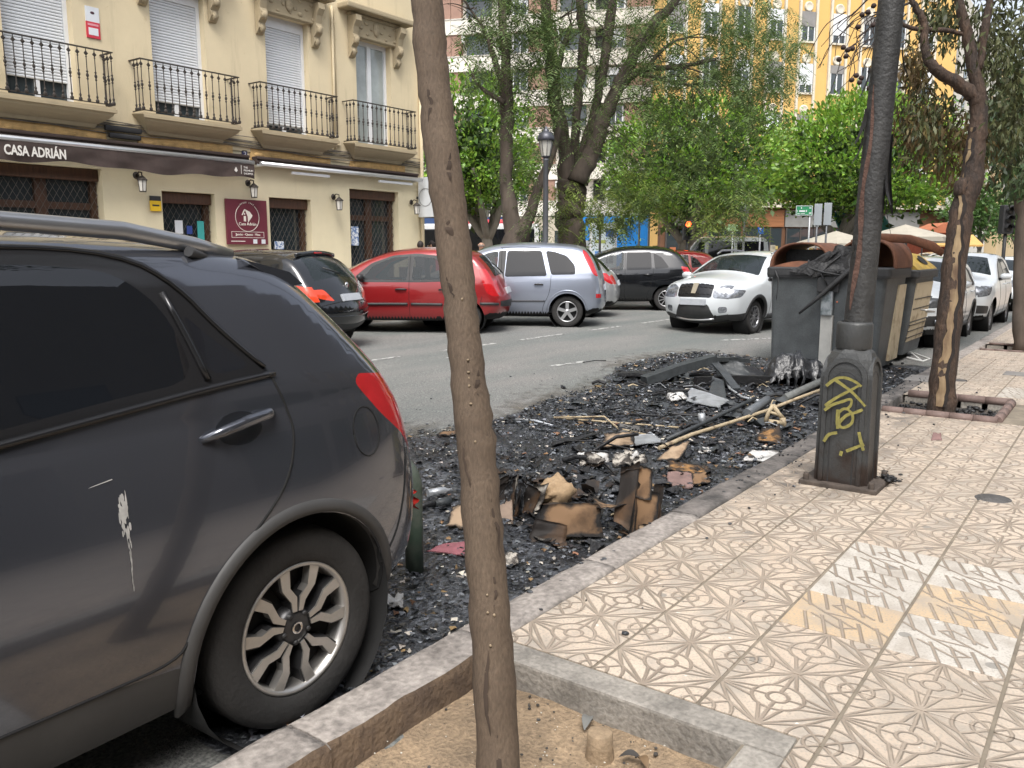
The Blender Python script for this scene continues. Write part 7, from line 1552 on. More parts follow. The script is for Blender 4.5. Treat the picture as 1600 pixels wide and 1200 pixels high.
xs_ = np.concatenate([np.arange(1.45, 6.6, .03), np.arange(6.6, 13.6, .05)]); ys_ = np.arange(2.12, 5.75, .035); X, Y = np.meshgrid(xs_, ys_); Z = road_z(Y)+ash_h(X, Y)+.002; nx_ = len(xs_)
F = np.array([(j*nx_+i, j*nx_+i+1, (j+1)*nx_+i+1, (j+1)*nx_+i) for j in range(len(ys_)-1) for i in range(nx_-1)]); H_ = ash_h(X, Y).ravel(); F = F[(H_[F] > -.02).any(1)]
ashm = M('ash', (.016, .0175, .02), .36, var=0, col2=(.10, .108, .122), mix=.56, vs=2.6, bump=3., bs=34, fine=.6, world=True, width=.13, spec=.8)
ab = np_mesh('ash_bed', np.stack([X, Y, Z], -1).reshape(-1, 3), F, ashm, smooth=True); tag(ab, 'black wet ash and cinders spread along the gutter', 'ash', kind='stuff')
# brown-grey scorched film where the ash thins out on the road
xs_ = np.arange(3.2, 13.8, .12); ys_ = np.arange(2.2, 6.6, .12); X, Y = np.meshgrid(xs_, ys_); nx_ = len(xs_); mk = ash_mask(X, Y)+(hnoise(X*1.2, Y*1.2, 31)-.5)*.7; F = np.array([(j*nx_+i, j*nx_+i+1, (j+1)*nx_+i+1, (j+1)*nx_+i) for j in range(len(ys_)-1) for i in range(nx_-1)]); F = F[(mk.ravel()[F] > -.75).all(1)]
fm = M('scorched_road', (.085, .08, .07), .85, var=0, col2=(.15, .135, .11), mix=.5, vs=3, fine=.3, bs=60, world=True, width=.15); t = fm.node_tree; n_ = t.nodes; at = n_.new('ShaderNodeAttribute'); at.attribute_name = 'cover'; nz = n_.new('ShaderNodeTexNoise'); nz.inputs['Scale'].default_value = 7; nz.inputs['Detail'].default_value = 8; ge = n_.new('ShaderNodeNewGeometry'); t.links.new(ge.outputs['Position'], nz.inputs['Vector']); ad = n_.new('ShaderNodeMath'); ad.operation = 'MULTIPLY_ADD'; t.links.new(nz.outputs[0], ad.inputs[0]); ad.inputs[1].default_value = 1.4; t.links.new(at.outputs['Fac'], ad.inputs[2]); mr = n_.new('ShaderNodeMapRange'); mr.inputs[1].default_value = .35; mr.inputs[2].default_value = 1.0; mr.inputs[4].default_value = .85; t.links.new(ad.outputs[0], mr.inputs[0]); t.links.new(mr.outputs[0], n_['Principled BSDF'].inputs['Alpha'])
ff = np_mesh('scorched_film', np.stack([X, Y, road_z(Y)+.004], -1).reshape(-1, 3), F, fm, road, smooth=True); at = ff.data.attributes.new('cover', 'FLOAT', 'POINT'); at.data.foreach_set('value', np.clip(mk.ravel(), -.7, .3).astype(np.float32))
# flakes of burnt paper, denser where they show larger
def flakes(n, name, mat, smin, smax, seed, label, xr=(1.6, 12.8), near=1.6, lift=.012):
    g = np.random.default_rng(seed); x = xr[0]+(xr[1]-xr[0])*g.random(n*3)**near; y = 2.16+3.4*g.random(n*3); k = ash_mask(x, y) > -.15*g.random(n*3); x, y = x[k][:n], y[k][:n]; m = len(x)
    z = road_z(y)+np.maximum(0, ash_h(x, y))+lift*g.random(m); a = g.uniform(0, 2*PI, m); L_ = g.uniform(smin, smax, m)*(1+.5*(x > 6)); W_ = L_*g.uniform(.3, .9, m); tl = g.normal(0, .5, (m, 2))
    V = []
    for (u, v, c) in ((-1, -.5, 0), (-.1, -1, .35), (1, -.3, 0), (.75, .6, .25), (-.2, 1, -.1), (-.9, .5, .35)):
        u2, v2 = u*L_*g.uniform(.7, 1.2, m)*.5, v*W_*g.uniform(.6, 1.2, m)*.5; V.append(np.stack([x+u2*np.cos(a)-v2*np.sin(a), y+u2*np.sin(a)+v2*np.cos(a), z+.004+c*L_*.5+np.abs(u2*tl[:, 0]+v2*tl[:, 1])*.6], -1))
    V = np.stack(V, 1).reshape(-1, 3); b = np.arange(m)[:, None]*6; F = np.concatenate([b+np.array([[0, 1, 2, 3]]), b+np.array([[0, 3, 4, 5]])]); o = np_mesh(name, V, F, mat); tag(o, label, 'ash', kind='stuff'); return o
flakes(19000, 'ash_flakes', M('ash_flake', (.026, .028, .032), .32, var=0, island=.95, spec=1.), .006, .045, 3, 'small black curled flakes of burnt paper over the ash')
flakes(5200, 'pale_ash_flakes', M('ash_flake_grey', (.15, .16, .175), .6, var=0, island=.7), .008, .045, 4, 'scattered grey flakes of ash')
flakes(700, 'paper_scraps', M('paper_scrap', (.42, .38, .33), .8, var=0, island=.6), .012, .05, 5, 'tiny pale scraps of paper in the ash')
flakes(500, 'card_scraps', M('card_scrap', (.2, .12, .06), .8, var=0, island=.6), .015, .06, 6, 'tiny brown scraps of cardboard in the ash')
# stray cinders on road, kerb and paving
g = np.random.default_rng(9); V = []; F = []; mb = MB(); rr = random.Random(12)
for _ in range(420):
    x = rr.uniform(2.6, 11.5); y = rr.choice((rr.gauss(2.02, .10), rr.gauss(5.2, .5), rr.gauss(1.9, .25))); z = (.004 if y < 2.13 else road_z(y))
    if in_pit(x, x, y, y) or (x < 4.8 and y < 2.1 and rr.random() < .8): continue
    s_ = rr.uniform(.004, .016); mb.ell((x, y, z+s_*.3), (s_, s_*rr.uniform(.6, 1.3), s_*.5), 5, 3)
o = mb.obj('cinders', ashm, fix=False); tag(o, 'fine black cinders along the kerb edge and road', 'cinders', kind='stuff')
# ---- single pieces of refuse
card = M('cardboard_burnt', (.26, .16, .085), .85, var=0, col2=(.02, .016, .013), mix=.5, vs=5.5, fine=.12, bs=60, width=.07); card2 = M('cardboard_brown', (.21, .125, .065), .85, var=0, col2=(.06, .035, .02), mix=.6, vs=4, width=.12); card3 = M('cardboard_black', (.018, .014, .012), .7, var=0, col2=(.12, .065, .03), mix=.6, vs=4, width=.12)
cardl = M('cardboard_light', (.40, .29, .19), .85, var=0, col2=(.13, .08, .045), mix=.6, vs=5, width=.12); papw = M('paper_white', (.58, .57, .55), .8, var=0, col2=(.22, .2, .18), mix=.62, vs=7, width=.1); ashw = M('ash_white', (.50, .46, .40), .9, var=0, col2=(.06, .052, .046), mix=.5, vs=12, bump=1.5, bs=50, width=.08)
silv = M('sheet_metal', (.42, .44, .46), .4, metal=.5, var=.3, vs=8); pipeb = M('pipe_beige', (.42, .34, .22), .7, var=0, col2=(.12, .08, .05), mix=.6, vs=9, width=.1); slate = M('dark_grey_plastic', (.04, .045, .048), .5, var=.3, vs=8, bump=.6, bs=25); orng = M('scorched_orange', (.42, .22, .075), .85, var=0, col2=(.04, .025, .015), mix=.46, vs=9, width=.1); pink = M('pink_cloth', (.26, .095, .11), .9, var=.3, vs=12)
def singe(m, a=.06, b=.26, c=(.012, .010, .009)):
    t = m.node_tree; n = t.nodes; L = t.links.new; bs = n['Principled BSDF']; old = bs.inputs['Base Color'].links[0].from_socket
    at = n.new('ShaderNodeAttribute'); at.attribute_name = 'burn'; tc = n.new('ShaderNodeNewGeometry'); nz = n.new('ShaderNodeTexNoise'); nz.inputs['Scale'].default_value = 30; L(tc.outputs['Position'], nz.inputs['Vector'])
    ad = n.new('ShaderNodeMath'); ad.operation = 'MULTIPLY_ADD'; L(nz.outputs[0], ad.inputs[0]); ad.inputs[1].default_value = .25; L(at.outputs['Fac'], ad.inputs[2])
    mr = n.new('ShaderNodeMapRange'); mr.inputs[1].default_value = a+.12; mr.inputs[2].default_value = b+.12; L(ad.outputs[0], mr.inputs[0])
    mx = n.new('ShaderNodeMix'); mx.data_type = 'RGBA'; L(mr.outputs[0], mx.inputs[0]); mx.inputs[6].default_value = (*c, 1); L(old, mx.inputs[7]); L(mx.outputs[2], bs.inputs['Base Color'])
for m_ in (card, card2, cardl, orng): singe(m_)
singe(papw, -.02, .12, (.12, .11, .1)); singe(ashw, .0, .15)
def gz(u, v, lift=0.):
    p = on_z(u, v, -.08); p[2] = road_z(p[1])+max(0., float(ash_h(np.array([p[0]]), np.array([p[1]]))[0]))+lift; return p
def sheet(name, label, cat, corners, mat, amp=.02, seed=0, res=10, thick=.004, group=None, bend=0.):
    """crumpled sheet with thickness whose corners are world points"""
    A, B_, C_, D_ = [np.array(c, float) for c in corners]; V = []; n = res+1; nrm = np.cross(B_-A, D_-A); nrm /= np.linalg.norm(nrm)+1e-9; c0 = (A+B_+C_+D_)/4
    L_ = np.linalg.norm(B_-A)
    for side in (0, 1):
        for j in range(n):
            for i in range(n):
                u, v = i/res, j/res; eu = (hnoise(v*5, seed, seed+1)-.5)*.16; ev = (hnoise(u*5, seed+3, seed+2)-.5)*.16; uu, vv = u+eu*(2*u-1)**3, v+ev*(2*v-1)**3
                p = (A*(1-uu)+B_*uu)*(1-vv)+(D_*(1-uu)+C_*uu)*vv; p = p+nrm*(amp*2*(hnoise(u*3, v*3, seed)-.5)+bend*L_*math.sin(PI*u)-side*thick); V.append(p-c0)
    q = n*n; F = []
    for j in range(res):
        for i in range(res): a = j*n+i; F += [(a, a+1, a+n+1, a+n), (q+a, q+a+n, q+a+n+1, q+a+1)]
    ring = [i for i in range(n)]+[j*n+res for j in range(1, n)]+[res*n+i for i in range(res-1, -1, -1)]+[j*n for j in range(res-1, 0, -1)]
    F += [(ring[k], ring[(k+1) % len(ring)], q+ring[(k+1) % len(ring)], q+ring[k]) for k in range(len(ring))]
    o = MB().add(V, F, True).obj(name, mat, fix=False); o.location = c0; tag(o, label, cat, group)
    bv = []
    for side in (0, 1):
        for j in range(n):
            for i in range(n): u, v = i/res, j/res; bv.append(1.6*min(u, 1-u, v*1.2, 1-v)+.5*(hnoise(u*4, v*4, seed+7)-.5))
    at = o.data.attributes.new('burn', 'FLOAT', 'POINT'); at.data.foreach_set('value', np.array(bv, np.float32))
    return o
G_ = 'burnt refuse in the gutter'
def flat(u0, v0, u1, v1, u2, v2, u3, v3, lift=(.02, .02, .03, .03)): return [gz(u0, v0, lift[0]), gz(u1, v1, lift[1]), gz(u2, v2, lift[2]), gz(u3, v3, lift[3])]
# flattened carton in front: a dark flap with brown underside
def box_thing(label, pieces, loc, cat='cardboard'):
    o = thing('burnt_carton', label, cat, loc, group=G_); return o
b0 = gz(890, 835); bx1 = thing('burnt_carton', 'wide burnt cardboard carton lying at the front of the ash heap', 'carton', b0, group=G_)
def flap(parent, P, mat, amp, seed, nm='flap', bend=0.):
    o = sheet(nm, None, None, P, mat, amp, seed, 8, .005, bend=bend); o.location = np.array(o.location)-np.array(parent.location); o.parent = parent; return o
Rv, Fv = Rt, Fh
def loc3(b, r, f, z): return b+Rv*r+Fv*f+np.array([0, 0, z])
flap(bx1, [loc3(b0, -.22, -.05, .0), loc3(b0, .20, -.02, .02), loc3(b0, .17, .04, .20), loc3(b0, -.15, .06, .18)], card2, .025, 3, bend=.08); flap(bx1, [loc3(b0, -.16, .05, .20), loc3(b0, .16, .03, .20), loc3(b0, .18, .22, .12), loc3(b0, -.1, .25, .14)], card3, .02, 5); flap(bx1, [loc3(b0, -.26, -.07, .0), loc3(b0, -.02, -.10, .0), loc3(b0, -.02, -.06, .10), loc3(b0, -.20, -.03, .13)], card3, .02, 8)
flap(bx1, [loc3(b0, .16, .0, .19), loc3(b0, .38, .08, .17), loc3(b0, .36, .26, .10), loc3(b0, .14, .2, .18)], card, .03, 9)
b0 = gz(868, 792); bx2 = thing('crumpled_carton', 'pale crumpled carton with charred edges behind the wide carton', 'carton', b0, group=G_)
mb = MB().ell((0, 0, .09), (.16, .12, .11), 22, 14, lambda d: .55+.85*hnoise(d[0]*2.2+3, d[1]*2.2+d[2]*2.6, 4)-.12*abs(math.sin(d[0]*7+d[2]*5))); mb.obj('crumpled_shell', M('cardboard_pale_burnt', (.40, .28, .165), .85, var=0, col2=(.02, .017, .014), mix=.60, vs=7, fine=.12, bs=60, width=.05), bx2)
b0 = gz(995, 828); bx3 = thing('standing_carton', 'upright scorched cardboard carton with rounded brown flaps', 'carton', b0, group=G_)
flap(bx3, [loc3(b0, -.14, .0, .08), loc3(b0, -.02, -.06, .02), loc3(b0, .01, .02, .44), loc3(b0, -.09, .05, .42)], card3, .02, 12); flap(bx3, [loc3(b0, -.06, -.07, .0), loc3(b0, .10, -.05, .0), loc3(b0, .13, .0, .25), loc3(b0, .0, .0, .33)], card2, .012, 14, bend=-.12)
flap(bx3, [loc3(b0, -.02, -.03, .24), loc3(b0, .08, -.02, .22), loc3(b0, .09, .03, .40), loc3(b0, .0, .04, .43)], card2, .012, 18, bend=-.1); flap(bx3, [loc3(b0, .10, .05, .05), loc3(b0, .17, .12, .06), loc3(b0, .18, .16, .27), loc3(b0, .11, .08, .29)], card3, .015, 16); flap(bx3, [loc3(b0, -.10, .03, .38), loc3(b0, .02, .0, .42), loc3(b0, .03, .12, .40), loc3(b0, -.07, .15, .36)], card3, .015, 17); flap(bx3, [loc3(b0, -.02, -.10, .0), loc3(b0, .06, -.13, -.01), loc3(b0, .07, -.08, .10), loc3(b0, .0, -.07, .09)], cardl, .012, 19)
b0 = gz(805, 800); ch = thing('charred_bundle', 'spiky black bundle of charred sheets beside the leaning trunk', 'charred paper', b0, group=G_)
for k in range(16): a = rr.uniform(0, 2*PI); r_ = rr.uniform(0, .09); c = loc3(b0, r_*math.cos(a), r_*math.sin(a), 0); d = rr.uniform(.05, .12); flap(ch, [c, loc3(c, d*math.cos(a), d*math.sin(a), .01), loc3(c, d*1.3*math.cos(a)+.03, d*math.sin(a), .10+.12*rr.random()), loc3(c, .02, .03, .10+.14*rr.random())], (card3, card3, ashw, ashm)[k % 4], .03, 30+k, 'charred_sheet')
b0 = gz(950, 735); wa = thing('white_ash_heap', 'heap of pale layered paper ash behind the cartons', 'paper ash', b0, group=G_)
for k in range(15): r_, f_ = rr.uniform(-.27, .26), rr.uniform(-.12, .16); c = loc3(b0, r_, f_, rr.uniform(0, .05)); d = rr.uniform(.06, .16); flap(wa, [c, loc3(c, d, rr.uniform(-.03, .03), rr.uniform(-.01, .04)), loc3(c, d, d*.7, rr.uniform(.0, .08)), loc3(c, 0, d*.8, rr.uniform(0, .06))], ashw if k % 4 else papw, .03, 60+k, 'ash_sheet')
S_ = lambda *a, **k: sheet(*a, group=G_, **k)
S_('carton_lid', 'grey-brown carton lid half hidden right of the leaning trunk', 'cardboard', [gz(772, 818, .0), gz(802, 818, .0), gz(800, 790, .13), gz(772, 790, .13)], M('card_grey_brown', (.25, .185, .14), .8, var=.25, vs=8), amp=.015, seed=71); S_('cardboard_sheet', 'curled brown cardboard left of the leaning trunk', 'cardboard', flat(697, 828, 742, 832, 740, 800, 706, 803, (.02, .0, .05, .05)), cardl, amp=.02, seed=72, bend=.08)
S_('cloth_strip', 'strip of faded pink cloth lying left of the leaning trunk', 'cloth', flat(668, 866, 738, 868, 738, 848, 690, 858), pink, amp=.01, seed=73); S_('crumpled_foil', 'crumpled pinkish white wrapper behind the rear wheel', 'wrapper', flat(600, 950, 632, 952, 630, 932, 604, 936), papw, amp=.04, seed=74); S_('grey_rag', 'grey rag of ash by the kerb right of the trunk', 'rag', flat(788, 886, 812, 884, 808, 866, 790, 868), ashw, amp=.03, seed=75)
S_('cardboard_sheet', 'flat pale cardboard among the ash behind the upright carton', 'cardboard', flat(938, 712, 992, 712, 990, 694, 945, 697, (.04, .04, .07, .07)), cardl, amp=.02, seed=76); S_('bent_sheet', 'pale grey metal sheet beside the flat cardboard', 'metal sheet', flat(985, 712, 1035, 706, 1022, 695, 985, 697, (.04, .04, .06, .06)), silv, amp=.008, seed=77)
S_('cardboard_sheet', 'thin brown cardboard wedge right of the upright carton', 'cardboard', flat(1025, 727, 1062, 728, 1078, 709, 1050, 714, (.02, .03, .08, .06)), cardl, amp=.015, seed=78); S_('orange_scrap', 'orange scorched scraps lying in the ash centre', 'cardboard', flat(1040, 742, 1110, 748, 1108, 733, 1046, 728), orng, amp=.03, seed=79); S_('cardboard_sheet', 'dark pinkish card lying flat by the kerb', 'cardboard', flat(1044, 760, 1084, 762, 1080, 744, 1042, 744), M('card_mauve', (.2, .13, .115), .85, var=.3, vs=9), amp=.015, seed=80); S_('cardboard_sheet', 'small brown card scrap next to the orange scraps', 'cardboard', flat(1082, 758, 1112, 754, 1104, 742, 1080, 744), card2, amp=.015, seed=81)
S_('paper_sheet', 'crumpled white paper sheet lying near the kerb by the lamp', 'paper', flat(1156, 722, 1206, 722, 1230, 709, 1176, 706, (.02, .03, .04, .02)), papw, amp=.018, seed=82); S_('orange_scrap', 'curled orange cardboard below the broken mechanism', 'cardboard', flat(1180, 692, 1222, 694, 1218, 676, 1190, 678, (.01, .01, .07, .05)), orng, amp=.04, seed=83); S_('paper_sheet', 'small pale paper scrap in the middle of the ash', 'paper', flat(1090, 715, 1112, 712, 1106, 705, 1092, 708), papw, amp=.015, seed=84)
S_('metal_plate', 'small bluish white plate at the back of the ash', 'plate', flat(1036, 624, 1064, 622, 1076, 632, 1046, 636), papw, amp=.01, seed=85); S_('metal_channel', 'grey metal channel lying across the back of the ash', 'metal channel', flat(1072, 636, 1080, 622, 1138, 638, 1124, 646, (.03, .07, .05, .03)), silv, amp=.008, seed=86); S_('plastic_panel', 'dark grey panel propped at the back of the ash', 'panel', flat(1104, 638, 1136, 640, 1130, 614, 1112, 612, (.02, .0, .12, .12)), slate, amp=.012, seed=87); S_('plastic_panel', 'grey rectangular panel flat behind the thin rods', 'panel', flat(966, 686, 1000, 690, 1000, 674, 968, 672), M('panel_grey', (.12, .115, .11), .7, var=.2), amp=.01, seed=88); S_('charred_board', 'long black board lying left in the ash', 'board', flat(860, 708, 938, 690, 934, 686, 866, 700, (.02, .04, .04, .02)), charp, amp=.012, seed=89); S_('card_scrap', 'thin brown card at the road edge of the ash left of the trunk', 'cardboard', flat(682, 694, 712, 692, 714, 686, 690, 688), card2, amp=.015, seed=90)
def rod(name, label, cat, pts, r, mat, n=8, sub=None):
    P = [gz(u, v, l) for u, v, l in pts]; o = MB().tube([p-P[0] for p in P], r, n).obj(name, mat); o.location = P[0]; tag(o, label, cat, G_); return o
rod('long_pole', 'long beige pole lying diagonally through the ash towards the lamp', 'pole', [(1030, 712, .03), (1080, 692, .05), (1140, 674, .06), (1200, 655, .07), (1245, 640, .10), (1290, 625, .13)], .018, pipeb); rod('thin_rod', 'thin straight beige rod at the back left of the ash', 'rod', [(865, 663, .02), (945, 667, .03), (1060, 677, .03)], .009, pipeb, 6); rod('bent_rod', 'bent brown rod crossing the straight rod', 'rod', [(865, 666, .03), (944, 664, .05), (966, 680, .04), (1010, 692, .03), (1030, 705, .02)], .010, pipeb, 6); rod('white_rod', 'short pale rod on the left of the ash', 'rod', [(806, 667, .02), (835, 670, .02), (868, 675, .01)], .012, silv, 6)
rod('curved_pipe', 'thin curved pipe hanging from the collapsed frame', 'pipe', [(1112, 585, .22), (1122, 600, .16), (1140, 622, .06), (1160, 632, .04), (1186, 636, .03)], .014, silv); rod('metal_strip', 'dark metal strip lying parallel to the long pole', 'metal strip', [(1040, 700, .03), (1090, 680, .06), (1140, 660, .09), (1180, 643, .10)], .022, slate, 4); rod('grey_tube', 'short thick grey tube end beside the broken mechanism', 'tube', [(1166, 664, .08), (1182, 655, .10), (1198, 647, .11)], .045, M('tube_grey', (.11, .12, .13), .5, var=.2), 12)
rod('wood_plank', 'grey weathered plank pointing at the lamp base', 'plank', [(1225, 634, .06), (1260, 620, .09), (1300, 604, .12)], .05, M('plank_grey', (.12, .125, .12), .7, var=.25, vs=12), 4)
b0 = gz(1207, 668); me_ = thing('broken_mechanism', 'broken rusty beige lever mechanism at the end of the pole', 'mechanism', b0, group=G_)
for (P, r_) in (([(-.08, 0, .02), (-.04, 0, .14), (.0, .02, .20)], .02), ([(.0, .02, .2), (.05, 0, .12), (.09, 0, .08)], .022), ([(-.05, -.03, .05), (.09, -.02, .03)], .025), ([(-.04, 0, .14), (.07, .0, .1)], .014), ([(.09, 0, .08), (.1, -.02, .0)], .03)): MB().tube([loc3(np.zeros(3), a, b, c) for a, b, c in P], r_, 8).obj('lever', pipeb, me_)
MB().bbox((-.05, -.05, .0), (.09, .06, .06), .02).obj('housing', card2, me_)
# collapsed container frame
b0 = gz(1090, 612); fr = thing('collapsed_frame', 'collapsed dark plastic frame of a burnt container at the back of the ash', 'container frame', b0, group=G_)
def beam(P, w_, h_, mat, nm='beam'):
    a, b = np.array(P[0])-b0, np.array(P[1])-b0; d = (b-a)/np.linalg.norm(b-a); s_ = np.cross(d, [0, 0, 1]); s_ /= np.linalg.norm(s_); u_ = np.cross(s_, d); V = []
    for p in (a, (a+b)/2+u_*.015, b):
        for e, f in ((-1, -1), (1, -1), (1, 1), (-1, 1)): V.append(p+s_*e*w_/2+u_*f*h_/2)
    MB().add(V, [(i*4+k, i*4+(k+1) % 4, i*4+4+(k+1) % 4, i*4+4+k) for i in range(2) for k in range(4)]+[(0, 1, 2, 3), (8, 9, 10, 11)]).obj(nm, mat, fr)
beam([gz(1006, 612, .06), gz(1114, 606, .28)], .16, .10, slate); beam([gz(1112, 606, .27), gz(1168, 600, .24)], .05, .05, slate); beam([gz(1086, 612, .07), gz(1205, 607, .08)], .08, .09, charp); beam([gz(1112, 606, .26), gz(1150, 622, .05)], .10, .02, slate, 'torn_panel'); beam([gz(968, 600, .05), gz(1030, 604, .06)], .2, .04, charp)
for k, C_ in enumerate(([gz(1112, 604, .26), gz(1150, 603, .27), gz(1185, 606, .06), gz(1120, 606, .1)], [gz(1148, 602, .25), gz(1200, 600, .10), gz(1205, 608, .02), gz(1150, 606, .08)], [gz(975, 606, .02), gz(1030, 600, .08), gz(1035, 590, .05), gz(985, 594, .03)])): flap(fr, C_, charp if k else slate, .06, 110+k, 'melted_sheet')
# melted bag mound by the containers
b0 = gz(1245, 606); ms = thing('melted_mound', 'glossy black mound of melted plastic in front of the burnt container', 'melted plastic', b0, group=G_)
gloss = M('melted_gloss', (.018, .019, .021), .28, var=0, col2=(.16, .165, .17), mix=.63, vs=9, bump=2., bs=14, width=.06)
n = 40; m_ = 14; V = []
for j in range(m_+1):
    for i in range(n+1):
        u = i/n*2-1; v = j/m_; ridge = max(0, 1-u*u*1.05)**.5*(.34+.10*hnoise(u*5, 3, 3)); V.append(Rv*(u*.42)+Fv*(-.16+.42*v+.05*hnoise(u*9, v*3, 7))+np.array([0, 0, ridge*math.sin(PI*(.10+.9*v))*(.75+.5*hnoise(u*6, v*4, 8))]))
np_mesh('mound', V, [(j*(n+1)+i, j*(n+1)+i+1, (j+1)*(n+1)+i+1, (j+1)*(n+1)+i) for j in range(m_) for i in range(n)], gloss, ms, True)
for k in range(7): x_ = -.3+.1*k; MB().tube([loc3(np.zeros(3), x_, -.15, .26-.5*abs(x_)), loc3(np.zeros(3), x_+.02, -.2, .12), loc3(np.zeros(3), x_+rr.uniform(-.04, .04), -.2, -.01)], [.04, .03, .02], 8, squash=.5).obj('drip', gloss, ms)
# odd bits
def bit(name, lab, cat, u, v, mb, mat, lift=.0): o = mb.obj(name, mat); o.location = gz(u, v, lift); tag(o, lab, cat, G_); return o
bit('cup', 'black plastic cup lying behind the guard rail', 'cup', 690, 792, MB().tube([(-.05, .01, .035), (.05, -.03, .035)], [.022, .034], 14), slate, .0); bit('bottle', 'grey bottle lying behind the guard rail', 'bottle', 686, 776, MB().tube([(-.08, .03, .03), (.03, -.02, .03), (.05, -.03, .03), (.08, -.045, .03)], [.028, .03, .014, .012], 12), silv); bit('can', 'small pale tin can lying in the ash centre', 'can', 1098, 667, MB().tube([(0, 0, .0), (.0, .02, .10)], .035, 14), silv)
bit('pipe_stub', 'burnt grey hose stub beside the cup', 'hose', 668, 796, MB().tube([(-.1, .02, .02), (0, 0, .03), (.08, -.03, .03)], .022, 10), charp)
for k, (u, v, s_) in enumerate(((849, 641, .03), (838, 650, .022), (1067, 638, .035), (1136, 705, .03), (1122, 710, .035), (1026, 633, .02), (965, 626, .02), (1086, 562, .035), (1392, 568, .03), (1410, 566, .025), (1404, 590, .045))):
    p = gz(u, v); o = MB().ell((0, 0, s_*.6), (s_, s_*.9, s_*.8), 8, 6, lambda d: .75+.5*hnoise(d[0]*2+k, d[1]*2+d[2], 3)).obj('cinder_lump', charp); o.location = p; tag(o, ('largest clinker lump on the road edge left of the pole rods', 'clinker lump just left below the largest road-edge lump', 'clinker lump beside the bluish white plate', 'right one of two clinker lumps above the white paper sheet', 'left one of two clinker lumps above the white paper sheet', 'small clinker lump left of the bluish white plate', 'small clinker lump at the road edge above the straight rod', 'clinker lump behind the collapsed frame', 'left one of two small cinders beside the yellow-lidded container', 'right one of two small cinders beside the yellow-lidded container', 'cinder lump on the gutter right of the lamp')[k], 'clinker', 'lumps of clinker')
# matted charred rags and torn plates too many and too broken to name
def rags(n, name, mat, label, zones, smin, smax, seed):
    g = np.random.default_rng(seed); V = []; F = []; k0 = 0; res = 5
    for _ in range(n):
        u0, v0, ru, rv = zones[g.integers(len(zones))]; p = gz(u0+g.normal(0, ru*.5), v0+g.normal(0, rv*.5))
        if p[1] < 2.2: continue
        L_ = g.uniform(smin, smax); W_ = L_*g.uniform(.35, .9); a = g.uniform(0, 2*PI); tx, ty = g.normal(0, .35, 2); cu = g.uniform(-.6, .9); s1 = g.integers(999)
        for j in range(res):
            for i in range(res):
                uu, vv = i/(res-1)-.5, j/(res-1)-.5; x, y = uu*L_*(1-.5*abs(vv)*g.random()), vv*W_*(1-.5*abs(uu)*g.random()); z = abs(x*tx+y*ty)+cu*L_*(uu*uu)*.8+L_*.22*(hnoise(uu*3+1, vv*3+1, s1 % 50)-.3); V.append((p[0]+x*math.cos(a)-y*math.sin(a), p[1]+x*math.sin(a)+y*math.cos(a), p[2]+max(-.01, z)))
        F += [(k0+j*res+i, k0+j*res+i+1, k0+(j+1)*res+i+1, k0+(j+1)*res+i) for j in range(res-1) for i in range(res-1)]; k0 += res*res
    o = np_mesh(name, V, F, mat, smooth=True); tag(o, label, 'charred scraps', kind='stuff')
Zc = [(900, 800, 150, 60), (980, 770, 130, 70), (850, 760, 140, 60), (1080, 640, 160, 50), (1180, 640, 120, 60), (1120, 600, 140, 30), (1000, 690, 160, 50), (760, 770, 90, 50)]
rags(330, 'charred_rags', charp, 'matted black charred rags heaped among the cartons and panels', Zc, .035, .14, 41); rags(150, 'grey_ash_sheets', gloss, 'glossy grey melted sheets matted into the ash', Zc, .035, .15, 42); rags(70, 'brown_rags', card3, 'dark brown half burnt card pieces in the heap', Zc[:5], .05, .16, 43); rags(60, 'white_ash_scraps', ashw, 'pale layered ash scraps in the heap', Zc[:6], .04, .12, 44)
def bars(n, name, mat, label, zones, seed, lmin, lmax, r0, r1):
    g = np.random.default_rng(seed); mb = MB()
    for _ in range(n):
        u0, v0, ru, rv = zones[g.integers(len(zones))]; p = gz(u0+g.normal(0, ru*.5), v0+g.normal(0, rv*.5), .02)
        if p[1] < 2.35: continue
        a = g.uniform(0, 2*PI); L_ = g.uniform(lmin, lmax); d = np.array([math.cos(a), math.sin(a), abs(g.normal(0, .16))]); m = p+d*L_*.5+np.array([0, 0, g.uniform(-.01, .04)]); mb.tube([p, m, p+d*L_*np.array([1, 1, .6])], [g.uniform(r0, r1)]*3, 5, squash=g.uniform(.3, 1.))
    tag(mb.obj(name, mat, fix=False), label, 'charred scraps', kind='stuff')
Zb = [(1090, 600, 110, 22), (1150, 625, 120, 30), (1020, 640, 130, 40), (1200, 650, 80, 40), (950, 740, 120, 60)]
bars(46, 'charred_slats', charp, 'tangle of charred slats around the collapsed frame', Zb, 51, .15, .55, .006, .022); bars(16, 'bent_wires', silv, 'bent grey wires sticking out of the ash', Zb, 52, .12, .4, .003, .006); bars(14, 'burnt_sticks', pipeb, 'thin scorched sticks in the heap', Zb, 53, .1, .35, .004, .010)
rags(90, 'melted_plates', slate, 'dark grey melted plastic plates around the collapsed frame', Zb[:4], .06, .24, 54)
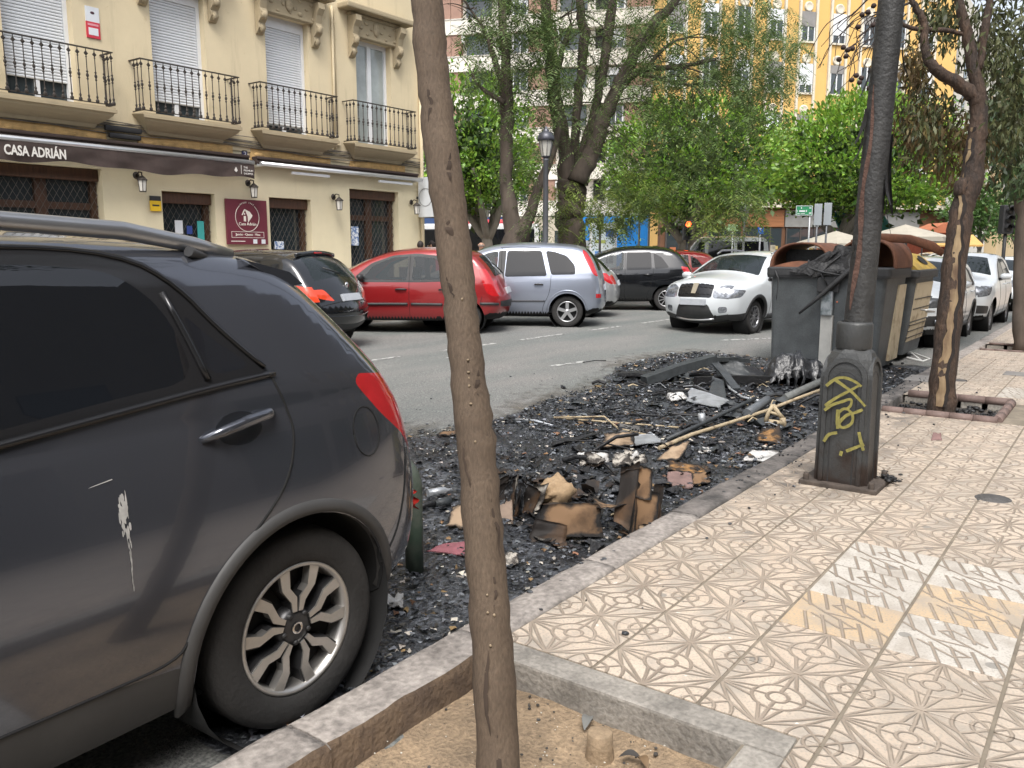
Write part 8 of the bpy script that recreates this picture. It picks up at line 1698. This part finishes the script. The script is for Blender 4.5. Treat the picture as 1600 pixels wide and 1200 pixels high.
# ================================================================ TREE PIT LITTER
o = MB().lathe([(0, .085), (.038, .085), (.043, .082), (.045, .03), (.052, -.02)], n=20).obj('tree_stump', M('cut_wood', (.26, .19, .12), .85, var=.3, vs=40, bump=.5, bs=80)); p = on_z(937, 1178, -.11); o.location = (p[0], p[1], -.115); tag(o, 'small sawn-off stump in the nearest tree pit', 'stump')
lm = [M('dry_leaf_grey', (.15, .15, .14), .7, var=.2), M('dry_leaf_dark', (.05, .045, .04), .7, var=.3), M('dry_leaf_brown', (.16, .10, .05), .7, var=.3)]
for k, (u, v, L_, a, lab) in enumerate(((918, 1132, .09, .3, 'long pale dead leaf behind the little stump'), (985, 1188, .08, 2.0, 'curled dark dead leaf right of the little stump'), (1005, 1194, .07, .9, 'grey dead leaf at the bottom edge of the pit'), (814, 1066, .04, 1.5, 'small dark leaf by the pit edging near the trunk'), (893, 1098, .035, .4, 'black twig-like leaf against the pit edging'))):
    n = 8; V = []
    for i in range(n+1): t_ = i/n; w_ = .22*L_*math.sin(PI*min(1, t_*.95+.03)); zc = .02+.25*L_*math.sin(PI*t_); V += [(L_*(t_-.5), -w_, zc+.25*w_), (L_*(t_-.5), 0, zc-.1*w_), (L_*(t_-.5), w_, zc+.25*w_)]
    o = MB().add(V, [(3*i+j, 3*i+3+j, 3*i+4+j, 3*i+1+j) for i in range(n) for j in range(2)], True).obj('dead_leaf', lm[k % 3 if k != 3 else 1]); p = on_z(u, v, -.1); o.location = (p[0], p[1], -.115); o.rotation_euler = (0, 0, a); tag(o, lab, 'leaf')
o = sheet('dead_leaf', 'crumpled purple leaf on the tiles right of the lamp', 'leaf', [on_z(1455, 688, .004), on_z(1472, 688, .004), on_z(1470, 676, .05), on_z(1458, 675, .04)], M('leaf_purple', (.2, .12, .11), .8, var=.3), .015, 130, 5, .002)
mb = MB()
for _ in range(300):
    x = rr.uniform(1.2, 2.40); y = rr.uniform(.9, 1.9); d_ = min(2.42-x, .5)
    if rr.random() < d_*1.8: continue
    s_ = rr.uniform(.002, .008)*(1.6 if y < 1.3 and rr.random() < .5 else 1); mb.ell((x, y, -.105+.01*rr.random()), (s_, s_*rr.uniform(.5, 1.5), s_*.6), 5, 3)
tag(mb.obj('pit_grit', M('grit', (.06, .055, .05), .9, var=.6, vs=30, world=True), fix=False), 'dark grit and charcoal crumbs along the pit edging', 'grit', kind='stuff')
mb = MB()
for _ in range(130):
    x = rr.uniform(1.2, 2.40); y = rr.uniform(.9, 1.9); s_ = rr.uniform(.0015, .004); mb.ell((x, y, -.1+.012*rr.random()), (s_, s_*1.2, s_*.6), 5, 3)
tag(mb.obj('pale_grit', M('pale_grit', (.55, .52, .46), .8, var=.2), fix=False), 'tiny white stones scattered on the pit soil', 'grit', kind='stuff')
mb = MB()
for _ in range(260): x = rr.uniform(8.85, 9.9); y = rr.uniform(.98, 1.9); s_ = rr.uniform(.008, .035); mb.ell((x, y, -.09+.03*rr.random()), (s_, s_*rr.uniform(.5, 1.5), s_*.6), 5, 3)
tag(mb.obj('pit_charcoal', charp, fix=False), 'heaps of charcoal in the split tree pit', 'charcoal', kind='stuff')
b0 = np.array([6.02, 1.2, 0]); o = MB()
for _ in range(40): s_ = rr.uniform(.006, .022); o.ell((5.98+rr.gauss(0, .06), 1.2+rr.gauss(0, .035), s_*.6+rr.random()*.05), (s_, s_*1.3, s_*.5), 5, 3)
tag(o.obj('soot_clump', charp, fix=False), 'clump of charred scraps caught behind the lamp base', 'charred scraps', kind='stuff')
# ================================================================ STREET FURNITURE AND PEOPLE BEYOND THE CARS
def at_g(u, D, z=.12): p = dep(u, 395, D); p[2] = z; return p
postg = M('post_grey', (.12, .125, .135), .45, metal=.4, var=.1); postl = M('post_light', (.34, .35, .36), .45, metal=.4, var=.1); lanc = M('lantern_metal', (.07, .072, .085), .4, metal=.5, var=.1); lang = M('lantern_glass', (.5, .49, .44), .25, var=.1, alpha=.9)
def lantern_post(label, u, D, h, r, m1, m2, k=1., z=.15):
    o = thing('street_lantern', label, 'street lamp', at_g(u, D, z)); 
    MB().lathe([(r*2.2, 0), (r*2.2, .1), (r*1.7, .15), (r*1.6, .8), (r*1.1, .9), (r, 1.0), (r*.85, h-.75*k), (r*1.2, h-.72*k), (r*.8, h-.68*k)], n=14).obj('post', m1, o)
    a = h-.68*k; MB().lathe([(.05*k, a), (.10*k, a+.02*k), (.10*k, a+.05*k)], n=10).obj('lantern_foot', m2, o)
    MB().lathe([(.105*k, a+.05*k), (.17*k, a+.40*k)], n=8, smooth=False).obj('lantern_glass', lang, o)
    for q in range(8): t_ = 2*PI*q/8; MB().tube([(.108*k*math.cos(t_), .108*k*math.sin(t_), a+.05*k), (.174*k*math.cos(t_), .174*k*math.sin(t_), a+.40*k)], .009*k, 4).obj('lantern_bar', m2, o)
    MB().lathe([(.17*k, a+.40*k), (.205*k, a+.40*k), (.21*k, a+.44*k), (.20*k, a+.50*k), (.16*k, a+.57*k), (.09*k, a+.61*k), (.07*k, a+.62*k), (.075*k, a+.66*k), (.03*k, a+.68*k), (.03*k, a+.72*k), (0, a+.75*k)], n=16).obj('lantern_roof', m2, o)
    return o
lantern_post('grey street lantern in front of the forked feathery trees', 852, 20.2, 4.30, .072, postg, lanc)
for lab, u, v, D, m1 in (('small pale lantern above the bus roof', 760, 318, 42, postl), ('left of the twin lanterns before the blue shop', 998, 283, 40, postl), ('right of the twin lanterns before the blue shop', 1013, 280, 41, postl), ('lantern above the white van roof', 1161, 320, 36, postl)): lantern_post(lab, u, D, 1.55+(395-v)/FPX*D-.15, .055, m1, m1, 1.1)
# ---- bus
busw = paint('bus_white', (.66, .66, .66), 0., .35); busr = paint('bus_red', (.5, .02, .035), .1, .35); D = 46.; p = at_g(842, D, .12); bus = thing('city_bus', 'red and white city bus passing behind the leaning trunk', 'bus', p, YAW+PI/2-R_(3))
def bb(lo, hi, b, nm, m_, par=bus): return MB().bbox(lo, hi, b).obj(nm, m_, par)
bb((0, -2.5, .35), (12, 0, 1.25), .08, 'lower_body', busr); bb((.0, -2.48, 1.24), (12, -.02, 3.02), .12, 'upper_body', busw); bb((.25, -.03, 1.2), (11.8, .03, 2.72), .05, 'side_glazing', glassd)
MB().bbox((-.06, -2.3, 1.25), (.1, -.2, 2.7), .05).obj('rear_window', glassd, bus); bb((.3, -2.2, 2.98), (4.2, -.3, 3.26), .14, 'roof_unit', busr)
for x_ in (2.6, 9.2): make_wheel(bus, (x_, -.14, .48), .48, .28, .3, '10', 1, alloy)
text('fleet_number', '6541', platem, (1.05, .05, 2.5), (PI/2, 0, PI), .36, bus, bold=.01)
# ---- signs, signals, totem
o = thing('advert_totem', 'white illuminated advertising totem before the blue shop', 'totem', at_g(942, 38, .12), YAW+PI/2); MB().bbox((-.62, -.12, .15), (.62, .12, 2.75), .05).obj('frame', platem, o); MB().bbox((-.52, .121, .35), (.52, .13, 2.6), .004).obj('poster', M('poster_pale', (.45, .56, .62), .4, var=0, col2=(.66, .7, .7), vs=2, mix=.5), o)
for (a, b, c, d, col) in ((-.45, -.1, 2.15, 2.5, (.06, .12, .35)), (-.1, .38, 1.85, 2.0, (.35, .4, .12)), (.05, .38, 1.25, 1.5, (.1, .25, .6)), (-.45, -.25, .95, 1.35, (.04, .05, .08)), (-.22, -.12, .95, 1.3, (.04, .05, .08))): MB().box((a, .131, c), (b, .134, d)).obj('print', M('print%d%d' % (int(a*100), int(c*100)), col, .5, var=0), o)
o = thing('utility_cabinet', 'grey cabinet left of the advertising totem', 'cabinet', at_g(925, 39, .12), YAW+PI/2); MB().bbox((-.3, -.2, 0), (.3, .2, 2.0), .03).obj('housing', M('cabinet_grey', (.4, .42, .44), .5), o); MB().bbox((-.24, .2, .1), (.24, .212, 1.9), .004).obj('door', M('cabinet_door', (.36, .38, .40), .5), o)
def signal(label, u, v, D, lit=False, hpx=34, wpx=14):
    z = 1.55+(395-v)/FPX*D; o = thing('traffic_light', label, 'traffic light', at_g(u, D, .12), YAW+PI/2); w_ = wpx/FPX*D/2; h_ = hpx/FPX*D/2
    MB().tube([(0, 0, 0), (0, 0, z-.1)], .05, 8).obj('pole', blackp, o); ho = MB().bbox((-w_, -.12, z-.1-h_), (w_, .12, z-.1+h_), .03).obj('housing', blackp, o)
    for k in range(3):
        zc = z-.1+h_*(.6-.6*k); MB().lathe([(w_*.55, .02), (w_*.6, .05), (0, .05)], (0, .08, zc), 'y', 14).obj('lens', M('signal_red', (.6, .05, .02), .4, emit=(1, .08, .02), es=6.) if (lit and k == 0) else M('signal_off', (.03, .03, .03), .4), ho)
        MB().lathe([(w_*.66, 0), (w_*.66, .16)], (0, .11, zc), 'y', 12, a0=0, a1=PI).obj('hood', blackp, ho)
signal('black traffic light in front of the blue shop', 937, 348, 34, hpx=26, wpx=10); signal('traffic light showing red by the clipped tree', 1073, 361, 32, True, 30, 14); signal('dark traffic light standing at the far right', 1568, 345, 24, hpx=44, wpx=18)
def sign(label, u, v, D, wpx, hpx, mat, shape='rect', txt=None, tm=None, pole_u=None, pm=None, cat='sign', ts=.6):
    z = 1.55+(395-v)/FPX*D; o = thing('street_sign', label, cat, at_g(u, D, .12), YAW+PI/2); w_, h_ = wpx/FPX*D/2, hpx/FPX*D/2
    dx = -((pole_u or u)-u)/FPX*D; MB().tube([(dx, -.05, 0), (dx, -.05, z+h_)], .03, 8).obj('pole', pm or postl, o)
    if shape == 'rect': pl_ = MB().bbox((-w_, -.02, z-h_), (w_, .0, z+h_), .006).obj('plate', mat, o)
    else: pl_ = MB().lathe([(0, .0), (w_, 0), (w_, -.02), (0, -.02)], (0, 0, z), 'y', 24).obj('plate', mat, o)
    if txt: text('lettering', txt, tm, (0, .006, z), (PI/2, 0, PI), h_*2*ts, pl_)
    return o, z, w_, h_, pl_
sign('square blue parking sign beyond the white crossover', 1187, 366, 30, 9.5, 10, M('sign_blue', (.01, .11, .5), .4), txt='P', tm=platem, ts=.95)
grn = M('sign_green', (.03, .22, .10), .4, var=.05); o, z, w_, h_, pl_ = sign('green direction sign on a thin pole left of the grey sign backs', 1253, 336, 27, 26, 15, grn, pole_u=1263)
for (a, b, c, d) in ((-.98, .98, .88, .98), (-.98, .98, -.98, -.88), (.92, .98, -.88, .88), (-.98, -.92, -.88, .88), (.8, .86, -.35, .1), (-.1, .6, -.3, .05), (-.32, -.2, -.3, .1), (.3, .4, .35, .7), (.5, .8, -.7, -.58), (-.1, .4, -.7, -.58), (-.85, -.58, .4, .6), (-.85, -.58, -.65, -.4)): MB().box((a*w_, .003, z+c*h_), (b*w_, .008, z+d*h_)).obj('sign_print', platem, pl_)
sign('small pale green shop sign above the white van', 1144, 361, 33, 16, 10, M('sign_pale_green', (.3, .45, .25), .5)); sgb = M('sign_back', (.33, .36, .38), .5, metal=.3, var=.06)
sign('left grey sign back beside the green direction sign', 1275, 343, 24, 12, 33, sgb, pm=postg); sign('right grey sign back beside the green direction sign', 1290, 342, 24.3, 12, 34, sgb, pm=postg)
o, z, w_, h_, pl_ = sign('red no-entry disc far down the street', 1489, 376, 46, 13, 13, M('noentry_red', (.5, .03, .04), .4), 'disc'); MB().box((-w_*.75, .004, z-h_*.17), (w_*.75, .01, z+h_*.17)).obj('white_bar', platem, pl_)
# ---- terrace: umbrellas and shop fronts under the ochre building
canv = M('umbrella_canvas', (.36, .33, .27), .85, var=.1)
for lab, u, v, D, wd in (('beige terrace umbrella left of the lamp post', 1305, 376, 33, 1.7), ('beige terrace umbrella right of the lamp post', 1412, 366, 33, 1.7), ('beige terrace umbrella nearest the distant trees', 1440, 370, 40, 1.6)):
    z = 1.55+(395-v)/FPX*D; o = thing('terrace_umbrella', lab, 'umbrella', at_g(u, D, .12), .3); MB().tube([(0, 0, 0), (0, 0, z+.1)], .03, 8).obj('pole', postl, o); V = [(0, 0, z+.25)]+[(wd*math.cos(PI*k/4), wd*math.sin(PI*k/4), z-.25) for k in range(8)]+[(wd*math.cos(PI*k/4), wd*math.sin(PI*k/4), z-.42) for k in range(8)]
    MB().add(V, [(0, 1+k, 1+(k+1) % 8) for k in range(8)]+[(1+k, 9+k, 9+(k+1) % 8, 1+(k+1) % 8) for k in range(8)]).obj('canopy', canv, o); MB().lathe([(.0, .08), (.25, .08), (.25, 0)], n=12).obj('foot', postg, o)
shops = thing('shop_row', 'row of dark shop fronts with wooden fascias under the ochre building', 'shop front', o2.location, o2.rotation_euler[2]); shops.parent = None
woodf = M('shop_wood', (.24, .10, .04), .6, var=.3, vs=.7, stretch=(1, 1, 8)); teal = M('teal_canvas', (.03, .17, .15), .8, var=.12); rs = random.Random(21); x = .2
while x < Ln2-3:
    w_ = rs.uniform(2.6, 4.2); MB().box((x, -.22, 3.1), (x+w_-.1, -.11, 4.15)).obj('fascia', (woodf, M('shop_grey', (.2, .2, .19), .6), woodf, M('shop_dark', (.05, .045, .04), .6))[rs.randrange(4)], shops)
    pa = MB().box((x+.1, -.16, .5), (x+w_-.2, -.12, 3.0)).obj('shop_window', wglass, shops)
    for k in range(3): MB().box((x+.1+k*(w_-.3)/3, -.2, .1), (x+.18+k*(w_-.3)/3, -.161, 3.05)).obj('mullion', M('shop_frame', (.06, .05, .045), .6), pa)
    for k in range(4): a = x+.3+rs.random()*(w_-1); MB().box((a, -.19, 1.+rs.random()), (a+.4, -.165, 1.3+rs.random()*.9)).obj('poster', M('poster%d' % rs.randrange(4), [(.35, .12, .05), (.3, .28, .22), (.08, .2, .12), (.4, .3, .1)][rs.randrange(4)], .6), pa)
    x += w_
for lab, u0, u1, D in (('teal shop awning behind the lamp post', 1318, 1400, 40.), ):
    a, b = at_g(u0, D, 2.2), at_g(u1, D, 2.2); dv = (b-a); V = [a+np.array([0, 0, .1]), b+np.array([0, 0, .1]), b+Fh*1.8+np.array([0, 0, 1.35]), a+Fh*1.8+np.array([0, 0, 1.35]), a+np.array([0, 0, -.25]), b+np.array([0, 0, -.25])]; o = thing('shop_awning', lab, 'awning', a); MB().add([v-a for v in V], [(0, 1, 2, 3), (4, 5, 1, 0), (0, 3, 4), (1, 5, 2)]).obj('canvas', teal, o); 
    for k in (0., .5, 1.): MB().tube([dv*k+np.array([0, 0, -.2]), dv*k+Fh*.0+np.array([0, 0, -2.1])], .04, 8).obj('post', postg, o)
kio = thing('kiosk', 'small red-brown kiosk with an ochre awning down the street', 'kiosk', at_g(1462, 50, .1), YAW+PI/2); MB().bbox((-1.3, -1, 0), (1.3, 1, 2.6), .05).obj('hut', M('kiosk_red', (.28, .06, .03), .6, var=.2), kio); MB().prism([(1.0, 2.5), (2.2, 1.9), (2.2, 1.8), (1.0, 2.35)], -1.6, 1.6, 'yz').obj('awning', M('kiosk_ochre', (.5, .3, .1), .8), kio); MB().prism([(-1.5, 2.6), (0, 3.2), (1.5, 2.6)], -1.1, 1.1, 'xz').obj('roof', M('kiosk_roof', (.35, .12, .06), .7), kio)
# ---- people, heads just above the car roofs
def person(label, u, D, h, skin, hair, shirt, trousers, face, pose=0., z=.15, bald=False):
    o = thing('person', label, 'person', at_g(u, D, z), face); k = h/1.75
    J = [(0, 0, .95), (0, 0, 1.12), (0, 0, 1.36), (0, 0, 1.47), (0, .01, 1.53), (0, .015, 1.61), (0, .01, 1.70), (.17, 0, 1.40), (.23, .02, 1.13), (.22, .12, .90), (.22, .15, .82), (-.17, 0, 1.40), (-.23, -.02, 1.13), (-.22, .06, .89), (-.22, .09, .81), (.10, 0, .92), (.11, .05+pose, .50), (.11, -.02+pose, .10), (.11, .13+pose, .04), (-.10, 0, .92), (-.11, .03-pose, .50), (-.11, -.05-pose, .10), (-.11, .10-pose, .04)]
    E = [(0, 1), (1, 2), (2, 3), (3, 4), (4, 5), (5, 6), (2, 7), (7, 8), (8, 9), (9, 10), (2, 11), (11, 12), (12, 13), (13, 14), (0, 15), (15, 16), (16, 17), (17, 18), (0, 19), (19, 20), (20, 21), (21, 22)]
    Rr = [.15, .13, .15, .065, .06, .088, .078, .06, .045, .035, .04, .06, .045, .035, .04, .09, .065, .045, .045, .09, .065, .045, .045]
    me = bpy.data.meshes.new('body'); me.from_pydata([tuple(c*k for c in p) for p in J], E, []); b = bpy.data.objects.new('body', me); COL.objects.link(b); md = b.modifiers.new('s', 'SKIN')
    for v, r_ in zip(me.skin_vertices[0].data, Rr): v.radius = (r_*k, r_*k*.82)
    me.skin_vertices[0].data[0].use_root = True; b.modifiers.new('u', 'SUBSURF').levels = 1; bpy.context.view_layer.update(); m2 = bpy.data.meshes.new_from_object(b.evaluated_get(bpy.context.evaluated_depsgraph_get())); bpy.data.objects.remove(b)
    body = link('body', m2, None, o); m2.materials.clear()
    for m_ in (skin, shirt, trousers): m2.materials.append(m_)
    for pl in m2.polygons:
        c = pl.center/k; pl.use_smooth = True; pl.material_index = 0 if (c.z > 1.46 or (abs(c.x) > .19 and c.z < 1.1)) else (1 if c.z > .95 else 2)
    hd = np.array([0, .015, 1.63])*k
    if not bald: MB().ell(hd+np.array([0, -.012, .02])*k, np.array([.085, .10, .105])*k, 14, 10, lambda d: 1.02 if (d[2] > -.1 and d[1] < .55) or d[1] < -.2 else .86).obj('hair', hair, o)
    else: MB().ell(hd+np.array([0, -.02, -.02])*k, np.array([.083, .088, .06])*k, 14, 8).obj('hair', hair, o)
    MB().ell(hd+np.array([0, .09, -.02])*k, (.014*k, .02*k, .02*k), 8, 6).obj('nose', skin, o); MB().ell(hd+np.array([0, .082, -.06])*k, (.024*k, .008*k, .007*k), 8, 4).obj('mouth', M('lips', (.3, .1, .09), .6), o)
    for sg_ in (-1, 1): MB().ell(hd+np.array([sg_*.032, .08, .005])*k, (.011*k, .008*k, .007*k), 8, 4).obj('eye', blackp, o); MB().ell(hd+np.array([sg_*.082, -.0, -.01])*k, (.012*k, .022*k, .032*k), 8, 6).obj('ear', skin, o)
sk = M('skin', (.45, .26, .18), .6, var=.05); hb = M('hair_dark', (.02, .014, .012), .7); hg = M('hair_grey', (.3, .28, .26), .7); sw = M('shirt_white', (.6, .6, .6), .8); sb = M('shirt_dark', (.05, .03, .035), .8); tb = M('trousers_blue', (.05, .06, .10), .8)
person('balding person walking behind the silver minivan roof', 752, 23.5, 1.74, sk, hg, sb, tb, YAW+PI/2, .12, bald=True); person('dark-haired person behind the red hatchback roof', 657, 21.3, 1.70, sk, hb, sb, tb, YAW-PI/2, .1); person('person with maroon top just left of the leaning trunk', 675, 22.5, 1.72, sk, hb, sb, tb, YAW, .1)
person('grey-haired person in white left of the white van', 1026, 40, 1.74, sk, hg, sw, tb, YAW+PI, .1); person('person following the white-clad one by the van', 1034, 39, 1.62, sk, hb, M('shirt_pink', (.5, .25, .25), .8), tb, YAW+PI, .1)
